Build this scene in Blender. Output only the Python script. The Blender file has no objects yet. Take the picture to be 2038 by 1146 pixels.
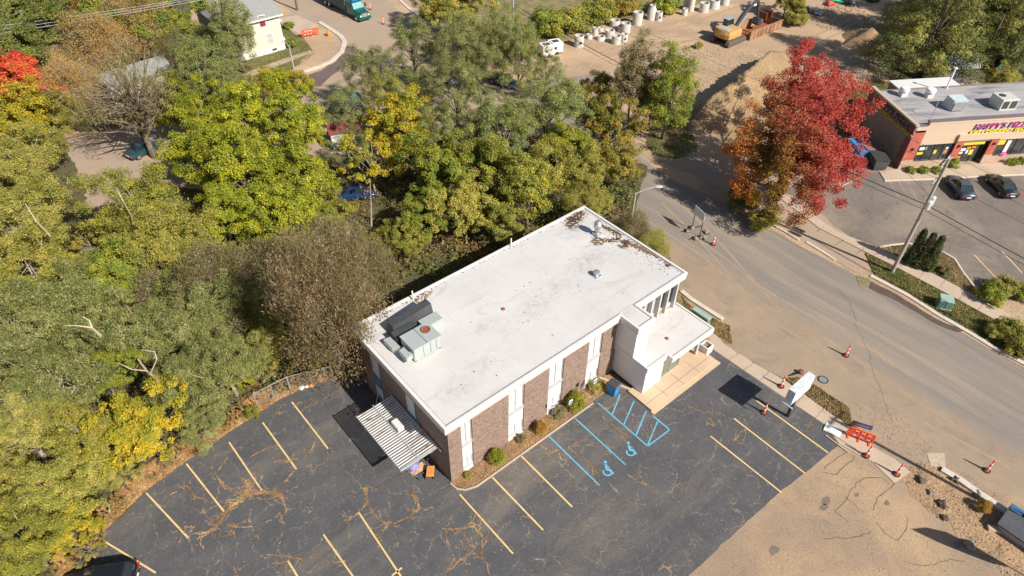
import bpy, bmesh, math, random
import numpy as np
from mathutils import Vector, Matrix, Euler
R_ = math.radians
sc = bpy.context.scene
# ---------------------------------------------------------------- camera
PITCH, ROLL, YAW = R_(42.3794558), R_(-0.69481174), R_(49.56105457)
FPX = 1368.28; CAM = np.array([-14.539, -23.588, 44.118]); CX, CY = 1019.0, 573.0
_f = np.array([math.cos(PITCH)*math.cos(YAW), math.cos(PITCH)*math.sin(YAW), -math.sin(PITCH)])
_r = np.array([math.sin(YAW), -math.cos(YAW), 0.0]); _d = np.cross(_f, _r)
AX = math.cos(ROLL)*_r + math.sin(ROLL)*_d
AY = -math.sin(ROLL)*_r + math.cos(ROLL)*_d
AZ = _f
cd = bpy.data.cameras.new('camera'); cam = bpy.data.objects.new('camera', cd)
sc.collection.objects.link(cam); sc.camera = cam
cd.sensor_width = 36.0; cd.lens = 36.0*FPX/2038.0; cd.clip_end = 3000; cd.clip_start = 0.5
m = Matrix.Identity(4)
for i in range(3):
    m[i][0] = AX[i]; m[i][1] = -AY[i]; m[i][2] = -AZ[i]; m[i][3] = CAM[i]
cam.matrix_world = m
# ---------------------------------------------------------------- world + sun
SUN_EL, SUN_AZ = 40.0, -81.0           # azimuth of the sun in world xy, degrees
w = bpy.data.worlds.new('World'); sc.world = w; w.use_nodes = True
nt = w.node_tree; bg = nt.nodes['Background']
sky = nt.nodes.new('ShaderNodeTexSky'); sky.sky_type = 'NISHITA'; sky.sun_disc = False
sky.sun_elevation = R_(SUN_EL); sky.sun_rotation = R_(90.0-SUN_AZ)
sky.air_density = 1.0; sky.dust_density = 1.0; sky.ozone_density = 1.0
nt.links.new(sky.outputs[0], bg.inputs[0]); bg.inputs[1].default_value = 0.068
sd = bpy.data.lights.new('sun', 'SUN'); so = bpy.data.objects.new('sun', sd); sc.collection.objects.link(so)
sd.energy = 5.0; sd.angle = R_(0.55); sd.color = (1.0, 0.95, 0.87)
tosun = Vector((math.cos(R_(SUN_EL))*math.cos(R_(SUN_AZ)), math.cos(R_(SUN_EL))*math.sin(R_(SUN_AZ)), math.sin(R_(SUN_EL))))
so.rotation_euler = tosun.to_track_quat('Z', 'Y').to_euler(); so.location = (0, -60, 60)
sc.view_settings.view_transform = 'Standard'; sc.view_settings.look = 'None'
sc.view_settings.exposure = 0.42; sc.view_settings.gamma = 1.0
# ---------------------------------------------------------------- survey helpers: photo point -> place in the world
def ray(px, py):
    return AZ*FPX + AX*(px-CX) + AY*(py-CY)
def G(px, py, z=0.0):
    d = ray(px, py); t = (z-CAM[2])/d[2]; p = CAM + t*d
    return Vector((p[0], p[1], z))
def PLN(px, py, p0, n):
    d = ray(px, py); n = np.array(n, float); t = np.dot(np.array(p0, float)-CAM, n)/np.dot(d, n)
    return Vector(CAM+t*d)
def depth(p): return float(np.dot(np.array(p)-CAM, AZ))
def mpp(p): return depth(p)/FPX
def top_height(base, py):
    """height above base whose image row is py"""
    lo, hi = 0.0, 40.0
    for _ in range(40):
        mid = (lo+hi)/2; d = np.array([base[0], base[1], base[2]+mid])-CAM
        y = CY+FPX*np.dot(d, AY)/np.dot(d, AZ)
        if y > py: lo = mid
        else: hi = mid
    return lo
# ---------------------------------------------------------------- materials
MATS = {}
def newmat(name):
    mt = bpy.data.materials.new(name); mt.use_nodes = True
    return mt, mt.node_tree.nodes, mt.node_tree.links, mt.node_tree.nodes['Principled BSDF']
def mixc(N, L, fac, a, b, blend='MIX'):
    n = N.new('ShaderNodeMix'); n.data_type = 'RGBA'; n.blend_type = blend
    for s, v in ((0, fac), (6, a), (7, b)):
        if hasattr(v, 'default_value') or hasattr(v, 'is_linked'): L.new(v, n.inputs[s])
        else: n.inputs[s].default_value = v if s == 0 else (*v, 1)
    return n.outputs[2]
def coords(N, L, kind='Object', scale=(1, 1, 1), rot=0.0):
    tc = N.new('ShaderNodeTexCoord'); mp = N.new('ShaderNodeMapping')
    L.new(tc.outputs[kind], mp.inputs[0]); mp.inputs['Scale'].default_value = scale
    mp.inputs['Rotation'].default_value = (0, 0, rot)
    return mp.outputs[0]
def noise(N, L, vec, scale, detail=4, rough=.6, dist=0.0):
    n = N.new('ShaderNodeTexNoise'); L.new(vec, n.inputs['Vector']); n.inputs['Scale'].default_value = scale
    n.inputs['Detail'].default_value = detail; n.inputs['Roughness'].default_value = rough
    n.inputs['Distortion'].default_value = dist
    return n.outputs['Fac']
def ramp(N, L, fac, lo, hi, inter='LINEAR'):
    r = N.new('ShaderNodeMapRange'); L.new(fac, r.inputs[0]); r.inputs[1].default_value = lo; r.inputs[2].default_value = hi
    return r.outputs[0]
def mulv(N, L, a, b):
    n = N.new('ShaderNodeMath'); n.operation = 'MULTIPLY'
    L.new(a, n.inputs[0])
    if isinstance(b, (int, float)): n.inputs[1].default_value = b
    else: L.new(b, n.inputs[1])
    return n.outputs[0]
def bump(N, L, bs, h, strength=.3, dist=.02):
    b = N.new('ShaderNodeBump'); b.inputs['Strength'].default_value = strength; b.inputs['Distance'].default_value = dist
    L.new(h, b.inputs['Height']); L.new(b.outputs[0], bs.inputs['Normal'])
def surf(name, c1, c2, scale=2.0, rough=.85, c3=None, s3=.25, t3=(.5, .7), fine=.25, fs=25, metal=0.0, bmp=.25, bd=.02, kind='Object', stretch=(1, 1, 1)):
    """two tone noise surface with fine grain and an optional patchy third colour"""
    if name in MATS: return MATS[name]
    mt, N, L, bs = newmat(name); v = coords(N, L, kind, stretch)
    n1 = ramp(N, L, noise(N, L, v, scale), .3, .7)
    c = mixc(N, L, n1, c1, c2)
    if c3 is not None:
        c = mixc(N, L, ramp(N, L, noise(N, L, v, s3, 5, .65, .4), *t3), c, c3)
    g = noise(N, L, v, fs, 3, .7)
    if fine > 0:
        gr = N.new('ShaderNodeMapRange'); L.new(g, gr.inputs[0]); gr.inputs[1].default_value = .25; gr.inputs[2].default_value = .75
        gr.inputs[3].default_value = 1-fine; gr.inputs[4].default_value = 1+fine
        cb = N.new('ShaderNodeCombineColor')
        for i in range(3): L.new(gr.outputs[0], cb.inputs[i])
        c = mixc(N, L, 1.0, c, cb.outputs[0], 'MULTIPLY')
    L.new(c, bs.inputs['Base Color']); bs.inputs['Roughness'].default_value = rough; bs.inputs['Metallic'].default_value = metal
    if bmp > 0: bump(N, L, bs, g, bmp, bd)
    MATS[name] = mt; return mt
def plain(name, c, rough=.5, metal=0.0, var=.12, sc_=3.0):
    return surf(name, tuple(x*(1-var) for x in c), tuple(min(1, x*(1+var)) for x in c), sc_, rough, fine=var*.5, fs=30, metal=metal, bmp=.05)
def leafmat(name, c1, c2, c3=None, amt=.25, patch=.6, trans=.3, hueshift=None):
    """leaf material: per leaf random between c1 and c2, patches of c3"""
    if name in MATS: return MATS[name]
    mt, N, L, bs = newmat(name)
    geo = N.new('ShaderNodeNewGeometry'); oi = N.new('ShaderNodeObjectInfo')
    c = mixc(N, L, geo.outputs['Random Per Island'], c1, c2)
    v = coords(N, L, 'Object')
    if c3 is not None:
        f = ramp(N, L, noise(N, L, v, patch, 2, .5), .62-amt, .72-amt*.6)
        c = mixc(N, L, f, c, c3)
    # grain between clumps and a small shift per tree
    g = N.new('ShaderNodeMapRange'); L.new(noise(N, L, v, 1.3, 2, .5), g.inputs[0])
    g.inputs[1].default_value = .3; g.inputs[2].default_value = .7; g.inputs[3].default_value = .76; g.inputs[4].default_value = 1.30
    h = N.new('ShaderNodeMapRange'); L.new(oi.outputs['Random'], h.inputs[0]); h.inputs[3].default_value = .88; h.inputs[4].default_value = 1.12
    k = mulv(N, L, g.outputs[0], h.outputs[0])
    cb = N.new('ShaderNodeCombineColor')
    for i in range(3): L.new(k, cb.inputs[i])
    c = mixc(N, L, 1.0, c, cb.outputs[0], 'MULTIPLY')
    N.remove(bs); out = N['Material Output']
    df = N.new('ShaderNodeBsdfDiffuse'); tr = N.new('ShaderNodeBsdfTranslucent'); mx = N.new('ShaderNodeMixShader')
    L.new(c, df.inputs[0]); L.new(c, tr.inputs[0]); mx.inputs[0].default_value = trans
    L.new(df.outputs[0], mx.inputs[1]); L.new(tr.outputs[0], mx.inputs[2])
    gl = N.new('ShaderNodeBsdfGlossy'); gl.inputs['Roughness'].default_value = .45; gl.inputs[0].default_value = (1, 1, 1, 1)
    m2 = N.new('ShaderNodeMixShader'); m2.inputs[0].default_value = .015
    L.new(mx.outputs[0], m2.inputs[1]); L.new(gl.outputs[0], m2.inputs[2]); L.new(m2.outputs[0], out.inputs[0])
    MATS[name] = mt; return mt
# ---------------------------------------------------------------- mesh helpers
class MB:
    def __init__(s): s.v = []; s.f = []
    def add(s, vs, fs):
        o = len(s.v); s.v += [tuple(v) for v in vs]; s.f += [tuple(i+o for i in f) for f in fs]; return s
    def box(s, x0, x1, y0, y1, z0, z1):
        return s.add([(x0, y0, z0), (x1, y0, z0), (x1, y1, z0), (x0, y1, z0), (x0, y0, z1), (x1, y0, z1), (x1, y1, z1), (x0, y1, z1)],
                     [(0, 3, 2, 1), (4, 5, 6, 7), (0, 1, 5, 4), (1, 2, 6, 5), (2, 3, 7, 6), (3, 0, 4, 7)])
    def bbox(s, x0, x1, y0, y1, z0, z1, b=.03):
        """box with chamfered upright edges and top edge"""
        p = lambda q, z: [(x0+q+b*.0+(b), y0+q, z), (x1-q-b, y0+q, z), (x1-q, y0+q+b, z), (x1-q, y1-q-b, z), (x1-q-b, y1-q, z), (x0+q+b, y1-q, z), (x0+q, y1-q-b, z), (x0+q, y0+q+b, z)]
        return s.loft([p(0, z0), p(0, z1-b), p(b, z1)])
    def loft(s, rings, cap=True):
        n = len(rings[0]); o = len(s.v)
        for r in rings: s.v += [tuple(v) for v in r]
        for k in range(len(rings)-1):
            for i in range(n):
                a = o+k*n+i; b_ = o+k*n+(i+1) % n
                s.f.append((a, b_, b_+n, a+n))
        if cap:
            s.f.append(tuple(o+i for i in reversed(range(n)))); s.f.append(tuple(o+(len(rings)-1)*n+i for i in range(n)))
        return s
    def prism(s, pts, z0, z1): return s.loft([[(p[0], p[1], z0) for p in pts], [(p[0], p[1], z1) for p in pts]])
    def sheet(s, pts, z):
        return s.add([(p[0], p[1], z) for p in pts], [tuple(range(len(pts)))])
    def tube(s, p0, p1, r0, r1=None, n=8, cap=True):
        r1 = r0 if r1 is None else r1
        p0 = Vector(p0); p1 = Vector(p1); d = (p1-p0)
        if d.length < 1e-6: return s
        d.normalize(); u = d.orthogonal().normalized(); v = d.cross(u)
        ring = lambda p, r: [p+(u*math.cos(2*math.pi*i/n)+v*math.sin(2*math.pi*i/n))*r for i in range(n)]
        return s.loft([ring(p0, r0), ring(p1, r1)], cap)
    def path(s, pts, rs, n=6):
        pts = [Vector(p) for p in pts]
        if isinstance(rs, (int, float)): rs = [rs]*len(pts)
        rings = []; u = None
        for i, p in enumerate(pts):
            d = (pts[min(i+1, len(pts)-1)]-pts[max(i-1, 0)]).normalized()
            u = d.orthogonal().normalized() if u is None else (u-d*u.dot(d)).normalized()
            v = d.cross(u); rings.append([p+(u*math.cos(2*math.pi*k/n)+v*math.sin(2*math.pi*k/n))*rs[i] for k in range(n)])
        return s.loft(rings)
    def lathe(s, c, prof, n=16):
        c = Vector(c); rings = [[c+Vector((r*math.cos(2*math.pi*i/n), r*math.sin(2*math.pi*i/n), z)) for i in range(n)] for r, z in prof]
        return s.loft(rings)
    def beam(s, p0, p1, wd, h, up=(0, 0, 1)):
        p0 = Vector(p0); p1 = Vector(p1); d = (p1-p0).normalized(); up = Vector(up)
        sd_ = d.cross(up).normalized(); u2 = sd_.cross(d)
        r = lambda p: [p+sd_*a*wd/2+u2*b*h/2 for a, b in ((-1, -1), (1, -1), (1, 1), (-1, 1))]
        return s.loft([r(p0), r(p1)])
    def ribbon(s, pts, wd, z, closed=False):
        pts = [Vector((p[0], p[1], 0)) for p in pts]; L_ = []; n = len(pts)
        for i, p in enumerate(pts):
            a = pts[i-1] if (i > 0 or closed) else p; b_ = pts[(i+1) % n] if (i < n-1 or closed) else p
            d = (b_-a).normalized(); nrm = Vector((-d.y, d.x, 0)); ww = wd[i] if isinstance(wd, (list, tuple)) else wd
            L_.append((p+nrm*ww/2, p-nrm*ww/2))
        o = len(s.v)
        for a, b_ in L_: s.v += [(a.x, a.y, z), (b_.x, b_.y, z)]
        for i in range(n if closed else n-1):
            j = (i+1) % n; s.f.append((o+2*i+1, o+2*j+1, o+2*j, o+2*i))
        return s
    def mesh(s, name):
        me = bpy.data.meshes.new(name); me.from_pydata(s.v, [], s.f); me.validate(); me.update()
        bm = bmesh.new(); bm.from_mesh(me); bmesh.ops.recalc_face_normals(bm, faces=bm.faces); bm.to_mesh(me); bm.free()
        return me
    def build(s, name, mat, parent=None, loc=None, smooth=False, rot=None):
        me = s.mesh(name); me.materials.append(mat)
        if smooth:
            me.polygons.foreach_set('use_smooth', [True]*len(me.polygons))
            try: me.set_sharp_from_angle(angle=R_(38))
            except Exception: pass
        o = bpy.data.objects.new(name, me); sc.collection.objects.link(o)
        if parent: o.parent = parent
        if loc is not None: o.location = loc
        if rot is not None: o.rotation_euler = rot
        return o
def upnormals(o):
    bm = bmesh.new(); bm.from_mesh(o.data)
    for f in bm.faces:
        if f.normal.z < 0: f.normal_flip()
    bm.to_mesh(o.data); bm.free()
def tag(o, label, cat, group=None, kind=None):
    if label: o['label'] = label
    if cat: o['category'] = cat
    if group: o['group'] = group
    if kind: o['kind'] = kind
    return o
def empty(name, loc, rz=0.0, label=None, cat=None, group=None, scale=None):
    o = bpy.data.objects.new(name, None); sc.collection.objects.link(o); o.location = loc; o.rotation_euler = (0, 0, rz)
    o.empty_display_size = .3
    if scale: o.scale = (scale,)*3 if isinstance(scale, (int, float)) else scale
    return tag(o, label, cat, group)
def struct(o): o['kind'] = 'structure'; return o
def stuff(o, label=None, cat=None):
    o['kind'] = 'stuff'; return tag(o, label, cat)
def copy_tree(o, parent=None):
    c = o.copy(); sc.collection.objects.link(c); c.parent = parent
    for ch in list(o.children): copy_tree(ch, c)
    return c
def rough_edge(pts, amp, step=.7, seed=0):
    rnd = random.Random(seed); out = []; n = len(pts)
    for i in range(n):
        a = Vector((pts[i][0], pts[i][1], 0)); b = Vector((pts[(i+1) % n][0], pts[(i+1) % n][1], 0)); d = b-a
        k = max(1, int(d.length/step)); nr = Vector((-d.y, d.x, 0)).normalized() if d.length > 0 else Vector((0, 0, 0))
        for j in range(k):
            o = 0 if j == 0 else rnd.uniform(-amp, amp)
            out.append(a+d*(j/k)+nr*o)
    return out
def ground(name, pxs, z, mat, amp=0.0, world=False, step=.7, thick=0.0, seed=1):
    pts = [Vector((p[0], p[1], 0)) for p in pxs] if world else [G(*p) for p in pxs]
    if amp > 0: pts = rough_edge(pts, amp, step, seed)
    mb = MB()
    if thick: mb.prism(pts, z-thick, z)
    else: mb.sheet(pts, z)
    o = mb.build(name, mat)
    if not thick: upnormals(o)
    return struct(o)
def inpoly(x, y, poly):
    ins = np.zeros(len(x), bool); n = len(poly); j = n-1
    for i in range(n):
        xi, yi = poly[i][0], poly[i][1]; xj, yj = poly[j][0], poly[j][1]
        c = ((yi > y) != (yj > y)) & (x < (xj-xi)*(y-yi)/((yj-yi) if yj != yi else 1e-9)+xi)
        ins ^= c; j = i
    return ins
def quads_mesh(name, P, U, V, W=None):
    """P centres, U and V half vectors: one 4-sided leaf each (rhombus)"""
    n = len(P); co = np.empty((n, 4, 3)); co[:, 0] = P-U; co[:, 1] = P+V*.9-U*.15; co[:, 2] = P+U; co[:, 3] = P-V*.9-U*.15
    me = bpy.data.meshes.new(name); me.vertices.add(n*4); me.vertices.foreach_set('co', co.reshape(-1).astype(np.float32))
    me.loops.add(n*4); me.loops.foreach_set('vertex_index', np.arange(n*4, dtype=np.int32))
    me.polygons.add(n); me.polygons.foreach_set('loop_start', np.arange(0, n*4, 4, dtype=np.int32))
    try: me.polygons.foreach_set('loop_total', np.full(n, 4, dtype=np.int32))
    except Exception: pass
    me.update(); me.validate(); return me
def rand_unit(rng, n):
    v = rng.normal(size=(n, 3)); return v/np.linalg.norm(v, axis=1)[:, None]
def leaf_arrays(rng, P, N_, size, aspect, jitter=.5):
    n = len(P); N_ = N_+rand_unit(rng, n)*jitter; N_ /= np.linalg.norm(N_, axis=1)[:, None]
    T = np.cross(N_, rand_unit(rng, n)); T /= np.linalg.norm(T, axis=1)[:, None]+1e-9; B = np.cross(N_, T)
    s = size*rng.uniform(.6, 1.35, n)[:, None]
    return T*s*.5, B*s*.5*aspect
def scatter(name, poly, n, mat, size=.12, aspect=.6, zr=(.02, .06), jitter=.4, seed=3, nclump=0, cr=.5, up=1.0):
    """stuff: leaves or blades scattered over a ground polygon"""
    rng = np.random.default_rng(seed); xs = [p[0] for p in poly]; ys = [p[1] for p in poly]
    if nclump:
        c = np.stack([rng.uniform(min(xs), max(xs), nclump), rng.uniform(min(ys), max(ys), nclump)], 1)
        k = rng.integers(0, nclump, n*3); x = c[k, 0]+rng.normal(0, cr, n*3); y = c[k, 1]+rng.normal(0, cr, n*3)
    else:
        x = rng.uniform(min(xs), max(xs), n*5); y = rng.uniform(min(ys), max(ys), n*5)
    ok = inpoly(x, y, poly); x = x[ok][:n]; y = y[ok][:n]; n = len(x)
    z = zr[0]+(zr[1]-zr[0])*rng.random(n)**1.5
    P = np.stack([x, y, z], 1); N_ = np.tile(np.array([0, 0, up]), (n, 1))
    U, V = leaf_arrays(rng, P, N_, size, aspect, jitter)
    me = quads_mesh(name, P, U, V); me.materials.append(mat)
    o = bpy.data.objects.new(name, me); sc.collection.objects.link(o); o['kind'] = 'stuff'; return o
#@@PART2
# ================================================================ GROUND MATERIALS
def asphalt(name, c1, c2, crack_c, leaf_c, cell=.42, dust=None, dustamt=(.52, .75), crack_w=.012, leafy=.6, streak=None):
    mt, N, L, bs = newmat(name); v = coords(N, L)
    c = mixc(N, L, ramp(N, L, noise(N, L, v, .35, 6, .7), .3, .7), c1, c2)
    if dust is not None:
        vs = coords(N, L, 'Object', streak if streak else (1, 1, 1))
        c = mixc(N, L, ramp(N, L, noise(N, L, vs, .11, 8, .68, .6), *dustamt), c, dust)
    # aggregate speckle
    sp = noise(N, L, v, 9, 4, .8); g = N.new('ShaderNodeMapRange'); L.new(sp, g.inputs[0])
    g.inputs[1].default_value = .3; g.inputs[2].default_value = .7; g.inputs[3].default_value = .72; g.inputs[4].default_value = 1.35
    cb = N.new('ShaderNodeCombineColor')
    for i in range(3): L.new(g.outputs[0], cb.inputs[i])
    c = mixc(N, L, 1.0, c, cb.outputs[0], 'MULTIPLY')
    # warped voronoi cracks
    for sc_, wd, seed in ((cell, crack_w, 0.0), (cell*2.3, crack_w*.8, 7.0)):
        nz = N.new('ShaderNodeTexNoise'); L.new(v, nz.inputs['Vector']); nz.inputs['Scale'].default_value = .55; nz.inputs['Detail'].default_value = 7
        nz.inputs['Roughness'].default_value = .62
        sub = N.new('ShaderNodeVectorMath'); sub.operation = 'SUBTRACT'; L.new(nz.outputs['Color'], sub.inputs[0]); sub.inputs[1].default_value = (.5, .5, .5)
        scl = N.new('ShaderNodeVectorMath'); scl.operation = 'SCALE'; L.new(sub.outputs[0], scl.inputs[0]); scl.inputs['Scale'].default_value = 2.6
        add = N.new('ShaderNodeVectorMath'); L.new(v, add.inputs[0]); L.new(scl.outputs[0], add.inputs[1])
        ad2 = N.new('ShaderNodeVectorMath'); L.new(add.outputs[0], ad2.inputs[0]); ad2.inputs[1].default_value = (seed, seed*.6, 0)
        vo = N.new('ShaderNodeTexVoronoi'); vo.voronoi_dimensions = '2D'; vo.feature = 'DISTANCE_TO_EDGE'; L.new(ad2.outputs[0], vo.inputs['Vector']); vo.inputs['Scale'].default_value = sc_
        e = vo.outputs['Distance']
        ln = N.new('ShaderNodeMapRange'); L.new(e, ln.inputs[0]); ln.inputs[1].default_value = wd*.3; ln.inputs[2].default_value = wd
        ln.inputs[3].default_value = 1; ln.inputs[4].default_value = 0
        gap = ramp(N, L, noise(N, L, ad2.outputs[0], .8, 3), .43, .60)
        c = mixc(N, L, mulv(N, L, mulv(N, L, ln.outputs[0], gap), .62), c, crack_c)
        if leafy and seed == 0:
            big = N.new('ShaderNodeMapRange'); L.new(e, big.inputs[0]); big.inputs[1].default_value = wd; big.inputs[2].default_value = wd*3.0
            big.inputs[3].default_value = 1; big.inputs[4].default_value = 0
            pt = ramp(N, L, noise(N, L, ad2.outputs[0], .45, 5, .7), .58, .66)
            c = mixc(N, L, mulv(N, L, mulv(N, L, big.outputs[0], pt), leafy), c, leaf_c)
    L.new(c, bs.inputs['Base Color']); bs.inputs['Roughness'].default_value = .92
    bump(N, L, bs, sp, .3, .02); MATS[name] = mt; return mt
M_lot = asphalt('lot asphalt', (.062, .062, .068), (.098, .095, .095), (.37, .29, .20), (.54, .35, .17), dust=(.20, .165, .125), dustamt=(.50, .78), crack_w=.015, cell=.55, leafy=.45, streak=(.45, 1.9, 1))
M_pizlot = asphalt('store lot asphalt', (.14, .118, .10), (.19, .158, .13), (.055, .05, .045), (.3, .2, .1), cell=.3, dust=(.28, .22, .165), dustamt=(.46, .72), leafy=0, crack_w=.02)
M_oldlot = asphalt('old tan lot', (.33, .232, .152), (.255, .186, .128), (.15, .115, .085), (.4, .25, .12), cell=.22, dust=(.41, .28, .165), dustamt=(.47, .66), leafy=0, crack_w=.006)
M_road = asphalt('dusty road', (.235, .198, .165), (.185, .162, .140), (.11, .095, .085), (.3, .2, .1), cell=.07, dust=(.345, .26, .185), dustamt=(.5, .64), leafy=0, crack_w=.003, streak=(3.2, .35, 1))
def roadmix():
    mt, N, L, bs = newmat('road and apron'); v = coords(N, L); st = coords(N, L, 'Object', (2.6, .22, 1)); sx = N.new('ShaderNodeSeparateXYZ'); L.new(v, sx.inputs[0])
    tan = mixc(N, L, ramp(N, L, noise(N, L, v, .16, 6, .65), .3, .7), (.36, .262, .178), (.28, .207, .145)); tan = mixc(N, L, ramp(N, L, noise(N, L, v, .35, 7, .7, .5), .50, .72), tan, (.235, .182, .135))
    gry = mixc(N, L, ramp(N, L, noise(N, L, st, .35, 5, .6), .3, .7), (.205, .175, .148), (.255, .215, .175)); gry = mixc(N, L, ramp(N, L, noise(N, L, st, .22, 7, .7, .3), .50, .68), gry, (.325, .25, .182))
    a = N.new('ShaderNodeMath'); a.operation = 'MULTIPLY_ADD'; L.new(noise(N, L, coords(N, L, 'Object', (1, .35, 1)), .3, 6, .65), a.inputs[0]); a.inputs[1].default_value = 5.0; L.new(sx.outputs[0], a.inputs[2])
    c = mixc(N, L, ramp(N, L, a.outputs[0], 36.2, 37.8), tan, gry)
    sp = noise(N, L, v, 7, 5, .8); g = N.new('ShaderNodeMapRange'); L.new(sp, g.inputs[0]); g.inputs[1].default_value = .3; g.inputs[2].default_value = .7; g.inputs[3].default_value = .84; g.inputs[4].default_value = 1.16
    cb = N.new('ShaderNodeCombineColor')
    for i in range(3): L.new(g.outputs[0], cb.inputs[i])
    c = mixc(N, L, 1.0, c, cb.outputs[0], 'MULTIPLY'); L.new(c, bs.inputs['Base Color']); bs.inputs['Roughness'].default_value = .93; bump(N, L, bs, sp, .3, .03); return mt
M_roadmix = roadmix()
M_dirt = surf('yard dirt', (.43, .30, .19), (.32, .225, .145), .12, .95, c3=(.49, .34, .21), s3=.16, t3=(.42, .68), fine=.3, fs=4, bmp=.5, bd=.08)
M_tan = surf('dust apron', (.40, .29, .205), (.34, .255, .185), .15, .95, c3=(.34, .265, .20), s3=.12, t3=(.5, .68), fine=.2, fs=9, bmp=.3, bd=.04)
M_conc = surf('sidewalk concrete', (.50, .385, .28), (.43, .335, .25), .5, .9, c3=(.30, .24, .19), s3=.5, t3=(.58, .8), fine=.14, fs=16)
M_patio = surf('patio concrete', (.58, .42, .275), (.52, .375, .245), .5, .88, c3=(.36, .25, .16), s3=.45, t3=(.6, .85), fine=.1, fs=16)
M_kerb = surf('pale kerb', (.62, .54, .45), (.52, .44, .36), 1.2, .85, c3=(.35, .28, .22), s3=.6, t3=(.6, .8), fine=.12, fs=20)
M_grass = surf('lawn', (.105, .125, .030), (.15, .145, .05), .7, .95, c3=(.26, .19, .09), s3=.35, t3=(.5, .68), fine=.45, fs=7, bmp=.8, bd=.08)
M_drygrass = surf('dry verge', (.20, .17, .065), (.15, .145, .05), .9, .95, c3=(.34, .22, .12), s3=.5, t3=(.46, .66), fine=.45, fs=7, bmp=.8, bd=.08)
M_forest = surf('forest floor', (.12, .095, .045), (.08, .08, .03), .5, 1.0, c3=(.24, .16, .08), s3=.2, t3=(.56, .74), fine=.5, fs=5, bmp=.9, bd=.15)
M_bed = surf('mulch bed', (.33, .21, .12), (.24, .16, .09), .9, 1.0, c3=(.17, .13, .06), s3=.8, t3=(.5, .66), fine=.5, fs=8, bmp=.8, bd=.05)
M_mud = surf('wet mud', (.085, .055, .040), (.12, .08, .058), 1.4, .8, fine=.35, fs=8, bmp=.6, bd=.05)
M_wet = surf('wet road', (.17, .115, .10), (.14, .10, .088), .5, .45, c3=(.25, .18, .14), s3=.3, t3=(.55, .7), fine=.3, fs=6)
M_litter = leafmat('fallen leaf', (.56, .34, .15), (.70, .46, .22), (.44, .25, .11), .25)
M_yline = surf('yellow paint', (.72, .50, .22), (.66, .46, .20), 1.5, .8, c3=(.36, .27, .16), s3=2.2, t3=(.62, .74), fine=.15, fs=20, bmp=0)
M_bline = surf('blue paint', (.10, .36, .52), (.13, .42, .58), 1.5, .8, c3=(.16, .20, .22), s3=2.2, t3=(.6, .74), fine=.15, fs=20, bmp=0)
M_wline = surf('worn white paint', (.40, .37, .33), (.28, .25, .22), 1.5, .85, c3=(.18, .16, .14), s3=2.5, t3=(.45, .6), fine=.15, fs=20, bmp=0)
M_tar = surf('tar seal', (.10, .085, .07), (.16, .13, .10), 2, .8, fine=.2, bmp=0)
# ================================================================ GROUND
ground('ground', [(-400, -300), (600, -300), (600, 700), (-400, 700)], 0.0, M_dirt, world=True)
# dusty side street across the top and dusty apron round the office
ground('side_street', [(0, 320), (120, 280), (300, 262), (420, 236), (560, 168), (660, 132), (688, 96), (660, 62), (590, 30), (548, 0), (520, -40), (720, -60), (780, 10), (850, 70), (930, 150), (1060, 170), (1180, 215), (1300, 330), (1200, 420), (700, 330), (500, 330), (300, 340), (120, 470), (-80, 520)], .004, M_tan, .25)
ground('road', [(23.8, -60), (44.3, -60), (44.1, -10), (43.8, 0), (44.0, 8), (43.0, 17), (44.5, 24), (52, 34), (58, 40), (48, 44), (36, 30), (28, 22), (23.8, 14)], .006, M_roadmix, .12, world=True)
ground('tan_lot', [(1668, 886), (1626, 922), (1545, 985), (1365, 1150), (1330, 1210), (2200, 1300), (2300, 1060), (1860, 945), (1780, 962)], .008, M_oldlot, .06)
lotpts = [(40, 1230), (120, 1150), (160, 1100), (196, 1066), (240, 1020), (292, 972), (335, 940), (380, 908), (430, 872), (470, 848), (520, 815), (560, 790), (590, 772), (622, 762), (660, 755), (700, 748), (900, 700), (1250, 560), (1392, 676), (1440, 711), (1480, 738), (1560, 792), (1644, 848), (1670, 886), (1626, 921), (1545, 985), (1365, 1150), (1250, 1260)]
ground('parking_lot', lotpts, .014, M_lot, .05)
# forest floor
forestpx = [(-300, 1300), (60, 1210), (196, 1066), (292, 972), (380, 908), (470, 848), (560, 790), (622, 762), (700, 748), (850, 660), (1158, 470), (1290, 560), (1345, 560), (1310, 480), (1262, 420), (1288, 330), (1200, 290), (1040, 270), (900, 265), (760, 250), (700, 330), (520, 330), (440, 330), (400, 380), (300, 360), (230, 430), (180, 420), (150, 330), (120, 260), (0, 280), (-300, 400), (-700, 700)]
ground('forest_floor', forestpx, .018, M_forest, .3)
forestP = [G(*p) for p in forestpx]
# left of the street: yards and woods in the upper left
ground('wooded_yard', [(-600, 420), (0, 285), (120, 262), (200, 262), (330, 235), (420, 215), (470, 190), (400, 120), (380, 20), (380, -120), (-400, -200)], .018, M_forest, .3)
ground('house_lawn', [(385, 215), (470, 178), (585, 138), (627, 108), (600, 70), (565, 50), (540, 20), (380, 60), (340, 200)], .022, M_grass, .15)
ground('front_lawn_strip', [(440, 222), (520, 190), (575, 160), (628, 130), (634, 108), (600, 116), (470, 165), (400, 200)], .024, M_grass, .15)
ground('corner_dirt', [(570, 152), (640, 128), (675, 95), (668, 70), (640, 52), (620, 60), (622, 100), (600, 120)], .027, M_dirt, .15)
ground('driveway', [(548, 38), (590, 30), (636, 50), (610, 66), (590, 70)], .026, M_conc, .05)
ground('sidewalk', [(460, 158), (480, 150), (520, 133), (600, 106), (618, 100), (622, 105), (600, 113), (530, 140), (485, 158), (465, 166)], .06, M_conc, thick=.06)
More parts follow.
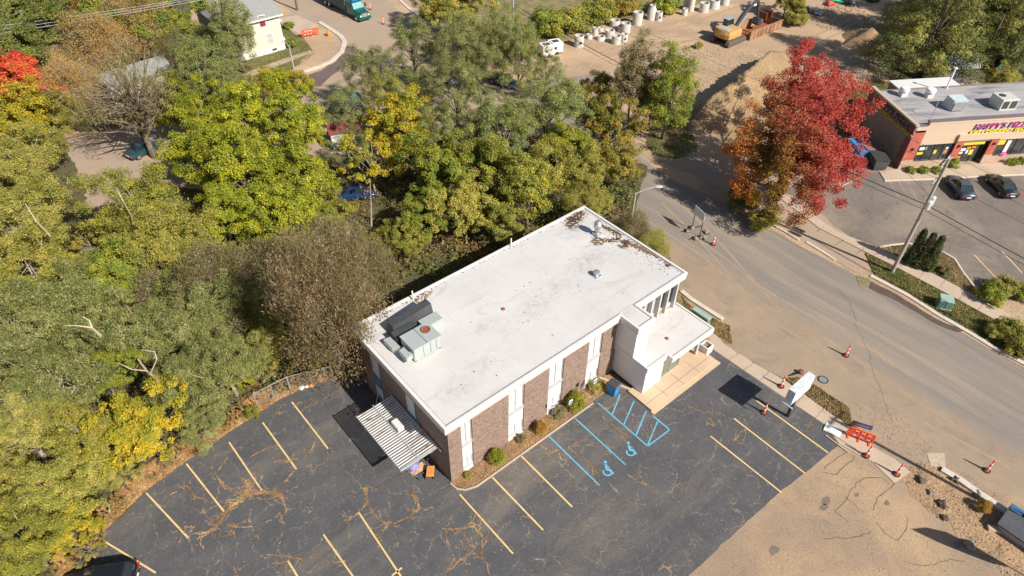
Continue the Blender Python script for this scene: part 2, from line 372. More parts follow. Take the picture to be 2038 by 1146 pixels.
ground('wet_road', [(576, 160), (640, 140), (672, 118), (692, 90), (715, 100), (700, 128), (660, 150), (640, 172), (585, 172)], .012, M_wet, .2)
ground('far_verge', [(1040, -40), (1480, -60), (1440, 0), (1380, 10), (1330, 28), (1290, 30), (1200, 48), (1160, 72), (1110, 92), (1050, 108), (985, 112), (960, 80), (880, 30), (820, -40)], .02, M_drygrass, .4)
ground('road_shoulder', [(1300, 312), (1290, 280), (1320, 258), (1360, 280), (1440, 330), (1530, 372), (1560, 400), (1500, 412), (1400, 358)], .022, M_tan, .2)
ground('verge_lawn', [(1286, 284), (1300, 308), (1345, 318), (1372, 310), (1330, 282), (1300, 268)], .028, M_grass, .2)
ground('verge_lawn', [(1284, 258), (1330, 268), (1388, 300), (1378, 262), (1340, 236), (1300, 228)], .028, M_drygrass, .2)
ground('store_lawn', [(1672, 205), (1700, 178), (1742, 160), (1800, 168), (1812, 200), (1745, 250), (1700, 300), (1660, 260)], .022, M_grass, .3)
ground('woods_floor', [(1800, 60), (1760, 130), (1790, 190), (1900, 150), (2040, 190), (2300, 240), (2500, 100), (2200, -60), (1800, -60)], .020, M_forest, .4)
ground('store_lot', [(1536, 398), (1600, 352), (1700, 300), (1745, 330), (1752, 345), (1762, 361), (1852, 357), (2038, 346), (2400, 330), (2600, 640), (2300, 760), (2045, 600), (1960, 592), (1945, 584), (1898, 516), (1845, 493), (1800, 486), (1750, 494), (1665, 462), (1590, 418)], .012, M_pizlot, .06)
ground('kerb_dirt', [(1500, 430), (1560, 385), (1600, 398), (1650, 440), (1715, 492), (1722, 520), (1700, 540), (1600, 480)], .016, M_tan, .2)
# raised pieces on the store side
ground('sidewalk', [(1548, 392), (1560, 386), (1665, 462), (1750, 494.5), (1869, 552), (1949, 594), (1995, 619), (2060, 655), (2046, 664), (1974, 634), (1869, 577), (1773, 527), (1722, 502), (1630, 455)], .09, M_conc, thick=.09)
ground('verge', [(1722, 504), (1773, 528), (1869, 578), (1974, 635), (2060, 676), (2120, 770), (2016, 706), (1974, 686), (1869, 625), (1806, 585.7), (1741, 548)], .06, M_grass, .05, thick=.06)
ground('island_bed', [(1752, 494), (1773, 490), (1806.6, 486.5), (1848, 495.6), (1875, 504), (1897, 516.5), (1915, 545), (1948, 586), (1949, 592), (1869, 550), (1800, 518)], .06, M_drygrass, thick=.06)
isl = [G(*p) for p in [(1750, 493), (1773, 488.5), (1806.6, 485), (1848, 494), (1876, 502.5), (1899, 515.5), (1917, 544), (1950, 586)]]
def kerbline(name, pts, wd, h, mat=None):
    mb = MB(); pts = [Vector((p[0], p[1], 0)) for p in pts]; Lf = []; n = len(pts)
    for i, p in enumerate(pts):
        d = (pts[min(n-1, i+1)]-pts[max(0, i-1)]).normalized(); nr = Vector((-d.y, d.x, 0))*wd/2
        Lf.append([(p.x-nr.x, p.y-nr.y, 0), (p.x-nr.x, p.y-nr.y, h-.02), (p.x-nr.x*.8, p.y-nr.y*.8, h), (p.x+nr.x*.8, p.y+nr.y*.8, h), (p.x+nr.x, p.y+nr.y, h-.02), (p.x+nr.x, p.y+nr.y, 0)])
    mb.loft(Lf); return struct(mb.build(name, mat or M_kerb))
kerbline('kerb', isl, .22, .13)
kerbline('kerb', [G(*p) for p in [(1733, 549), (1806.6, 588), (1869, 628), (1922, 658), (1974, 690), (2038, 724), (2120, 775)]], .45, .12)
ground('trench_bed', [(1733, 560), (1770, 578), (1806.6, 600), (1869, 638), (1922, 659), (1905, 661), (1886, 655), (1848, 637), (1806, 612), (1765, 590), (1729, 573)], .018, M_mud, .1)
ground('leafy_corner', [(1703, 548), (1730, 556), (1733, 562), (1716, 572), (1709, 566)], .03, M_drygrass, .1)
ground('store_walk', [(1750, 343), (1760, 358.5), (1852, 355), (1930, 351), (2060, 345), (2300, 330), (2300, 300), (2038, 322), (1785, 337)], .10, M_conc, thick=.10)
kerbline('kerb', [G(*p) for p in [(1760, 360.5), (1852, 357.5), (1930, 353), (2060, 347), (2200, 338)]], .2, .14)
# near side pavement, apron grass and kerbs
ground('sidewalk', [(1398, 640), (1440, 683), (1500, 722), (1560, 757), (1625, 802), (1692, 850), (1740, 892), (1782, 915), (1812, 940), (1780, 962), (1735, 918), (1670, 884), (1644, 847), (1560, 791), (1480, 737), (1440, 710), (1390, 676), (1380, 660)], .05, M_conc, thick=.05)
ground('verge', [(1562, 754), (1590, 752), (1618, 765), (1655, 790), (1690, 812), (1696, 850), (1660, 828), (1610, 792)], .035, M_drygrass, .08)
ground('verge', [(1350, 582), (1372, 608), (1400, 622), (1430, 640), (1452, 650), (1457, 686), (1441, 682), (1400, 655), (1372, 640), (1345, 612)], .04, M_drygrass, .08)
kerbline('kerb', [G(*p) for p in [(1356, 580), (1375, 596), (1400, 612), (1438, 636)]], .45, .16)
kerbline('kerb', [G(*p) for p in [(1873, 935), (1910, 957), (1950, 985), (2005, 1022), (2060, 1062)]], .5, .22)
kerbline('kerb', [G(*p) for p in [(1508, 428), (1530, 444), (1560, 460), (1590, 478)]], .3, .14)
kerbline('kerb', [G(*p) for p in [(1605, 482), (1635, 500), (1662, 518)]], .3, .10)
M_dig = surf('dug soil', (.44, .28, .155), (.30, .19, .11), .45, .97, c3=(.22, .15, .095), s3=.5, t3=(.54, .68), fine=.35, fs=5, bmp=.9, bd=.1)
ground('dug_soil', [(1790, 950), (1830, 925), (1870, 935), (1950, 990), (2010, 1030), (2080, 1080), (2100, 1200), (2000, 1146), (1930, 1080), (1850, 1020)], .022, M_dig, .35)
ground('patch_slab', [(1844, 902), (1880, 902), (1882, 932), (1852, 928)], .03, M_conc)
# house corner kerb
kerbline('kerb', [G(*p) for p in [(572, 152), (600, 144), (630, 135), (660, 122), (680, 104), (686, 84), (678, 72), (664, 62), (645, 50), (636, 45)]], .7, .15)
kerbline('kerb', [G(*p) for p in [(790, -5), (815, 18), (840, 38), (870, 60)]], .5, .12)
# dark seams across the tan lot
def seam(pxs, wd=.12, z=.013, mat=None, name='tar_seam', seed=0):
    pts = rough_edge([G(*p) for p in pxs]+[], .0) if False else None
    rnd = random.Random(seed+len(pxs)); P = [G(*p) for p in pxs]; out = []
    for i in range(len(P)-1):
        k = max(1, int((P[i+1]-P[i]).length/.35))
        for j in range(k): out.append(P[i].lerp(P[i+1], j/k)+Vector((rnd.uniform(-.09, .09), rnd.uniform(-.09, .09), 0)))
    out.append(P[-1]); o = MB().ribbon(out, [wd*rnd.uniform(.5, 1.3) for _ in out], z).build(name, mat or M_tar); upnormals(o); return struct(o)
for i, s in enumerate([[(1700, 908), (1697, 915), (1680, 930), (1665, 945), (1650, 943), (1640, 940)], [(1684, 903), (1660, 917), (1650, 924), (1640, 932)],
        [(1770, 962), (1755, 952), (1730, 950), (1712, 955), (1700, 968), (1690, 983), (1678, 998), (1663, 1018), (1690, 1040)],
        [(1786, 960), (1765, 975), (1748, 990), (1740, 1004), (1738, 1016)], [(1680, 988), (1700, 1003), (1720, 1020)],
        [(1745, 1040), (1757, 1058), (1775, 1068), (1788, 1076), (1800, 1060), (1808, 1045), (1806, 1030)],
        [(1798, 1116), (1815, 1124), (1850, 1126), (1880, 1115), (1920, 1118)], [(1640, 1072), (1700, 1070), (1735, 1058)]]):
    seam(s, .065, .0135, seed=i)
seam([(1700, 640), (1728, 700), (1740, 745), (1758, 790), (1775, 845)], .02, .016)
seam([(1664, 570), (1690, 600), (1704, 640)], .03, .016)
for p in [[(1440, 683), (1500, 723), (1562, 757)], [(1500, 722), (1480, 737)], [(1470, 703), (1452, 716)], [(1530, 740), (1512, 758)], [(1600, 785), (1583, 806)], [(1640, 812), (1622, 832)]]:
    seam(p, .04, .054, name='pavement_joint')
for p in [(1600, 425, 1580, 440), (1640, 452, 1625, 462), (1680, 478, 1662, 488), (1720, 494, 1706, 506), (1800, 519, 1790, 534), (1840, 538, 1828, 555), (1880, 558, 1868, 575), (1920, 579, 1908, 598), (1960, 600, 1946, 618)]:
    seam([(p[0], p[1]), (p[2], p[3])], .04, .094, name='pavement_joint')
# ---------------------------------------------------------------- painted lines
def line(x0, y0, x1, y1, wd=.12, mat=None, name='parking_line', z=.019):
    a, b = G(x0, y0), G(x1, y1); d = (b-a); n = max(2, int(d.length/.4)); rnd = random.Random(int(x0+y0))
    pts = [a+d*i/n for i in range(n+1)]
    o = MB().ribbon(pts, [wd*rnd.uniform(.85, 1.1) for _ in pts], z).build(name, mat or M_yline); upnormals(o); return struct(o)
for l in [(581, 800, 653, 893), (523, 841, 590, 934), (456, 880, 521, 976), (371, 923, 446, 1018), (291, 981, 375, 1071), (196, 1070, 310, 1140),
          (1038, 908, 1139, 1009), (980, 950, 1081, 1055), (915, 984, 1021, 1102), (714, 1020, 800, 1150), (644, 1064, 706, 1152), (573, 1116, 600, 1160),
          (1505, 797, 1648, 901), (1461, 833, 1602, 942), (1414, 868, 1555, 980), (800, 1130, 780, 1146)]:
    line(*l)
for l in [(1092, 868, 1193, 966), (1145, 833, 1245, 925), (1190, 802, 1289, 888), (1289, 888, 1332, 856), (1299, 827, 1332, 855), (1234, 785, 1219, 824), (1262, 798, 1241, 846), (1286, 818, 1266, 866), (1309, 838, 1289, 886)]:
    line(*l, mat=M_bline, wd=.11)
for l in [(1770, 360, 1788, 393), (1787, 358, 1812, 402), (1806, 363, 1832, 408), (1788, 393, 1822, 420)]: line(*l, mat=M_wline, wd=.09, z=.017)
for l in [(1939, 507, 1983, 554), (1995, 501, 2034, 543), (1664, 376, 1716, 351)]: line(*l, wd=.11, z=.017)
for l in [(1674, 371, 1668, 358), (1690, 364, 1684, 350), (1706, 356, 1700, 343)]: line(*l, wd=.1, z=.017)
# wheelchair marks, painted facing the entrance drive
for l in [(1030, 905, 1040, 915), (2000, 0, 2001, 1)][:0]: line(*l)
def wheelchair(px, py):
    c = G(px, py); mb = MB(); z = .020; ca_, sa_ = math.cos(R_(-42))*.85, math.sin(R_(-42))*.85
    T = lambda x, y: (c.x+x*ca_-y*sa_, c.y+x*sa_+y*ca_)
    arc = [T(-.02+.36*math.cos(a), -.28+.33*math.sin(a)) for a in [R_(150+i*15) for i in range(17)]]
    mb.ribbon(arc, .12, z)
    mb.ribbon([T(-.12, .5), T(-.08, .1), T(-.06, -.05), T(.24, -.05), T(.38, -.38), T(.52, -.34)], .19, z+.001)
    mb.ribbon([T(-.1, .2), T(.18, .2)], .12, z+.002)
    mb.sheet([T(-.14+.15*math.cos(a), .72+.15*math.sin(a)) for a in [i*math.pi/5 for i in range(10)]], z)
    o = mb.build('wheelchair_mark', M_bline); upnormals(o); struct(o)
wheelchair(1209, 934); wheelchair(1255, 895)
# leaf filled cracks: real leaves lying along the big cracks
def debris(paths, seed=5):
    rng = np.random.default_rng(seed); P = []
    for wd, dens, pp in paths:
        pts = [G(*p) for p in pp]
        for i in range(len(pts)-1):
            a, b = pts[i], pts[i+1]; n = int((b-a).length*dens)
            t = rng.random(n); d = (b-a).normalized(); k = rng.random()*6.28
            off = rng.normal(0, wd, n)+wd*1.0*np.sin(t*(b-a).length*4+k)
            keep = (np.sin(t*(b-a).length*5.1+k*3)+np.sin(t*(b-a).length*2.3+k)+rng.normal(0, .5, n)) > -.35
            t = t[keep]; off = off[keep]*(.25+.42*np.abs(np.sin(t*(b-a).length*1.7+k))); n = len(t)
            x = a.x+(b.x-a.x)*t-d.y*off; y = a.y+(b.y-a.y)*t+d.x*off
            P.append(np.stack([x, y, .018+rng.random(n)*.02], 1))
    br = []
    for _ in range(150):                                       # fine side branches off the main cracks
        q = np.concatenate(P)[rng.integers(0, sum(len(a) for a in P))]; an = rng.uniform(0, 6.28); ln = rng.uniform(.3, 1.6); n = int(ln*38); t = rng.random(n)
        br.append(np.stack([q[0]+np.cos(an)*ln*t+rng.normal(0, .03, n)+.08*np.sin(t*9), q[1]+np.sin(an)*ln*t+rng.normal(0, .03, n)+.08*np.cos(t*7), .018+rng.random(n)*.01], 1))
    P = np.concatenate(P+br); N_ = np.tile(np.array([0, 0, 1.]), (len(P), 1)); U, V = leaf_arrays(rng, P, N_, .075, .7, .3)
    me = quads_mesh('crack_leaves', P, U, V); me.materials.append(M_litter)
    o = bpy.data.objects.new('crack_leaves', me); sc.collection.objects.link(o); return o
cp = [(.10, 150, [(395, 1063), (425, 1055), (440, 1040), (455, 1010), (480, 995), (495, 960), (498, 975), (520, 982), (540, 980)]),
      (.10, 130, [(455, 1015), (470, 1000), (500, 985), (530, 978), (560, 985)]), (.16, 160, [(486, 960), (496, 985), (478, 1000), (455, 1012), (430, 1030)]),
      (.05, 90, [(420, 930), (430, 945), (440, 962), (452, 978)]), (.05, 90, [(490, 915), (515, 900), (540, 890), (560, 880)]),
      (.06, 90, [(545, 920), (580, 916), (610, 908), (622, 895), (625, 882)]), (.08, 110, [(560, 975), (572, 955), (583, 940), (590, 930)]),
      (.06, 100, [(556, 978), (565, 1000), (570, 1020)]), (.14, 170, [(724, 970), (728, 985), (730, 1002)]), (.05, 90, [(730, 1002), (716, 1018), (700, 1030), (680, 1048)]),
      (.06, 90, [(732, 1003), (745, 1025), (765, 1042), (790, 1040), (815, 1028), (835, 1012), (830, 995), (820, 985)]), (.04, 80, [(775, 1042), (760, 1060), (752, 1072)]),
      (.05, 80, [(880, 1052), (905, 1055), (930, 1050), (945, 1048), (955, 1062), (962, 1075)]), (.03, 60, [(960, 1075), (935, 1100), (905, 1125), (880, 1146)]),
      (.03, 60, [(958, 1075), (962, 1100), (975, 1146)]), (.03, 60, [(528, 1104), (560, 1106), (600, 1112), (640, 1108), (655, 1120), (690, 1118)]),
      (.05, 90, [(465, 1060), (472, 1080), (470, 1100), (465, 1130), (470, 1146)]), (.05, 80, [(450, 1045), (480, 1050), (515, 1046), (540, 1035), (565, 1015)]),
      (.03, 55, [(1060, 880), (1100, 900), (1130, 890), (1150, 880), (1170, 875)]), (.03, 55, [(1130, 890), (1150, 905), (1178, 925), (1180, 950)]), (.03, 60, [(1200, 830), (1230, 855), (1250, 870)]),
      (.05, 60, [(1220, 806), (1240, 790), (1252, 786)]), (.04, 60, [(1295, 845), (1302, 870)]), (.04, 60, [(1355, 805), (1370, 810), (1395, 818), (1408, 830), (1425, 850)]),
      (.03, 50, [(1240, 938), (1265, 955), (1290, 970), (1310, 985)]), (.03, 50, [(1600, 835), (1605, 855), (1595, 870), (1575, 885), (1572, 905)]), (.03, 50, [(1460, 880), (1475, 860), (1495, 850)]),
      (.12, 60, [(600, 820), (630, 800), (645, 785)]), (.10, 70, [(548, 825), (575, 815), (600, 800)]), (.05, 80, [(338, 985), (372, 968), (392, 990), (410, 995)]), (.04, 70, [(345, 1060), (365, 1050), (388, 1048)])]
stuff(debris(cp), 'orange leaves packed into the cracks of the dark parking lot', 'leaves')
edge = [G(*p) for p in [(120, 1160), (196, 1068), (292, 975), (380, 911), (470, 851), (560, 793), (622, 765), (700, 750), (690, 735), (620, 742), (560, 755), (500, 790), (430, 838), (360, 880), (280, 935), (200, 1010), (90, 1120)]]
stuff(scatter('leaf_litter', edge, 26000, M_litter, .17, .6, (.03, .16), .5), 'band of brown fallen leaves along the lot edge', 'leaves')
stuff(scatter('loose_leaves', [G(*p) for p in lotpts], 1500, M_litter, .09, .7, (.02, .03), .2, seed=9), 'single leaves blown over the dark asphalt', 'leaves')
bedP = [(-.1, -.05), (.3, -1.0), (1.3, -1.35), (12.9, -1.35), (15.8, -1.35), (16.2, -.6), (16.2, -.05)]
struct(MB().prism(bedP, 0, .07).build('planting_bed', M_bed))
kerbline('kerb', [(-.15, -.1), (-.05, -.75), (.35, -1.2), (1.2, -1.5), (5, -1.5), (13, -1.5)], .14, .10, M_conc)
stuff(scatter('bed_leaves', [Vector((p[0], p[1], 0)) for p in bedP], 3500, M_litter, .11, .6, (.08, .14), .6, seed=11), 'dry leaves and bark on the bed below the brick wall', 'leaves')
M_blade = leafmat('grass blade', (.10, .14, .025), (.17, .18, .05), (.28, .22, .08), .25, .5)
M_blade2 = leafmat('dry blade', (.24, .20, .07), (.15, .16, .05), (.38, .26, .12), .35, .5)
for pl, n_, mt_, nm in [([(1722, 504), (1773, 528), (1869, 578), (1974, 635), (2060, 676), (2120, 770), (2016, 706), (1974, 686), (1869, 625), (1806, 586), (1741, 548)], 16000, M_blade, 'green verge grass between pavement and kerb'),
        ([(1562, 754), (1590, 752), (1618, 765), (1655, 790), (1690, 812), (1696, 850), (1660, 828), (1610, 792)], 5000, M_blade2, 'dry grass on the verge behind the white sign'),
        ([(1356, 588), (1372, 608), (1430, 640), (1452, 650), (1457, 684), (1400, 653), (1372, 638)], 5000, M_blade2, 'dry grass beside the flat roofed entrance'),
        ([(1752, 494), (1806, 487), (1875, 504), (1897, 517), (1948, 586), (1869, 550)], 6000, M_blade2, 'dry grass and leaves on the parking island'),
        ([(1672, 205), (1700, 178), (1742, 160), (1800, 168), (1812, 200), (1745, 250), (1700, 300), (1660, 260)], 14000, M_blade, 'lawn beside the pizza store'),
        ([(1286, 284), (1300, 308), (1345, 318), (1388, 300), (1378, 262), (1340, 236), (1300, 228)], 7000, M_blade, 'shaded roadside grass under the green tree'),
        ([(385, 215), (470, 178), (585, 138), (627, 108), (600, 70), (565, 50), (540, 20), (380, 60), (340, 200)], 22000, M_blade, 'green lawn round the yellow house')]:
    stuff(scatter('grass', [G(*p) for p in pl], n_, mt_, .16, .5, (.05, .14), 1.2, seed=n_), nm, 'grass')
stuff(scatter('undergrowth', forestP, 70000, leafmat('undergrowth leaf', (.11, .14, .03), (.20, .20, .05), (.24, .16, .06), .2, .2), .34, .55, (.05, 1.3), 1.0, seed=21, nclump=900, cr=.9), 'low leafy undergrowth below the trees', 'undergrowth')
M_stone = surf('gravel', (.50, .37, .25), (.33, .24, .16), 6, .95, fine=.3, fs=20)
def gravel(name, pxs, n, size, seed, label, mat=None):
    o = scatter(name, [G(*p) for p in pxs], n, mat or M_stone, size, .8, (.02, .02+size*.5), .9, seed=seed); stuff(o, label, 'gravel')
gravel('gravel', [(1790, 945), (1830, 920), (1870, 930), (1950, 985), (2010, 1030), (2080, 1080), (2100, 1200), (2000, 1146), (1930, 1080), (1850, 1020)], 1300, .12, 31, 'stones and roots in the dug dirt at the lower right')
gravel('gravel', [(1700, 800), (1760, 800), (1900, 930), (2038, 1020), (2038, 1040), (1870, 935), (1800, 930), (1720, 880), (1695, 850)], 1100, .08, 32, 'loose gravel along the road side of the pavement')
gravel('gravel', [(1300, 420), (1360, 520), (1470, 560), (1440, 480), (1380, 430)], 500, .07, 33, 'small stones on the road by the blank sign')
gravel('gravel', [(1360, 180), (1300, 80), (1420, 100), (1500, 90), (1540, 110), (1440, 150), (1400, 190)], 1500, .16, 34, 'stones and clods in the yard by the digger')
gravel('gravel', [(1580, 20), (1700, 0), (1760, 60), (1640, 60)], 1600, .25, 35, 'scattered bits of scrap and stone at the top of the yard')
gravel('gravel', [(1640, 930), (1740, 960), (1800, 1050), (1900, 1100), (1900, 1146), (1500, 1146), (1420, 1120)], 1500, .06, 36, 'grit on the tan lot')
for k_, (a_, b_) in enumerate([((1200, 110), (1420, 60)), ((1210, 120), (1425, 70)), ((1150, 160), (1330, 250)), ((1250, 70), (1480, 10)), ((1380, 240), (1700, 120)), ((1540, 110), (1800, 20))]):
    A_, B_ = G(*a_), G(*b_); d_ = B_-A_; n_ = Vector((-d_.y, d_.x, 0)).normalized(); pts_ = [A_+d_*i/24+n_*(.9*math.sin(i*.22+k_)) for i in range(25)]
    for o_ in (-.95, .95):
        q_ = MB().ribbon([p+n_*o_ for p in pts_], .42, .012+k_*.0013).build('wheel_track', surf('wheel track', (.31, .215, .14), (.42, .29, .185), 1.6, .97, fine=.3, fs=4, bmp=.6, bd=.05)); upnormals(q_); struct(q_)
for k_, (a_, b_) in enumerate([((1330, 400), (1560, 640)), ((1560, 640), (1900, 860)), ((1400, 560), (1640, 740)), ((1640, 740), (2000, 950)), ((1480, 560), (1800, 760)), ((1300, 430), (1480, 560))]):
    A_, B_ = G(*a_), G(*b_); d_ = B_-A_; n_ = Vector((-d_.y, d_.x, 0)).normalized(); pts_ = [A_+d_*i/24+n_*(.25*math.sin(i*.2+k_)) for i in range(25)]
    for o_ in (-.9, .9):
        q_ = MB().ribbon([p+n_*o_ for p in pts_], .25, .0095+k_*.0009).build('wheel_track', surf('road wheel track', (.285, .215, .15), (.36, .265, .18), .6, .95, fine=.2, fs=7, bmp=.2)); upnormals(q_); struct(q_)
for px_, py_, r_ in ((1643, 997, .45), (1640, 1010, .4), (1765, 1001, .3), (1905, 1084, .4), (1540, 1095, .5), (1705, 985, .25)):
    c_ = G(px_, py_); rr_ = random.Random(px_); q_ = MB().sheet([(c_.x+r_*rr_.uniform(.7, 1.1)*math.cos(a), c_.y+r_*.6*rr_.uniform(.7, 1.1)*math.sin(a)) for a in [i*math.pi/7 for i in range(14)]], .0145).build('oil_stain', surf('oil stain', (.15, .12, .095), (.20, .155, .12), 3, .8, fine=.2)); upnormals(q_); struct(q_)
#@@PART3
# ================================================================ MAIN BUILDING
def brickmat(name, c1, c2, mortar, sc_=1.0):
    mt, N, L, bs = newmat(name); tc = N.new('ShaderNodeTexCoord'); sp = N.new('ShaderNodeSeparateXYZ'); L.new(tc.outputs['Object'], sp.inputs[0])
    ad = N.new('ShaderNodeMath'); L.new(sp.outputs[0], ad.inputs[0]); L.new(sp.outputs[1], ad.inputs[1])
    cb = N.new('ShaderNodeCombineXYZ'); L.new(ad.outputs[0], cb.inputs[0]); L.new(sp.outputs[2], cb.inputs[1])
    br = N.new('ShaderNodeTexBrick'); L.new(cb.outputs[0], br.inputs['Vector'])
    br.inputs['Color1'].default_value = (*c1, 1); br.inputs['Color2'].default_value = (*c2, 1); br.inputs['Mortar'].default_value = (*mortar, 1)
    br.inputs['Scale'].default_value = 1.0*sc_; br.inputs['Brick Width'].default_value = .26; br.inputs['Row Height'].default_value = .095
    br.inputs['Mortar Size'].default_value = .012; br.inputs['Mortar Smooth'].default_value = .3; br.inputs['Bias'].default_value = -.1
    v = coords(N, L); c = mixc(N, L, ramp(N, L, noise(N, L, v, .8, 4), .35, .7), br.outputs[0], (c1[0]*.75, c1[1]*.75, c1[2]*.75))
    c2_ = mixc(N, L, .65, c, br.outputs[0]); gg = N.new('ShaderNodeMapRange'); L.new(noise(N, L, v, 3.2, 5, .85), gg.inputs[0]); gg.inputs[1].default_value = .32; gg.inputs[2].default_value = .68; gg.inputs[3].default_value = .62; gg.inputs[4].default_value = 1.4
    cq = N.new('ShaderNodeCombineColor')
    for i in range(3): L.new(gg.outputs[0], cq.inputs[i])
    c2_ = mixc(N, L, 1.0, c2_, cq.outputs[0], 'MULTIPLY'); L.new(c2_, bs.inputs['Base Color']); bs.inputs['Roughness'].default_value = .9
    bump(N, L, bs, br.outputs['Fac'], -.5, .02); MATS[name] = mt; return mt
M_brick = brickmat('tan brown brick', (.26, .165, .125), (.135, .09, .07), (.36, .28, .22))
M_white = surf('white trim', (.68, .66, .63), (.62, .60, .57), .8, .6, c3=(.50, .47, .43), s3=.5, t3=(.62, .85), fine=.06, fs=12, bmp=.08)
M_whitewall = surf('white painted block', (.70, .68, .66), (.66, .64, .62), .6, .7, fine=.05, fs=10, bmp=.1)
M_grey = plain('window grey', (.44, .43, .42), .6)
def roofmat():
    mt, N, L, bs = newmat('white roof coating'); v = coords(N, L)
    c = mixc(N, L, ramp(N, L, noise(N, L, v, .22, 7, .7), .35, .7), (.60, .575, .55), (.52, .495, .475))
    c = mixc(N, L, mulv(N, L, ramp(N, L, noise(N, L, coords(N, L, 'Object', (.5, 1.4, 1), R_(12)), .42, 7, .72, .8), .56, .76), .62), c, (.36, .30, .27))
    c = mixc(N, L, mulv(N, L, ramp(N, L, noise(N, L, v, 2.6, 5, .7), .69, .74), .8), c, (.22, .15, .12))
    c = mixc(N, L, mulv(N, L, ramp(N, L, noise(N, L, v, .9, 3, .6), .62, .8), .4), c, (.48, .36, .28))
    for (x_, y_, r_, k_) in ((19.3, 6.0, 2.4, .75), (15.0, 5.2, 2.6, .5), (11.5, 4.6, 2.0, .55), (2.2, 1.6, 2.0, .5), (7.5, 5.4, 1.3, .6), (21.5, 9.8, 2.2, .5), (5.0, 2.4, 2.5, .35)):
        sb = N.new('ShaderNodeVectorMath'); sb.operation = 'SUBTRACT'; L.new(v, sb.inputs[0]); sb.inputs[1].default_value = (x_, y_, RZ-.06)
        ml_ = N.new('ShaderNodeVectorMath'); ml_.operation = 'MULTIPLY'; L.new(sb.outputs[0], ml_.inputs[0]); ml_.inputs[1].default_value = (.75, 1.5, 1)
        ln_ = N.new('ShaderNodeVectorMath'); ln_.operation = 'LENGTH'; L.new(ml_.outputs[0], ln_.inputs[0])
        fo = N.new('ShaderNodeMapRange'); L.new(ln_.outputs['Value'], fo.inputs[0]); fo.inputs[1].default_value = 0; fo.inputs[2].default_value = r_; fo.inputs[3].default_value = k_; fo.inputs[4].default_value = 0
        c = mixc(N, L, mulv(N, L, fo.outputs[0], ramp(N, L, noise(N, L, v, 1.6, 8, .78, .5), .42, .62)), c, (.30, .26, .24))
    L.new(c, bs.inputs['Base Color']); bs.inputs['Roughness'].default_value = .65; bump(N, L, bs, noise(N, L, v, 6, 4), .12, .03)
    MATS['roof'] = mt; return mt
RZ = 7.0
M_roof = roofmat()
def glassmat(name, c, rough=.08, met=.0):
    mt, N, L, bs = newmat(name); bs.inputs['Base Color'].default_value = (*c, 1); bs.inputs['Roughness'].default_value = rough
    bs.inputs['Specular IOR Level'].default_value = .9; bs.inputs['Metallic'].default_value = met
    v = coords(N, L); bump(N, L, bs, noise(N, L, v, 1.2, 2), .04, .02); MATS[name] = mt; return mt
M_glass = glassmat('dark window glass', (.035, .045, .05)); M_door = glassmat('entrance glass', (.16, .19, .14), .05, .15)
M_blind = plain('pale blind', (.62, .62, .61), .5); M_fin = plain('grey fin', (.50, .48, .46), .6); M_bronze = plain('bronze frame', (.10, .09, .08), .4, .3)
M_side = plain('side window glass', (.13, .24, .30), .2)
office = empty('office_building', (0, 0, 0), 0, 'flat white roofed two storey brick office with white window strips and an entrance block', 'office building')
HW = 6.25; BL, BW = 23.8, 11.35
w_ = MB(); strips = [(1.10, 2.05), (5.35, 6.85), (9.28, 10.78), (13.40, 14.92)]
xs = [0]+[v for s in strips for v in s]+[19.2]
for i in range(0, len(xs), 2): w_.box(xs[i], xs[i+1], -.04, .26, 0, HW)          # brick panels
w_.box(0, .3, .27, BW, 0, HW); w_.box(.3, BL, BW-.3, BW, 0, HW); w_.box(BL-.3, BL, 0, BW-.31, 0, HW); w_.box(19.2, BL, -.04, .26, 0, 3.45)
w_.build('wall', M_brick, office)
for a, b in strips:                                                          # recessed white strip: spandrel, two windows, sills
    p = MB().box(a, b, .17, .28, .0, HW).build('window_strip', M_white, office)
    for q0, q1 in ((.12, .55), (1.65, 3.1), (5.75, HW)): MB().box(a, b, .06, .169, q0, q1).build('spandrel', M_white, p)
    MB().box(a, b, -.02, .169, 0, .119).build('sill', M_white, p)
    for z0, z1 in ((.62, 1.65), (3.42, 5.75)):
        MB().box(a+.05, b-.05, .12, .169, z0, z1).build('window', M_blind, p)
        f = MB()
        for x in ((a, a+.07), (b-.07, b), ((a+b)/2-.03, (a+b)/2+.03)): f.box(x[0], x[1], .07, .118, z0, z1)
        f.box(a, b, .05, .118, z1-.06, z1+.0); f.build('frame', M_grey, p)
    MB().box(a+.01, b-.01, -.02, .168, 3.102, 3.42).build('sill', M_grey, p); MB().box(a+.01, b-.01, -.02, .168, .551, .62).build('sill', M_grey, p)
# left end wall windows and door in the shade
for y0 in (3.9, 8.7):
    p = MB().box(-.05, -.002, y0, y0+1.2, .3, HW-.05).build('window_strip', M_side, office)
    for z0, z1 in ((.9, 2.0), (3.5, 5.4)): MB().box(-.07, -.051, y0+.1, y0+1.1, z0, z1).build('window', M_blind, p)
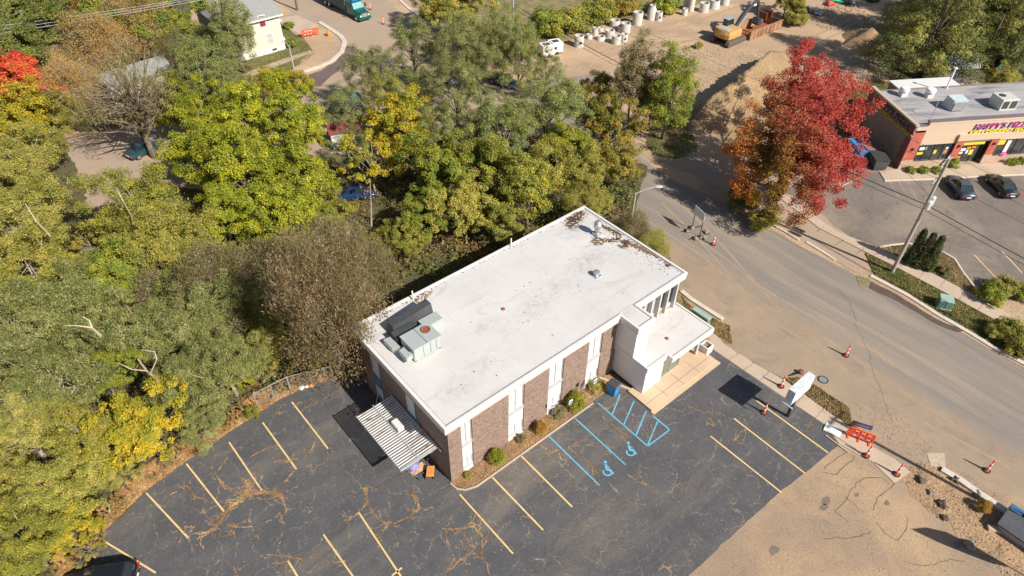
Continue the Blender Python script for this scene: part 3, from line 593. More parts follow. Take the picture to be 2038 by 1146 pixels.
# roof slab with eaves: main + tower tongue
OV = .38; RZ = 7.0
rp = [(-OV, -OV), (16.25, -OV), (16.25, -2.25), (18.12, -2.25), (18.12, -OV), (BL+OV, -OV), (BL+OV, BW+OV), (-OV, BW+OV)]
roof = MB().prism(rp, HW+.12, RZ-.06).build('roof', M_roof, office)
def ring(mb, pts, wd, z0, z1):
    n = len(pts); P = [Vector((p[0], p[1], 0)) for p in pts]; inn = []
    for i in range(n):
        a = (P[i]-P[i-1]).normalized(); b = (P[(i+1) % n]-P[i]).normalized(); na = Vector((-a.y, a.x, 0)); nb = Vector((-b.y, b.x, 0))
        k = na+nb; k = k/(k.dot(na)) if abs(k.dot(na)) > 1e-6 else na; inn.append(P[i]+k*wd)
    for i in range(n):
        j = (i+1) % n; mb.prism([P[i], P[j], inn[j], inn[i]], z0, z1)
    return mb
out2 = [(-OV-.03, -OV-.03), (16.22, -OV-.03), (16.22, -2.28), (18.15, -2.28), (18.15, -OV-.03), (BL+OV+.03, -OV-.03), (BL+OV+.03, BW+OV+.03), (-OV-.03, BW+OV+.03)]
ring(MB(), out2, .20, RZ-.25, RZ+.05).build('roof_edge', M_white, office)
fsc = MB(); inr = [(-.05, -.05), (16.42, -.05), (16.42, -2.08), (17.98, -2.08), (17.98, -.05), (BL+.05, -.05), (BL+.05, BW+.05), (-.05, BW+.05)]
for i in range(8):
    j = (i+1) % 8; fsc.add([(*rp[i], RZ-.25), (*rp[j], RZ-.25), (*inr[j], HW-.06), (*inr[i], HW-.06)], [(0, 1, 2, 3)])
fsc.build('fascia', M_white, office)
gl = MB(); ring(gl, [(-.10, -.10), (BL+.1, -.10), (BL+.1, BW+.1), (-.10, BW+.1)], .05, RZ-.06, RZ-.035); gl.build('roof_seam', plain('seam grey', (.45, .44, .43), .8), office)
sm_ = MB()
for x in (3.0, 6.1, 9.2, 12.3, 15.4, 18.5, 21.6): sm_.box(x-.012, x+.012, -.05, BW+.05, RZ-.0605, RZ-.054)
for y in (2.9, 5.8, 8.7): sm_.box(-.05, BL+.05, y-.01, y+.01, RZ-.0605, RZ-.053)
sm_.build('membrane_seam', surf('membrane seam', (.50, .475, .45), (.56, .535, .51), 2, .8, fine=.1), office)
# tower
MB().box(16.45, 17.95, -2.05, -.045, 3.46, HW+.12).build('tower_wall', M_whitewall, office)
# upper fins and dark glass above the canopy
MB().box(18.2, BL-.02, .02, .25, 3.46, 3.9).build('lower_panel', M_white, office); MB().box(18.2, BL-.02, -.05, .25, 5.95, HW+.1).build('upper_panel', M_white, office)
wn = MB().box(18.2, BL-.3, .10, .2, 3.9, 5.95).build('upper_window', M_glass, office)
for x in ((19.3, 20.2), (20.6, 21.35)): MB().box(*x, .085, .098, 3.95, 5.9).build('curtain', plain('curtain', (.30, .29, .28), .9), wn)
for x in (19.35, 20.35, 21.35, 22.35, 23.45): MB().box(x-.09, x+.09, -.30, .08, 3.46, HW+.1).build('fin', M_fin, office)
for x in ((20.5, 21.2), (21.5, 22.2)): MB().box(*x, -.04, .018, 3.47, 3.75).build('wood_panel', plain('wood', (.45, .25, .14), .7), office)
# entrance block and canopy
MB().box(16.65, 18.85, -3.42, -.05, 0, 3.1).build('entrance_wall', M_whitewall, office)
cz = 3.46
cp_ = [(16.48, -.06), (16.48, -3.58), (18.86, -3.58), (18.86, -4.1), (24.1, -4.1), (24.1, -.06)]
MB().prism(cp_, 3.1, cz-.05).build('canopy', M_roof, office)
edg = MB()
for i in range(1, 5):
    a, b = Vector((*cp_[i], 0)), Vector((*cp_[i+1 if i < 5 else 0], 0)); d = (b-a).normalized(); n = Vector((d.y, -d.x, 0))
    edg.prism([a-d*.0+n*.03, b+n*.03, b-n*.14, a-n*.14], 2.96, cz+.03+i*.002)
edg.prism([(16.45, -.06), (16.45, -3.6), (16.59, -3.45), (16.59, -.06)], 3.0, cz+.04)
edg.build('canopy_edge', M_white, office)
gd = MB().box(18.87, 21.2, -3.3, -3.24, .32, 2.92).box(21.2, 21.26, -3.24, -.1, .32, 2.92).build('entrance_glass', M_door, office)
fr = MB()
for x in (18.88, 20.0, 21.18): fr.box(x, x+.07, -3.36, -3.22, .22, 2.95)
fr.box(18.88, 21.25, -3.37, -3.22, 2.86, 2.95); fr.box(18.88, 21.25, -3.37, -3.22, .22, .34); fr.build('door_frame', plain('door frame', (.55, .56, .54), .4, .4), gd)
MB().box(18.9, 23.7, -.09, -.045, .2, 2.96).build('porch_wall', M_whitewall, office)
MB().box(23.35, 23.6, -3.5, -3.25, 0, 3.1).build('column', M_fin, office)
# patio slab with step
pt = struct(MB().prism([(16.0, -5.05), (24.3, -5.05), (24.3, -2.6), (24.3, -.1), (16.65, -.1), (16.65, -2.5), (16.0, -2.5)], 0, .20).build('patio', M_patio))
struct(MB().box(15.9, 24.42, -5.4, -5.05, 0, .10).build('patio_step', M_patio))
for x in (18.1, 20.1, 22.1): struct(MB().box(x-.015, x+.015, -4.95, -3.45, .2, .204).build('patio_joint', M_tar))
struct(MB().box(16.1, 24.2, -4.4, -4.37, .2, .205).build('patio_joint', M_tar))
struct(MB().beam((15.2, .0, .12), (16.3, -2.6, .12), .2, .24).build('kerb', M_patio))
# ---------------------------------------------------------------- roof equipment
M_hvac = surf('galvanised grey', (.46, .50, .47), (.40, .44, .42), .7, .5, c3=(.34, .26, .19), s3=.9, t3=(.68, .8), fine=.06, metal=.2)
M_black = surf('black duct', (.045, .048, .05), (.07, .072, .075), .8, .6, fine=.1)
M_rust = surf('rust', (.30, .10, .045), (.20, .07, .035), 4, .85, fine=.3)
hv = empty('rooftop_air_unit', (2.6, 6.6, RZ-.05), 0, 'pale green grey rooftop air unit with a rusty round fan on the white roof', 'air conditioner')
MB().bbox(-1.15, 1.15, -.85, .85, .1, 1.25).build('cabinet', M_hvac, hv)
MB().box(-1.2, 1.2, -.9, .9, 1.251, 1.31).build('lid', M_hvac, hv)
sm = MB()
for x in (-.35, .25, .75): sm.box(x-.012, x+.012, -.862, -.851, .15, 1.2)
sm.box(-.02, .02, -.9, .9, 1.311, 1.325); sm.build('panel_seam', M_black, hv)
fan = MB().lathe((.62, .25, 1.31), [(.36, 0), (.36, .08), (.30, .08), (.28, .02)], 20).build('fan_guard', M_rust, hv)
MB().prism([(-1.17, -.7), (-1.75, -.8), (-1.75, .2), (-1.17, .3)], .35, .8).build('intake_hood', M_hvac, hv)
MB().box(1.15, 1.3, -.1, .3, .5, 1.0).build('junction_box', M_rust, hv)
for x in (-1.05, 1.05):
    for y in (-.8, .7): MB().box(x-.08, x+.08, y-.05, y+.1, 0, .1).build('foot', M_rust, hv)
hv2 = empty('rooftop_duct', (3.6, 9.2, RZ-.05), 0, 'black hooded duct behind the air unit at the tree side of the roof', 'duct')
MB().loft([[(-2.1, -.5, 0), (1.6, -.5, 0), (1.6, .6, 0), (-2.1, .6, 0)], [(-1.9, -.35, 1.0), (1.5, -.35, 1.35), (1.5, .35, 1.35), (-1.9, .35, 1.0)]]).build('hood', M_black, hv2)
MB().loft([[(-2.3, -1.5, .1), (-.3, -1.3, .1), (-.3, -.55, .1), (-2.3, -.6, .1)], [(-2.3, -1.5, .9), (-.3, -1.3, .75), (-.3, -.55, .75), (-2.3, -.6, .9)]]).build('elbow', M_black, hv2)
MB().box(.1, 1.7, -1.5, -.55, .0, .55).build('duct_box', M_hvac, hv2)
MB().prism([(-2.9, -1.7), (-2.35, -2.2), (-2.35, -.6), (-2.9, -.5)], 0, .5).build('side_box', M_hvac, hv2)
M_galv = plain('galvanised steel', (.48, .49, .49), .35, .6)
vt = empty('roof_ventilator', (22.1, 8.0, RZ-.05), 0, 'tall round topped metal ventilator near the leaf covered roof corner', 'roof vent')
MB().box(-.3, .3, -.3, .3, 0, .25).build('base', M_galv, vt)
MB().lathe((0, 0, .25), [(.22, 0), (.22, .45), (.32, .55), (.36, .65), (.36, .95), (.28, 1.05), (.3, 1.12), (.22, 1.25), (.05, 1.3)], 18).build('cowl', M_galv, vt, smooth=True)
vt = empty('roof_ventilator', (18.2, 4.2, RZ-.05), 0, 'small low metal vent in the middle of the white roof', 'roof vent')
MB().box(-.32, .32, -.32, .32, 0, .06).build('base', M_galv, vt)
MB().lathe((0, 0, .06), [(.18, 0), (.18, .2), (.3, .24), (.27, .38), (.08, .44)], 16).build('cowl', M_galv, vt, smooth=True)
def rdrain(x, y, z, lab):
    d = empty('roof_drain', (x, y, z), 0, lab, 'roof drain')
    MB().lathe((0, 0, 0), [(.17, 0), (.17, .03), (.12, .05), (.08, .1), (.02, .1)], 12).build('strainer', M_rust, d)
rdrain(9.8, 6.0, RZ-.06, 'small rusty roof drain in the centre of the main roof')
c0 = G(1327, 673.5, 3.41); rdrain(c0.x, c0.y, 3.41, 'rusty drain on the low entrance roof')
c0 = G(813, 592, 7.0); tag(MB().tube((0, 0, 0), (0, 0, .9), .07).build('vent_pipe', M_white, loc=(5.0, 11.3, RZ-.05)), 'white vent pipe standing at the tree side edge of the roof by the black duct', 'pipe')
tag(MB().tube((0, 0, 0), (0, 0, .9), .06).build('vent_pipe', M_white, loc=(15.2, 11.5, RZ-.05)), 'white pipe on the far long edge of the roof beside the trees', 'pipe')
# roof corner leaf debris
M_debris = leafmat('roof debris', (.13, .075, .05), (.20, .12, .08), (.30, .20, .10), .2)
def roofdebris():
    rng = np.random.default_rng(4); P = []
    for n, wd, pp in [(2600, .30, [(23.3, 11.2), (22.3, 11.0), (21.2, 10.4)]), (700, .16, [(21.4, 7.6), (21.2, 7.2), (21.6, 6.9), (21.9, 7.2), (21.6, 7.6)]), (1300, .13, [(21.9, 7.1), (22.3, 6.7), (22.7, 6.4), (23.1, 6.4), (23.4, 6.8), (23.6, 7.4)]),
                      (900, .13, [(23.3, 9.0), (23.5, 7.8), (23.6, 6.6)]), (1900, .15, [(23.2, 5.9), (23.55, 5.3), (23.7, 3.5)]), (700, .11, [(22.4, 5.6), (22.8, 5.2), (23.3, 5.6)]), (500, .07, [(23.8, 4.2), (23.85, 1.1)]), (160, .05, [(23.8, 1.5), (23.6, 1.2)]),
                      (350, .10, [(-.1, 11.3), (8, 11.5), (20, 11.55)]), (500, .2, [(5, 11), (6.5, 11.2)]), (90, 1.8, [(3, 3), (22, 4.5)]), (200, .5, [(23.3, 9.5), (23.2, 1)])]:
        pts = [Vector((*p, 0)) for p in pp]
        tot = sum((pts[i+1]-pts[i]).length for i in range(len(pts)-1))
        for i in range(len(pts)-1):
            a, b = pts[i], pts[i+1]; k = int(n*(b-a).length/tot); t = rng.random(k); o1 = rng.normal(0, wd, k); o2 = rng.normal(0, wd, k)
            P.append(np.stack([a.x+(b.x-a.x)*t+o1, a.y+(b.y-a.y)*t+o2, RZ-.05+rng.random(k)*.05], 1))
    P = np.concatenate(P); P = P[(np.sin(P[:, 0]*9+2*np.sin(P[:, 1]*6))*np.sin(P[:, 1]*8+2*np.sin(P[:, 0]*5))+rng.normal(0, .25, len(P))) > -.12]; P[:, 0] = np.clip(P[:, 0], -.3, 23.93); P[:, 1] = np.clip(P[:, 1], -.3, 11.6)
    U, V = leaf_arrays(rng, P, np.tile(np.array([0, 0, 1.]), (len(P), 1)), .12, .6, .4)
    me = quads_mesh('roof_leaves', P, U, V); me.materials.append(M_debris); o = bpy.data.objects.new('roof_leaves', me); sc.collection.objects.link(o); return o
stuff(roofdebris(), 'dark rotting leaves piled in the far corner of the white roof', 'leaves')
# ---------------------------------------------------------------- patio cover on the end wall
M_slat = surf('aluminium slat', (.74, .72, .70), (.64, .62, .60), 1.5, .5, c3=(.26, .11, .07), s3=1.0, t3=(.56, .68), fine=.08, stretch=(.35, 2.2, 1))
pc = empty('patio_cover', (-1.65, 4.25, 0), 0, 'white slatted metal awning over the side door of the office', 'awning')
X0, X1, Y0, Y1, Z = -1.5, 1.5, -2.95, 3.0, 3.05
ls = MB(); n = 27; pitch = (Y1-Y0)/n
for i in range(n):
    y = Y0+i*pitch+.01; ls.loft([[(x, y, Z-.02+.02*(x+1.5)), (x, y+.02, Z+.05+.02*(x+1.5)), (x, y+pitch*.60, Z+.02*(x+1.5)), (x, y+pitch*.62, Z-.05+.02*(x+1.5))] for x in (X0, X1)])
ls.build('slats', M_slat, pc)
gp = MB()
for i in range(n-1):
    y = Y0+(i+1)*pitch-.075; gp.box(X0+.04, X1-.04, y, y+.07, Z-.09, Z-.06)
gp.build('rib', plain('slat gap shade', (.12, .08, .065), .8), pc)  # dark strips under the slat gaps, their colour standing in for shade
bmz = MB().box(X0-.04, X0+.02, Y0, Y1, Z-.14, Z+.04).box(X1-.0, X1+.06, Y0-.5, Y1, Z-.10, Z+.1).box(-.1, -.02, Y0, Y1, Z+.075, Z+.11)
bmz.box(X0, X1, Y0-.06, Y0-.01, Z-.12, Z+.09); bmz.build('beam', plain('beam steel', (.50, .52, .54), .4, .3), pc)
for y in (Y0+.4, Y1-.4): MB().tube((X0+.6, y, Z-.1), (X1, y, Z-1.0), .03).build('bracket', M_galv, pc)
tag(MB().bbox(-.25, .25, -.5, .5, 0, .38).build('wall_box', M_white, loc=(-1.35, 4.4, 3.17)), 'white metal box lying on the slatted awning', 'box')
tag(MB().tube((0, 0, 0), (.9, .2, 2.5), .03).build('pole', plain('tan wood', (.5, .32, .2), .8), loc=(-1.7, 7.6, 1.2)), 'thin brown pole leaning by the awning on the shaded wall', 'pole')
M_orange = plain('orange plastic', (.70, .27, .07), .6); M_purple = plain('purple bag', (.25, .23, .42), .6)
cart = empty('hand_cart', (G(857, 943).x, G(857, 943).y, 0), R_(-40), 'orange cart with black handle parked by the shaded brick end wall', 'cart')
MB().bbox(-.28, .28, -.42, .42, .3, .45).build('tray', M_orange, cart)
MB().path([(-.25, .45, .35), (-.25, .85, .7), (.25, .85, .7), (.25, .45, .35)], .025).build('handle', M_black, cart)
for x in (-.3, .3):
    for y in (-.35, .35): MB().tube((x-.03, y, .14), (x+.03, y, .14), .14, n=12).build('wheel', M_black, cart)
c0 = G(846, 941); ht = empty('hand_truck', (c0.x-.6, c0.y+.4, 0), R_(20), 'black hand truck lying beside the orange cart', 'hand truck')
MB().path([(-.2, -.5, .1), (-.2, .5, .12), (.2, .5, .12), (.2, -.5, .1)], .025).path([(-.2, 0, .1), (.2, 0, .1)], .02).build('frame', M_galv, ht)
for x in (-.28, .28): MB().tube((x-.03, -.5, .12), (x+.03, -.5, .12), .12, n=12).build('wheel', M_black, ht)
c0 = G(838, 926)
def blob(name, mat, loc, r, squash=.6, seed=0, label=None, cat=None, amp=.18):
    bm = bmesh.new(); bmesh.ops.create_icosphere(bm, subdivisions=3, radius=1); rnd = random.Random(seed); ph = [rnd.uniform(0, 6) for _ in range(6)]
    for v in bm.verts:
        k = 1+amp*(math.sin(v.co.x*3+ph[0])*math.sin(v.co.y*4+ph[1])+.5*math.sin(v.co.z*7+ph[2]+v.co.x*5)); v.co *= k*r; v.co.z = max(v.co.z*squash+r*squash*.7, 0)
    me = bpy.data.meshes.new(name); bm.to_mesh(me); bm.free(); me.materials.append(mat); me.polygons.foreach_set('use_smooth', [True]*len(me.polygons))
    o = bpy.data.objects.new(name, me); sc.collection.objects.link(o); o.location = loc; return tag(o, label, cat)
blob('rubbish_bag', M_purple, (c0.x-.55, c0.y+.3, .02), .55, .6, 3, 'lilac bag beside the awning on the asphalt', 'bag')
tag(MB().box(-.6, .6, -.35, .35, 0, .05).build('cardboard_sheet', plain('cardboard', (.60, .36, .20), .9), loc=(c0.x-.35, c0.y-.1, .02), rot=(0, 0, R_(-8))), 'flat orange brown cardboard under the lilac bag', 'cardboard')
#@@PART4
# ================================================================ SMALL THINGS ROUND THE OFFICE
M_bin = plain('blue bin plastic', (.03, .27, .58), .45); M_lid = plain('dark lid', (.05, .055, .06), .5)
b = empty('recycling_bin', (14.95, -1.8, 0), R_(8), 'blue wheeled recycling bin with black lid beside the steps', 'bin', None, 1.2)
MB().loft([[(-.24, -.26, .05), (.24, -.26, .05), (.24, .26, .05), (-.24, .26, .05)], [(-.32, -.36, 1.0), (.32, -.36, 1.0), (.32, .36, 1.0), (-.32, .36, 1.0)]]).build('bin_body', M_bin, b)
MB().loft([[(-.34, -.39, 1.0), (.34, -.39, 1.0), (.34, .4, 1.0), (-.34, .4, 1.0)], [(-.28, -.3, 1.09), (.28, -.3, 1.09), (.28, .36, 1.11), (-.28, .36, 1.11)]]).build('lid', M_lid, b)
MB().tube((-.3, .42, 1.0), (.3, .42, 1.0), .025).build('handle', M_lid, b)
for x in (-.3, .3): MB().tube((x-.03, .3, .13), (x+.03, .3, .13), .13, n=12).build('wheel', M_lid, b)
_pp = G(1403, 699); pl = empty('planter_box', (_pp.x, _pp.y, .02), 0, 'white square planter with dry soil beside the covered entrance', 'planter')
k = MB(); S_ = .42
for s in ((-S_, S_, -S_, -S_+.1), (-S_, S_, S_-.1, S_), (-S_, -S_+.1, -S_+.101, S_-.101), (S_-.1, S_, -S_+.101, S_-.101)): k.box(*s, 0, .85)
k.build('box', M_whitewall, pl); MB().box(-.31, .31, -.31, .31, .1, .62).build('soil', M_bed, pl)
M_gbox = plain('green cabinet', (.13, .25, .20), .5)
def cabinet(loc, rz, sx, sy, h, lab):
    e = empty('electrical_cabinet', loc, rz, lab, 'utility box', 'green electrical cabinets')
    MB().bbox(-sx/2, sx/2, -sy/2, sy/2, .08, h, .04).build('cabinet_body', M_gbox, e)
    MB().box(-sx/2-.06, sx/2+.06, -sy/2-.06, sy/2+.06, 0, .08).build('pad', M_conc, e)
    MB().loft([[(-sx/2-.03, -sy/2-.03, h), (sx/2+.03, -sy/2-.03, h), (sx/2+.03, sy/2+.03, h), (-sx/2-.03, sy/2+.03, h)], [(-sx/2, -sy/2, h+.05), (sx/2, -sy/2, h+.05), (sx/2, sy/2, h+.09), (-sx/2, sy/2, h+.09)]]).build('cabinet_lid', plain('green lid', (.30, .42, .36), .5), e)
    MB().box(-.02, .02, -sy/2-.02, -sy/2-.001, .2, h-.1).build('door_seam', M_black, e)
p = G(1393, 637); cabinet((p.x, p.y, .04), R_(90), 1.8, .55, .8, 'long green electrical cabinet beside the low entrance roof')
p = G(1876, 610); cabinet((p.x, p.y, .06), R_(-60), 1.15, 1.0, .95, 'square green utility box on the verge across the road')
# accessible parking signs
M_post = plain('sign post', (.16, .20, .17), .6, .3); M_sblue = plain('sign blue', (.02, .12, .45), .5); M_swhite = plain('sign white', (.8, .8, .8), .5)
def textmesh(s, size, ext=.01, shear=0.0, bold=0.0, align='CENTER', sx=1.0):
    cu = bpy.data.curves.new('lettering', 'FONT'); cu.body = s; cu.size = size; cu.extrude = ext; cu.shear = shear; cu.offset = bold; cu.align_x = align; cu.align_y = 'CENTER'; cu.space_character = 1.12
    cu.resolution_u = 3; o = bpy.data.objects.new('tmp', cu); sc.collection.objects.link(o); bpy.context.view_layer.update()
    me = bpy.data.meshes.new_from_object(o.evaluated_get(bpy.context.evaluated_depsgraph_get())); bpy.data.objects.remove(o); bpy.data.curves.remove(cu); me.name = 'lettering'
    if sx != 1.0:
        for v in me.vertices: v.co.x *= sx
    return me
def text(s, size, mat, parent, loc, rot, name='lettering', **kw):
    me = textmesh(s, size, **kw); me.materials.clear(); me.materials.append(mat)
    o = bpy.data.objects.new(name, me); sc.collection.objects.link(o); o.parent = parent; o.location = loc; o.rotation_euler = rot; return o
def wheel_mark(mb, y, s=1.0, cz=0.0):
    """small wheelchair pictogram in the xz plane"""
    def rb(pts, wd):
        for i in range(len(pts)-1):
            a, b_ = Vector((pts[i][0], 0, pts[i][1])), Vector((pts[i+1][0], 0, pts[i+1][1])); d = (b_-a).normalized(); n = Vector((-d.z, 0, d.x))*wd/2
            mb.add([(v.x, y, v.z) for v in (a-n, b_-n, b_+n, a+n)], [(0, 1, 2, 3)])
    rb([(s*(-.02+.36*math.cos(a))*.3, cz+s*(-.2+.33*math.sin(a))*.3) for a in [R_(150+i*20) for i in range(13)]], .03*s)
    rb([(-.04*s, cz+.14*s), (-.03*s, cz), (.07*s, cz), (.12*s, cz-.1*s)], .035*s)
    mb.add([(-.04*s+.03*s*math.cos(a), y, cz+.19*s+.03*s*math.sin(a)) for a in [i*math.pi/4 for i in range(8)]], [tuple(range(8))])
def psign(x, y, h, lab, dark=False, rz=0.0):
    e = empty('parking_sign', (x, y, .07), rz, lab, 'sign', 'parking signs in the bed')
    MB().box(-.025, .025, -.02, .02, 0, h).build('post', M_post, e)
    if dark: MB().box(-.16, .16, -.035, -.022, h-.42, h+.05).build('sign_plate', M_lid, e)
    else:
        pl_ = MB().box(-.19, .19, -.035, -.022, h-.45, h+.05).build('sign_plate', M_swhite, e)
        mb = MB().add([(-.15, -.037, h-.40), (.15, -.037, h-.40), (.15, -.037, h-.08), (-.15, -.037, h-.08)], [(0, 1, 2, 3)]); mb.build('sign_field', M_sblue, pl_)
        m2 = MB(); wheel_mark(m2, -.039, 1.0, h-.24); m2.build('pictogram', M_swhite, pl_)
psign(9.35, -.55, 1.9, 'blue parking sign in front of the third white strip', rz=R_(-15)); psign(10.9, -.95, 1.5, 'small white parking sign above the bare bush')
psign(12.6, -.45, 1.8, 'dark backed sign on a post behind the round yellow green bush', True); psign(13.55, -.95, 2.0, 'white and blue parking sign right of the dark backed sign')
# cones
M_cone = plain('cone orange', (.85, .09, .03), .5); M_refl = plain('reflective white', (.80, .78, .74), .4); M_rubber = plain('black rubber', (.045, .043, .04), .8)
def make_cone():
    e = empty('traffic_cone', (0, 0, 0))
    MB().prism([(.27*math.cos(a), .27*math.sin(a)) for a in [R_(22.5+45*i) for i in range(8)]], 0, .09).build('base', M_rubber, e)
    H = 1.22; r = lambda z: .105-.055*z/H
    MB().lathe((0, 0, .09), [(r(0)+.03, 0), (r(0), .05), (r(H*.99), H), (r(H)*.4, H+.03)], 14).build('cone_body', M_cone, e, smooth=True)
    for z in (.30, .72): MB().lathe((0, 0, .09), [(r(z)+.006, z), (r(z+.2)+.006, z+.2)], 14).build('band', M_refl, e)
    return e
cone = make_cone(); first = True
for px, py, lab in [(1683, 708, 'orange cone standing alone in the dusty road'), (1520, 822, 'orange cone on the dark asphalt beside the yellow line'), (1554, 770, 'orange cone on the pavement beside the large white sign'),
                    (1419, 487, 'orange cone beside the blank white road sign'), (1963, 937, 'orange cone on the dirt near the right edge of the photo'), (1723, 908, 'orange cone just below the orange barricade'),
                    (1783, 945, 'orange cone on the pavement end beyond the barricade'), (737, 19, 'orange cone on the street beside the green truck'), (763, 48, 'orange cone in front of the green truck, half hidden by leaves'), (789, 44, 'orange cone behind the leaning tree branch near the truck')]:
    e = cone if first else copy_tree(cone); first = False
    p = G(px, py); e.location = (p.x, p.y, .055 if (px in (1554, 1723, 1783)) else .02); e.rotation_euler = (0, 0, random.Random(px).uniform(0, 3)); tag(e, lab, 'traffic cone', 'orange traffic cones')
e = copy_tree(cone); p = G(1592, 742); e.location = (p.x, p.y, .12); e.rotation_euler = (R_(28), R_(-48), 0); tag(e, 'tipped over orange cone behind the large white sign', 'traffic cone', 'orange traffic cones')
stk = None
for px, py, lab in [(1560, 426, 'left of the three striped stakes by the red tree'), (1569, 422, 'middle of the three striped stakes by the red tree'), (1583, 429, 'right of the three striped stakes by the red tree')]:
    if stk is None:
        stk = empty('striped_stake', (0, 0, 0)); MB().tube((0, 0, 0), (0, 0, 1.2), .045).build('stake', M_cone, stk)
        for z in (.3, .6, .9): MB().tube((0, 0, z), (0, 0, z+.13), .05).build('band', M_refl, stk)
        e = stk
    else: e = copy_tree(stk)
    p = G(px, py); e.location = (p.x, p.y, .02); e.rotation_euler = (R_(5), R_(12), 0); tag(e, lab, 'stake', 'striped stakes by the red tree')
p = G(1638, 756); ml = empty('manhole_cover', (p.x, p.y, .016), 0, 'round dark manhole ring on the dusty ground behind the white sign', 'manhole')
MB().lathe((0, 0, 0), [(.42, 0), (.42, .05), (.36, .05), (.34, .01)], 24).build('ring', M_rubber, ml); MB().lathe((0, 0, .012), [(.33, 0), (.33, .015)], 24).build('cover', M_galv, ml)
# pylon sign
M_signface = plain('sign face', (.80, .80, .77), .4, var=.03); M_cab = plain('sign cabinet', (.42, .48, .54), .5); M_dpole = plain('dark steel pole', (.035, .037, .05), .5, .2)
ps = empty('pylon_sign', (24.0, -12.25, 0), 0, 'large white box sign on a black post by the parking lot', 'sign')
MB().tube((0, 0, 0), (0, 0, 2.75), .14, n=12).build('post', M_dpole, ps)
cabn = MB().box(-1.34, 1.30, -.27, .30, 2.7, 4.15).build('sign_cabinet', M_cab, ps)
MB().box(-1.35, 1.31, -.28, .31, 4.151, 4.19).build('cap', plain('cap', (.60, .63, .66), .5), ps)
MB().add([(-1.02, -.276, 2.76), (1.0, -.276, 2.76), (1.24, -.276, 3.0), (1.24, -.276, 3.85), (1.0, -.276, 4.1), (-1.02, -.276, 4.1), (-1.28, -.276, 3.85), (-1.28, -.276, 3.0)], [tuple(range(8))]).build('sign_face', M_signface, cabn)
text('CUSTOM', .36, plain('faint grey lettering', (.58, .59, .58), .6), ps, (.05, -.285, 3.66), (R_(90), 0, 0), ext=.002) if False else None
M_faint = plain('faded lettering', (.52, .53, .53), .6)
fl = MB(); rnd = random.Random(2)
for z_, n_ in ((3.72, 7), (3.30, 9)):
    for i in range(n_):
        x = -.75+1.5*i/(n_-1); fl.box(x-.012, x+.012, -.281, -.277, z_-.08, z_+.09); fl.box(x+.013, x+rnd.uniform(.05, .10), -.281, -.277, z_+.05, z_+.08) if i % 2 else fl.box(x+.013, x+.08, -.281, -.277, z_-.08, z_-.05)
fl.build('lettering', M_faint, ps)
MB().box(-1.45, -1.41, -.45, .45, 2.60, 2.72).box(-1.40, -1.36, -.5, -.45, 2.55, 2.7).build('bracket', M_signface, ps)
MB().box(-.16, -.08, -.18, -.13, 0.9, 1.2).build('meter_box', M_galv, ps)
# blank road sign on rubble
p = G(1383, 462); rs = empty('temporary_sign', (p.x, p.y, 0), R_(-16), 'blank white sign on two legs standing on rubble in the road', 'sign')
MB().box(-.03, .03, -.85, -.79, 0, 2.2).build('leg', M_dpole, rs); MB().box(-.03, .03, .55, .61, 0, 2.2).build('leg', M_dpole, rs)
MB().box(-.07, -.035, -.95, .75, 2.0, 3.0).build('sign_panel', M_swhite, rs)
MB().box(-1.3, 1.3, -.86, -.78, .02, .09).box(-1.3, 1.3, .54, .62, .02, .09).build('base_frame', M_dpole, rs)
M_rock = surf('broken concrete', (.28, .23, .18), (.20, .17, .14), 3, .95, fine=.3, fs=12)
rk = random.Random(3)
for i, (dx, dy, r, lab) in enumerate([(-.9, -.8, .3, 'lump of broken concrete left of the blank sign'), (-.5, .55, .28, 'lump of broken concrete behind the blank sign'), (.2, .6, .3, 'lump of broken concrete under the blank sign panel'), (-.2, -1.2, .36, 'largest lump of broken concrete in front of the blank sign'), (.8, -.8, .26, 'lump of broken concrete nearest the orange cone')]):
    blob('concrete_lump', M_rock, (p.x+dx, p.y+dy, .02), r, .55, i, lab, 'rubble', .3)
# street lamp
def lamp(px, py, h, arm, az, lab, mt=None):
    b_ = G(px, py); e = empty('street_lamp', (b_.x, b_.y, 0), az, lab, 'street lamp'); mt = mt or plain('pale lamp steel', (.62, .63, .63), .4, .4)
    MB().path([(0, 0, 0), (0, 0, h*.5), (0, 0, h)], [.11, .09, .07], 10).build('pole', mt, e, smooth=True)
    MB().path([(0, 0, h-.1), (arm*.5, 0, h+.45), (arm, 0, h+.75)], [.06, .05, .045], 8).build('arm', mt, e)
    MB().loft([[(arm-.1, -.1, h+.68), (arm-.1, .1, h+.68), (arm-.1, .1, h+.8), (arm-.1, -.1, h+.8)], [(arm+.3, -.17, h+.66), (arm+.3, .17, h+.66), (arm+.3, .14, h+.84), (arm+.3, -.14, h+.84)], [(arm+.7, -.1, h+.72), (arm+.7, .1, h+.72), (arm+.7, .06, h+.8), (arm+.7, -.06, h+.8)]]).build('lamp_head', plain('lamp head', (.50, .52, .53), .4), e)
    MB().tube((0, 0, 0), (0, 0, .12), .2).build('base', mt, e)
p = G(1256, 442); lamp(1256, 442, 3.75, 2.0, R_(-38), 'pale steel street lamp at the far corner of the office')
p = G(1600, 600)
lamp(590, 160, 5.0, .6, R_(190), 'thin white pole beside the yellow house pavement')
b0 = G(1231, 860) 
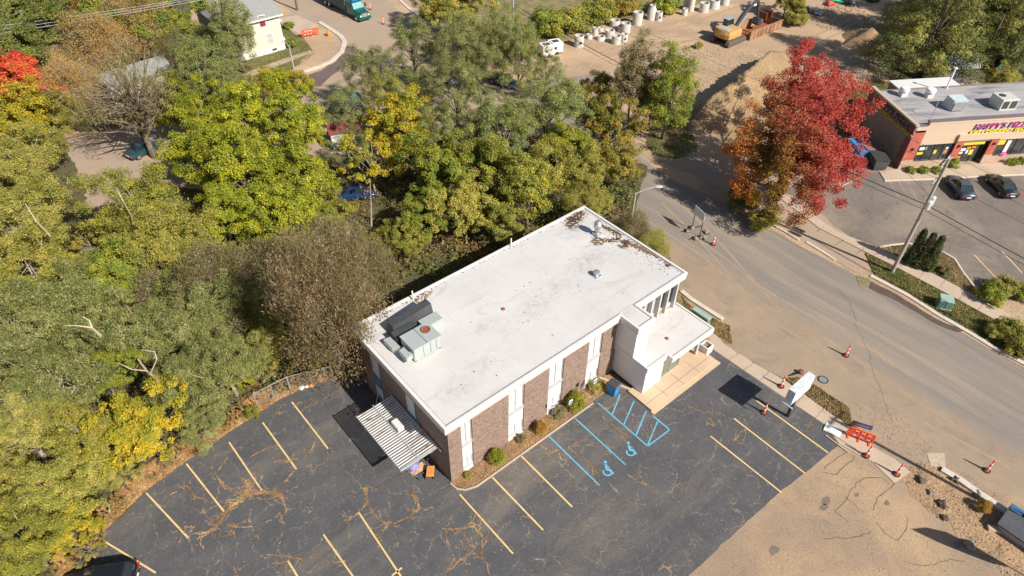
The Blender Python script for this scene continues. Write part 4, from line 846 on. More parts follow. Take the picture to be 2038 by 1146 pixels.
# barricade, signs on the pavement
def barricade(loc, rz, L_, lab, n=8):
    e = empty('barricade', loc, rz, lab, 'barricade', 'orange plastic barricades'); M_b = plain('barricade orange', (.90, .10, .02), .5); mb = MB()
    for z in (.28, .52, .76, .95): mb.box(-L_/2, L_/2, -.03, .03, z, z+.13)
    for i in range(n+1):
        x = -L_/2+L_*i/n; mb.box(x-.06, x+.06, -.045, .045, .2, 1.06)
    mb.box(-L_/2, L_/2, -.05, .05, 1.04, 1.12); mb.build('panel', M_b, e)
    for x in (-L_*.42, 0, L_*.42): MB().box(x-.06, x+.06, -.32, .32, 0, .08).box(x-.05, x+.05, -.045, .045, .08, .2).build('foot', M_b, e)
    for i in range(3): 
        MB().box(-L_/2+.45+i*.45, -L_/2+.7+i*.45, -.058, -.052, .86, .96).build('reflector', M_refl, e)
        MB().box(-L_/2+.4+i*.5, -L_/2+.62+i*.5, -.058, -.052, .36, .46).build('reflector', M_refl, e)
a, b_ = G(1683, 866), G(1733, 885); c_ = (a+b_)/2; barricade((c_.x, c_.y, .03), math.atan2(b_.y-a.y, b_.x-a.x), (b_-a).length*1.0, 'bright orange plastic barricade across the pavement')
a, b_ = G(608, 74), G(628, 70); c_ = (a+b_)/2; barricade((c_.x, c_.y, .03), math.atan2(b_.y-a.y, b_.x-a.x), 2.6, 'faded red barricade on the street corner by the yellow house', 5)
c_ = G(1657, 857); ls_ = empty('fallen_sign', (c_.x, c_.y, .06), R_(-75), 'white sign panel lying flat on the pavement edge', 'sign')
MB().box(-.62, .62, -.42, .42, 0, .05).build('panel', M_swhite, ls_)
t_ = MB(); 
for z in (-.22, 0, .2): t_.box(-.45, .35, z-.03, z+.03, .051, .054)
t_.build('worn_print', M_faint, ls_)
c_ = G(1709, 858); ys = empty('yard_sign', (c_.x, c_.y, 0), R_(-62), 'small dark blue sign on wire legs behind the orange barricade', 'sign')
MB().box(-.75, .75, -.02, .02, .5, 1.0).build('sign_panel', plain('dull navy', (.10, .10, .19), .6), ys)
MB().tube((-.3, 0, 0), (-.3, 0, .5), .012).build('leg', M_galv, ys); MB().tube((.3, 0, 0), (.3, 0, .5), .012).build('leg', M_galv, ys)
t_ = MB()
for i in range(9): t_.box(-.6+i*.13, -.52+i*.13, -.026, -.021, .68, .78)
t_.build('lettering', plain('pale print', (.40, .42, .52), .6), ys)
tag(MB().box(-1.2, 1.2, -.05, .05, 0, .06).build('timber', plain('weathered timber', (.50, .40, .28), .9), loc=(G(1670, 880).x+.3, G(1670, 880).y, .06), rot=(0, 0, R_(-84))), 'weathered timber strip beside the fallen sign', 'timber')
tag(MB().box(-1.0, 1.0, -.04, .04, 0, .05).build('timber', MATS['weathered timber'], loc=(G(1665, 884).x, G(1665, 884).y, .05), rot=(0, 0, R_(-92))), 'second pale timber strip below the fallen sign on the asphalt', 'timber')
# hut at the right edge
_h = G(1985, 1042, .77); hut = empty('sign_hut', (_h.x+1.0, _h.y-2.1, 0), 0, 'dark roofed low hut with blue and white edge at the right edge of the photo', 'hut')
MB().box(-.85, 1.15, -1.0, 1.95, 0, .64).build('wall', plain('hut wall', (.35, .33, .30), .7), hut)
MB().box(-1.0, .85, -1.2, 2.1, .65, .77).build('roof', surf('dark felt', (.06, .065, .075), (.09, .095, .10), 2, .9, fine=.2), hut)
MB().box(1.05, 1.4, -1.2, 2.1, .55, .80).build('blue_edge', plain('blue fascia', (.03, .14, .30), .5), hut)
MB().box(.86, 1.04, -1.1, 1.1, .65, .81).build('white_strip', M_white, hut)
MB().box(.86, 1.04, 1.3, 2.05, .65, .81).build('white_strip', M_white, hut)
tag(MB().box(-1.0, 1.0, -.2, .2, 0, .25).build('kerb_stone', M_conc, loc=(G(1995, 1058).x, G(1995, 1058).y, .02), rot=(0, 0, R_(-52))), 'loose concrete kerb stone beside the dark roofed hut', 'kerb stone')
for i, (px, py, r, lab) in enumerate([(1832, 957, .32, 'clod of dug soil by the pavement end'), (1853, 982, .22, 'small clod beside the dug trench'), (1875, 1005, .3, 'dark clod near the hollow'), (1945, 985, .3, 'pale stone beside the round orange bush'), (1900, 955, .3, 'stone beside the long kerb'), (1927, 1085, .35, 'brown clod in the lower right dirt'), (1880, 1032, .22, 'small broken slab in the dirt')]):
    q = G(px, py); blob('soil_clod', M_rock if i % 2 else M_mud, (q.x, q.y, .02), r, .5, i+20, lab, 'clod', .35)
# out of frame signs and poles whose shadows fall into the photo
sp2 = empty('feather_flag', (24.95, -30.6, 0), 0, 'tall white feather flag just outside the lower right corner, its pointed shadow on the dirt', 'flag')
fp_ = [(0, 0, 0), (0, 0, 3.5), (-.15, 0, 4.8), (-.7, 0, 5.7), (-1.55, 0, 6.25)]
MB().path(fp_, [.05, .04, .03, .02, .015], 6).build('pole', M_dpole, sp2)
MB().loft([[(0, y, 1.5), (-.55, y, 2.4), (-.95, y, 3.6), (-1.3, y, 4.8), (-1.55, y, 6.2), (-.7, y, 5.68), (-.15, y, 4.8), (0, y, 3.5)] for y in (-.015, .015)]).build('cloth', M_swhite, sp2)
# ---------------------------------------------------------------- utility poles and wires
M_wood = surf('grey pole wood', (.42, .37, .31), (.32, .28, .24), 2.5, .9, c3=(.22, .17, .13), s3=1.2, t3=(.55, .75), fine=.2, fs=14, stretch=(1, 1, .25))
M_wire = plain('black wire', (.03, .03, .03), .6)
def upole(x, y, h, rz, lab, tr=True, arms=2, mat=None, lean=0.0):
    e = empty('utility_pole', (x, y, 0), rz, lab, 'utility pole'); e.rotation_euler = (0, lean, rz)
    MB().path([(0, 0, 0), (0, 0, h*.5), (0, 0, h)], [.19, .16, .12], 12).build('pole', mat or M_wood, e, smooth=True)
    for k_ in range(arms):
        z = h-.35-k_*1.7; a = MB().box(-1.25, 1.25, .13, .24, z-.07, z+.07).build('crossarm', MATS['pale arm'] if 'pale arm' in MATS else plain('pale arm', (.50, .48, .45), .8), e)
        for x_ in (-1.1, -.45, .45, 1.1): MB().lathe((x_, .185, z+.07), [(.03, 0), (.06, .06), (.04, .12), (.06, .16), (.02, .2)], 8).build('insulator', M_galv, a)
    if tr:
        for s in (-.48, .48):
            t = MB().lathe((s, -.22, h-4.9), [(.2, 0), (.25, .05), (.25, .8), (.2, .88), (.06, .9)], 14).build('transformer', plain('transformer grey', (.55, .57, .58), .5, .1), e)
            MB().lathe((s, -.22, h-4.0), [(.04, 0), (.05, .15), (.03, .28)], 8).build('bushing', M_galv, t)
    return e
upole(47.16, -8.77, 12.9, R_(8), 'tall pale utility pole with grey transformers on the verge across the road')
upole(49.5, 52.1, 13.0, R_(8), 'tall pale utility pole rising through the trees beside the yard', tr=False, arms=1)
upole(45.0, -66, 12.9, R_(8), 'utility pole beyond the lower right of the photo', tr=False)
upole(29.2, -31.6, 14.5, R_(0), 'utility pole just outside the right edge throwing its shadow along the pavement', tr=False, arms=1)
p = G(592, 20); upole(p.x, p.y, 9, R_(30), 'brown utility pole at the top by the driveway', tr=False, arms=0, mat=plain('brown pole', (.16, .10, .07), .9))
p = G(1947, 137); upole(p.x, p.y, 8, R_(30), 'thin pole behind the pizza store trees', tr=False, arms=0, mat=MATS['brown pole'])
def wire(a, b_, sag, r=.02, lab=None, n=14, mat=None):
    a = Vector(a); b_ = Vector(b_); pts = [a.lerp(b_, i/n)-Vector((0, 0, sag*4*(i/n)*(1-i/n))) for i in range(n+1)]
    o = MB().path(pts, r, 5).build('overhead_wire', mat or M_wire); return tag(o, lab, 'wire', 'overhead wires')
P1 = Vector((47.16, -8.77, 0)); P2 = Vector((49.5, 52.1, 0)); P3 = Vector((45, -66, 0))
for dz, dx, r in ((12.75, -1.1, .014), (12.75, 1.1, .014), (11.1, -.45, .014), (8.0, .2, .04), (7.6, 0, .022)):
    nm = {12.75: 'thin high', 11.1: 'lower thin', 8.0: 'thick black', 7.6: 'low black'}[dz]; sd_ = 'left' if dx < 0 else 'right'
    wire(P1+Vector((dx, 0, dz)), P2+Vector((dx, 0, dz if dz > 9 else dz)), 1.0, r, f'{nm} {sd_} wire running from the transformer pole over the road to the woods')
    wire(P1+Vector((dx, 0, dz)), P3+Vector((dx, 0, dz)), 1.0, r, f'{nm} {sd_} wire running from the transformer pole to the lower right')
wire(P1+Vector((0, 0, 9)), (67, 8, 5.6), .8, .015, 'service wire from the transformer pole to the pizza store side wall')
for i, (ya, yb, lab) in enumerate([(47, 3, 'upper of the three grey wires over the upper left trees'), (57, 6, 'middle of the three grey wires over the upper left trees'), (65, 10, 'lowest of the three grey wires over the upper left trees')]):
    wire(G(-200, ya+28, 9.5), G(420, yb-14, 9.5), .3, .025, lab, mat=plain('grey wire', (.42, .43, .44), .5))
# ---------------------------------------------------------------- chain link fence
M_chain = plain('galvanised wire', (.38, .38, .36), .5, .4)
fa, fb, fc = G(514, 812), G(579, 778), G(665, 757); fz = 1.75
fn = empty('chain_link_fence', fa, 0, 'sagging chain link fence between the lot and the trees', 'fence')
for i, q in enumerate([fa, (fa+fb)/2, fb, (fb+fc)/2, fc]): MB().tube(q-fa, q-fa+Vector((0, 0, fz)), .045 if i != 2 else .07).build('fence_post', M_chain, fn)
mr = MB(); mr.tube(Vector((0, 0, fz)), fb-fa+Vector((0, 0, fz)), .03); mr.tube(fb-fa+Vector((0, 0, fz)), fc-fa+Vector((0, 0, fz)), .03); mr.build('top_rail', M_chain, fn)
ch = MB()
for a, b_ in ((fa, fb), (fb, fc)):
    L_ = (b_-a).length; d = (b_-a).normalized(); k = 0.0
    while k < L_:
        for s in (1, -1):
            x0, z0, x1, z1 = k, 0.02, k+s*fz, fz
            if x1 > L_: z1 = (L_-x0)/(x1-x0)*fz; x1 = L_
            if x1 < 0: z1 = x0/(x0-x1)*fz; x1 = 0
            ch.tube(a-fa+d*x0+Vector((0, 0, z0)), a-fa+d*x1+Vector((0, 0, z1)), .006, n=3, cap=False)
        k += .16
ch.build('wire_mesh', M_chain, fn)
for i, (px, py, mt, r, lab) in enumerate([(601, 773, M_white, .22, 'white rubbish bag at the foot of the fence'), (611, 770, M_white, .18, 'small white bag next to the orange rubbish'), (620, 768, M_orange, .25, 'orange rubbish at the foot of the fence')]):
    q = G(px, py); blob('rubbish_bag', mt, (q.x, q.y, .02), r, .5, 40+i, lab, 'rubbish')
#@@PART5
# ================================================================ PIZZA STORE
PO = Vector((65.55, .3, 0)); PA = R_(-32.0); pu = Vector((math.cos(PA), math.sin(PA), 0)); pv = Vector((-pu.y, pu.x, 0))
def onfront(px, py):
    q = PLN(px, py, PO, -pv) - PO; return q.dot(pu), q.z
M_stucco = surf('peach stucco', (.60, .45, .32), (.56, .42, .30), .5, .85, fine=.05, fs=14, bmp=.1)
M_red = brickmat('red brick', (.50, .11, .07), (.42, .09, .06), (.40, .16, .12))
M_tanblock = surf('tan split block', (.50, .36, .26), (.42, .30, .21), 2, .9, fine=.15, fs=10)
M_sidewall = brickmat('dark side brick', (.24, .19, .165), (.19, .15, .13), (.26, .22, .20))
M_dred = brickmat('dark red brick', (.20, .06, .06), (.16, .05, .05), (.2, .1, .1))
M_flat = surf('grey roof felt', (.30, .28, .28), (.40, .38, .37), .5, .85, c3=(.18, .17, .18), s3=.35, t3=(.5, .65), fine=.12, fs=6, stretch=(.4, 2.0, 1))
piz = empty('pizza_store', PO, PA, 'peach stucco pizza store with red brick piers and a grey flat roof', 'store')
PH = 5.25; PD = 9.6; PLn = 30.0
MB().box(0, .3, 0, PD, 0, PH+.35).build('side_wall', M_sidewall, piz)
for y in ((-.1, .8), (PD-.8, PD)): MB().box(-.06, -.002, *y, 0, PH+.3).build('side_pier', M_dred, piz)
MB().box(-.05, .42, -.1, PD+.1, PH+.36, PH+.55).build('coping', plain('tan coping', (.45, .36, .29), .8), piz)
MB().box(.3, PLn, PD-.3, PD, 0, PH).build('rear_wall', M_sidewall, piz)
MB().box(.3, PLn, .45, PD-.3, PH-.3, PH-.05).build('roof', M_flat, piz)
s0, z0 = onfront(1852, 229); s1, zt = onfront(1838, 249)
fw = MB(); fw.box(1.6, PLn, 0, .4, 3.05, 6.0); fw.box(0, 1.6, 0, .35, 5.0, PH+.3); fw.build('front_wall', M_stucco, piz)
MB().box(1.55, PLn, -.06, .48, 6.001, 6.12).box(-.05, 1.54, -.05, .42, PH+.301, PH+.4).build('front_coping', plain('dark coping', (.16, .13, .14), .7), piz)
MB().box(1.65, PLn, -.05, -.002, 5.72, 5.9).build('cornice', M_stucco, piz)
sw = [0, 1.45, 6.1, 7.1, 10.6, 11.6, 17, 18, 23, 24]
for i in range(0, len(sw), 2):
    MB().box(sw[i], sw[i+1], -.16, .0 if i else -.002, 1.2, 4.75 if i == 0 else 3.4).build('pier', M_red, piz)
    MB().box(sw[i]-.04, sw[i+1]+.04, -.2, -.001, 0, 1.2).build('pier_base', M_tanblock, piz)
MB().box(6.0, 11.7, -.3, -.001, 3.41, 4.2).build('entrance_band', M_stucco, piz)
M_stick = {'y': plain('yellow sticker', (.75, .55, .06), .6), 'o': plain('orange sticker', (.75, .25, .05), .6), 'w': plain('white sticker', (.75, .73, .7), .6), 'r': plain('red sticker', (.6, .06, .05), .6)}
for (a, b_) in ((1.5, 6.05), (11.65, 16.95), (18.05, 22.9)):
    MB().box(a, b_, .05, .3, 0, .9).build('sill_wall', M_tanblock, piz)
    wq = MB().box(a, b_, .12, .2, .9, 3.05).build('window', M_glass, piz)
    f = MB(); f.box(a, b_, .04, .12, .85, .95)
    for i in range(5): x = a+(b_-a)*i/4; f.box(x-.04, x+.04, .05, .119, .95, 3.05)
    f.build('frame', M_bronze, wq)
for (x, z, ww, hh, c_) in [(1.9, 2.3, .9, .4, 'w'), (1.8, 1.7, .8, .35, 'y'), (3.9, 1.7, .35, .5, 'y'), (5.2, 1.6, .4, .5, 'o'), (5.3, 2.2, .3, .3, 'w'), (11.9, 2.3, .9, .6, 'y'), (13.1, 1.2, .5, 1.6, 'w')]:
    MB().box(x, x+ww, .112, .1185, z, z+hh).build('window_sticker', M_stick[c_], piz)
dr = MB().box(7.15, 10.55, .5, .58, 0.1, 3.05).build('door', M_glass, piz)
f = MB()
for x in (7.15, 8.3, 9.4, 10.5): f.box(x-.04, x+.05, .42, .499, .1, 3.05)
f.box(7.15, 10.55, .43, .498, 2.35, 2.45); f.build('frame', M_bronze, dr)
MB().box(7.5, 10.2, .2, .35, 2.5, 2.95).build('banner', M_stick['y'], piz)
rnd = random.Random(8)
for i, (x, z, ww, hh, c_) in enumerate([(7.7, 1.6, .6, .35, 'w'), (8.4, 1.8, .5, .3, 'o'), (9.0, 1.9, .5, .25, 'o'), (8.9, 1.0, .5, .7, 'y'), (8.45, 1.2, .3, .5, 'w'), (7.6, 1.2, .5, .3, 'w'), (7.5, .5, .6, .4, 'o')]):
    MB().box(x, x+ww, .405, .4185, z, z+hh).build('door_sticker', M_stick[c_], piz)
for x in (.75, 6.6, 11.1): MB().loft([[(x-.15, -.17, 2.55), (x+.15, -.17, 2.55), (x+.15, -.19, 2.9), (x-.15, -.19, 2.9)], [(x-.05, -.45, 2.7), (x+.05, -.45, 2.7), (x+.05, -.45, 2.8), (x-.05, -.45, 2.8)]]).build('wall_light', M_bronze, piz)
# lettering
M_pink = plain('pink letters', (.80, .03, .22), .4, var=.03); M_cyan = plain('cyan backing', (.12, .50, .75), .4, var=.03); M_lyel = plain('yellow letters', (.85, .72, .05), .4, var=.03); M_nav = plain('navy backing', (.02, .03, .10), .5); M_cyan_shade = plain('shaded cyan backing', (.03, .04, .05), .5); M_lyel_shade = plain('shaded yellow letters', (.45, .38, .03), .5); M_pink_shade = plain('shaded pink letters', (.12, .08, .09), .5)  # last three: side sign's darkened letter colours, with the wall's shade painted in
sg = MB().box(6.7, 17.6, -.10, -.052, 4.22, 5.55).build('sign_backing', M_nav, piz) if False else None
RX = (R_(90), 0, 0)
def storesign(parent, x0, y, rot, horiz=True, front=1):
    P = (lambda s, d, z: (x0+s, y-d, z)) if horiz else (lambda s, d, z: (y-d, x0-s, z))
    t = text("HAPPY'S PIZZA", 1.0, M_nav, parent, P(.02, .05, 4.99), rot, ext=.02, shear=.2, bold=.03, align='LEFT', sx=.98)
    text("HAPPY'S PIZZA", 1.0, M_cyan if front else M_cyan_shade, parent, P(.03, .10, 5.03), rot, ext=.03, shear=.2, bold=.02, align='LEFT', sx=.98)
    text("HAPPY'S PIZZA", 1.0, M_pink if front else M_pink_shade, parent, P(.05, .15, 5.05), rot, ext=.03, shear=.2, bold=-.008, align='LEFT', sx=.98)
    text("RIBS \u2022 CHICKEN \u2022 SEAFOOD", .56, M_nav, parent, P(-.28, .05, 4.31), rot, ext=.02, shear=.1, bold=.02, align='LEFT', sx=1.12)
    text("RIBS \u2022 CHICKEN \u2022 SEAFOOD", .56, M_lyel if front else M_lyel_shade, parent, P(-.27, .12, 4.34), rot, ext=.04, shear=.1, bold=.012, align='LEFT', sx=1.12)
storesign(piz, 7.4, 0, RX)
M_dimc = M_cyan
storesign(piz, 8.2, -.002, (R_(90), 0, R_(-90)), False, 0)
# roof things
def rooftop(name, x, y, lab, cat): return empty(name, PO+pu*x+pv*y+Vector((0, 0, PH-.05)), PA, lab, cat)
for x, y, lab in ((3.2, 7.9, 'round white exhaust fan at the back left of the store roof'), (6.2, 7.2, 'second white exhaust fan further right on the store roof')):
    e = rooftop('exhaust_fan', x, y, lab, 'roof fan'); MB().box(-.4, .4, -.4, .4, 0, .5).build('curb', M_white, e)
    MB().lathe((0, 0, .5), [(.35, 0), (.55, .15), (.6, .4), (.5, .62), (.2, .72)], 18).build('fan_cowl', M_swhite, e, smooth=True)
e = rooftop('air_intake', 7.5, 4.3, 'wedge shaped grey air intake in the middle of the store roof', 'air intake')
MB().loft([[(-.9, -.7, 0), (.9, -.7, 0), (.9, .9, 0), (-.9, .9, 0)], [(-.9, -.95, 1.35), (.9, -.95, 1.35), (.9, .5, 1.45), (-.9, .5, 1.45)]]).build('cabinet', plain('pale blue grey', (.50, .56, .58), .5), e)
MB().box(-.8, .8, -1.0, -.96, .15, 1.15).build('filter', M_galv, e)
e = rooftop('rooftop_air_unit', 13.6, 3.9, 'square rooftop air unit near the right edge of the store roof', 'air conditioner')
MB().bbox(-1.1, 1.1, -1.0, 1.0, 0, 1.35).build('cabinet', plain('beige unit', (.55, .54, .48), .5), e); MB().lathe((-.4, .2, 1.36), [(.4, 0), (.4, .03)], 18).build('fan_grille', M_lid, e)
for x in ((-.9, -.15), (.1, .9)): MB().box(*x, -1.03, -1.001, .25, 1.15).build('coil', M_black, e)
e = rooftop('roof_mast', 3.4, 2.2, 'thin metal mast on the front left of the store roof', 'mast'); MB().tube((0, 0, 0), (0, 0, 1.5), .04).tube((0, 0, 1.5), (.5, .6, 1.9), .03).build('mast', M_galv, e)
e = rooftop('chimney_pipe', 9.8, 9.0, 'tall white pipe at the back of the store roof', 'pipe'); MB().tube((0, 0, 0), (0, 0, 2.6), .1).lathe((0, 0, 2.6), [(.2, 0), (.22, .12), (.05, .2)], 10).build('pipe', M_swhite, e)
e = rooftop('walk_in_cooler', 8.6, 11.2, 'white topped lean-to box behind the store roof', 'lean-to'); e.location.z = 0
MB().box(-4, 4.2, -1.5, 1.5, 0, PH-.6).build('wall', M_sidewall, e); MB().box(-4.1, 4.3, -1.55, 1.6, PH-.6, PH-.45).build('roof', M_white, e)
# shed behind
q = G(1880, 165); sh = empty('garden_shed', (q.x+1.5, q.y+.5, 0), R_(-34), 'small grey shingled shed behind the pizza store', 'shed')
MB().box(-2.6, 2.6, -1.6, 1.6, 0, 2.4).build('wall', plain('shed wall', (.16, .14, .17), .8), sh)
MB().loft([[(-2.9, -1.9, 2.3), (-2.9, 1.9, 2.3), (-2.9, 0, 3.6)], [(2.9, -1.9, 2.3), (2.9, 1.9, 2.3), (2.9, 0, 3.6)]]).build('roof', surf('grey shingle', (.24, .25, .24), (.18, .19, .18), 4, .9, fine=.2), sh)
MB().box(2.901, 2.96, -.1, .1, 2.3, 3.2).beam((2.93, -1.9, 2.35), (2.93, 0, 3.65), .06, .14).beam((2.93, 1.9, 2.35), (2.93, 0, 3.65), .06, .14).build('barge_board', M_white, sh)
# bins at the side, hedges handled with plants
q = G(1712, 315); e = empty('blue_skip', (q.x+.4, q.y+.6, 0), R_(58), 'blue waste skip beside the store under the red tree', 'skip')
MB().loft([[(-1.4, -.8, .15), (1.4, -.8, .15), (1.4, .8, .15), (-1.4, .8, .15)], [(-1.5, -.95, 1.35), (1.5, -.95, 1.35), (1.5, .95, 1.6), (-1.5, .95, 1.6)]]).build('container', plain('skip blue', (.03, .22, .50), .5), e)
MB().box(-1.5, 1.5, -.9, .0, 1.56, 1.64).build('lid', M_galv, e)
for x in (-1.2, 1.2): MB().box(x-.06, x+.06, -.8, .8, 0, .15).build('skid', M_rubber, e)
q = G(1742, 330); e = empty('dark_skip', (q.x, q.y, 0), R_(50), 'dark waste skip in the shade of the store side wall', 'skip')
MB().loft([[(-1.1, -.7, .15), (1.1, -.7, .15), (1.1, .7, .15), (-1.1, .7, .15)], [(-1.2, -.85, 1.2), (1.2, -.85, 1.2), (1.2, .85, 1.4), (-1.2, .85, 1.4)]]).build('container', plain('skip dark', (.07, .07, .07), .6), e)
MB().box(-1.2, 1.2, -.86, .85, 1.41, 1.47).build('lid', M_rubber, e)
q = G(1985, 318); e = empty('umbrella_table', (q.x, q.y, .1), 0, 'small pink topped stand beside the store door', 'stand')
MB().lathe((0, 0, .9), [(.6, 0), (.3, .25), (.03, .35)], 8).build('top', plain('pink', (.7, .06, .2), .6), e); MB().tube((0, 0, 0), (0, 0, .9), .05).build('post', M_swhite, e)
# ================================================================ VEHICLES
M_tyre = plain('tyre', (.03, .03, .03), .8); M_rim = plain('wheel rim', (.35, .36, .37), .35, .6); M_cglass = glassmat('car glass', (.02, .03, .035), .05)
def carpaint(name, c, rough=.25):
    if name in MATS: return MATS[name]
    mt, N, L, bs = newmat(name); bs.inputs['Base Color'].default_value = (*c, 1); bs.inputs['Roughness'].default_value = rough; bs.inputs['Metallic'].default_value = .35
    bs.inputs['Coat Weight'].default_value = .6; bs.inputs['Coat Roughness'].default_value = .06; MATS[name] = mt; return mt
M_tail = plain('tail lamp', (.45, .02, .02), .25); M_head = plain('head lamp', (.75, .75, .72), .2)
def car(loc, rz, paint, lab, L_=4.6, W_=1.82, H=1.45, suv=False, group='parked cars'):
    """front towards +x"""
    e = empty('parked_car', loc, rz, lab, 'car', group); hw = W_/2; hl = L_/2
    if suv: H = 1.72
    belt = .92 if not suv else 1.05
    st = [(-hl, .80*hw, .45, belt-.10), (-hl+.12, .90*hw, .28, belt), (-hl+.9, .98*hw, .22, belt+.03), (-.3, hw, .2, belt), (hl*.35, hw, .2, belt-.04), (hl-.75, .97*hw, .22, belt-.14), (hl-.18, .86*hw, .28, belt-.26), (hl, .68*hw, .38, belt-.36)]
    rings = []
    for x, w__, zb, ztp in st:
        m_ = (zb+ztp)/2
        rings.append([(x, -w__*.90, zb), (x, -w__, zb+.12), (x, -w__, m_+.05), (x, -w__*.96, ztp-.07), (x, -w__*.84, ztp), (x, 0, ztp+.035), (x, w__*.84, ztp), (x, w__*.96, ztp-.07), (x, w__, m_+.05), (x, w__, zb+.12), (x, w__*.90, zb)])
    MB().loft(rings).build('body', paint, e, smooth=True)
    # greenhouse: glass volume then roof skin and pillars
    rb = -hl+(.75 if not suv else .15); ws = hl*.42
    G0 = lambda x, w__, z: [(x, -w__, z), (x, w__, z)]
    b4 = [(rb, -.80*hw, belt-.02), (rb, .80*hw, belt-.02), (ws, .82*hw, belt-.06), (ws, -.82*hw, belt-.06)]
    t4 = [(rb+(.65 if not suv else .3), -.62*hw, H-.06), (rb+(.65 if not suv else .3), .62*hw, H-.06), (ws-.85, .66*hw, H-.04), (ws-.85, -.66*hw, H-.04)]
    MB().loft([b4, t4]).build('windows', M_cglass, e)
    rt = MB().loft([[(t4[i][0], t4[i][1]*1.02, H-.07) for i in range(4)], [(t4[0][0]+.1, -.58*hw, H), (t4[0][0]+.1, .58*hw, H), (t4[2][0]-.1, .60*hw, H), (t4[2][0]-.1, -.60*hw, H)]])
    for i in range(4): rt.beam(b4[i], t4[i], .07, .07)
    mid = lambda a, b_, f_: tuple(a[k]*(1-f_)+b_[k]*f_ for k in range(3))
    rt.beam(mid(b4[0], b4[3], .5), mid(t4[0], t4[3], .5), .08, .04); rt.beam(mid(b4[1], b4[2], .5), mid(t4[1], t4[2], .5), .08, .04)
    rt.build('roof', paint, e)
    for x in (-hl+.85, hl-.9):
        for s in (-1, 1):
            wq = MB().tube((x, s*(hw-.2), .33), (x, s*(hw+.01), .33), .335, n=20).build('wheel', M_tyre, e); MB().tube((x, s*(hw-.02), .33), (x, s*(hw+.02), .33), .21, n=14).build('rim', M_rim, wq)
    for s in (-1, 1):
        MB().box(-hl-.02, -hl+.12, s*.72*hw-.2*hw, s*.72*hw+.13*hw, belt-.28, belt-.10).build('tail_light', M_tail, e)
        MB().box(hl-.22, hl-.02, s*.60*hw-.12, s*.60*hw+.12, belt-.50, belt-.38).build('headlight', M_head, e)
        MB().box(ws-.35, ws-.2, s*(hw+.0), s*(hw+.16), belt, belt+.14).build('mirror', paint, e)
    MB().box(-hl-.03, -hl+.01, -.25, .25, .55, .68).build('number_plate', M_swhite, e)
    return e
ca = (G(1926, 400)+G(1885, 355))/2; 
car((66.6, -6.45, .014), R_(46), carpaint('slate blue paint', (.05, .075, .11)), 'dark slate blue saloon parked nose in by the utility pole')
car((70.6, -9.3, .014), R_(50), carpaint('black green paint', (.02, .03, .03)), 'black saloon parked nearest the right edge of the photo')
q = G(1003, 168); car((q.x, q.y, .01), R_(-75), carpaint('mid blue paint', (.07, .12, .20)), 'blue car on the side street half hidden by tall trees')
q = G(882, 178); car((q.x, q.y, .01), R_(10), carpaint('white paint', (.6, .6, .6)), 'white car seen in bits between the branches of the street trees')
q = G(868, 40); car((q.x, q.y, .02), R_(-62), carpaint('teal paint', (.05, .14, .15)), 'dark teal car parked under the trees at the top', suv=True)
q = G(292, 303); car((q.x, q.y, .02), R_(15), carpaint('dark teal paint', (.03, .09, .10)), 'dark teal car with red tail light under the bare tree')
q = G(712, 392); car((q.x, q.y, .02), R_(-30), carpaint('deep blue paint', (.02, .06, .20)), 'deep blue car glimpsed under the yellow tree in the woods')
q = G(205, 1168); car((q.x, q.y, .016), R_(150), carpaint('black paint', (.018, .02, .022)), 'black car at the lower left corner under yellow leaves', suv=True)
# green chipper truck
M_tg = carpaint('truck green', (.005, .13, .11), .3); M_tbed = plain('truck bed', (.10, .12, .10), .7)
tk = empty('tree_service_truck', (40.0, 79.6, 0), R_(-88), 'dark green box truck with its bonnet towards the junction', 'truck')
MB().box(-12.0, -2.7, -1.25, 1.25, .9, 3.3).build('box_body', M_tbed, tk)
rb = MB()
for i in range(15): rb.box(-12.0+i*.65, -11.92+i*.65, -1.30, -1.251, .95, 3.25); rb.box(-12.0+i*.65, -11.92+i*.65, 1.251, 1.30, .95, 3.25)
rb.box(-12.05, -2.65, -1.31, -1.251, 3.25, 3.38); rb.box(-12.05, -2.65, 1.251, 1.31, 3.25, 3.38); rb.build('ribs', M_tg, tk)
MB().loft([[(-2.6, -1.15, .7), (-2.6, 1.15, .7), (-2.6, 1.1, 2.7), (-2.6, -1.1, 2.7)], [(-.6, -1.15, .7), (-.6, 1.15, .7), (-1.1, 1.0, 2.65), (-1.1, -1.0, 2.65)]]).build('cab', M_tg, tk)
MB().loft([[(-.56, -.95, 1.65), (-.56, .95, 1.65), (-1.0, .88, 2.5), (-1.0, -.88, 2.5)], [(-.50, -.95, 1.65), (-.50, .95, 1.65), (-.94, .88, 2.5), (-.94, -.88, 2.5)]]).build('windscreen', plain('truck glass', (.20, .40, .40), .1), tk)
for s in (-1, 1): MB().box(-2.1, -1.2, s*1.12-.02, s*1.12+.04, 1.7, 2.35).build('side_window', M_cglass, tk)
MB().loft([[(-.6, -1.05, .7), (-.6, 1.05, .7), (-.6, .9, 1.7), (-.6, -.9, 1.7)], [(1.1, -.85, .6), (1.1, .85, .6), (1.1, .7, 1.4), (1.1, -.7, 1.4)]]).build('bonnet', M_tg, tk, smooth=False)
MB().box(1.1, 1.16, -.45, .45, .75, 1.35).build('grille', M_galv, tk); MB().bbox(.95, 1.3, -1.15, 1.15, .4, .68).build('bumper', M_tg, tk)
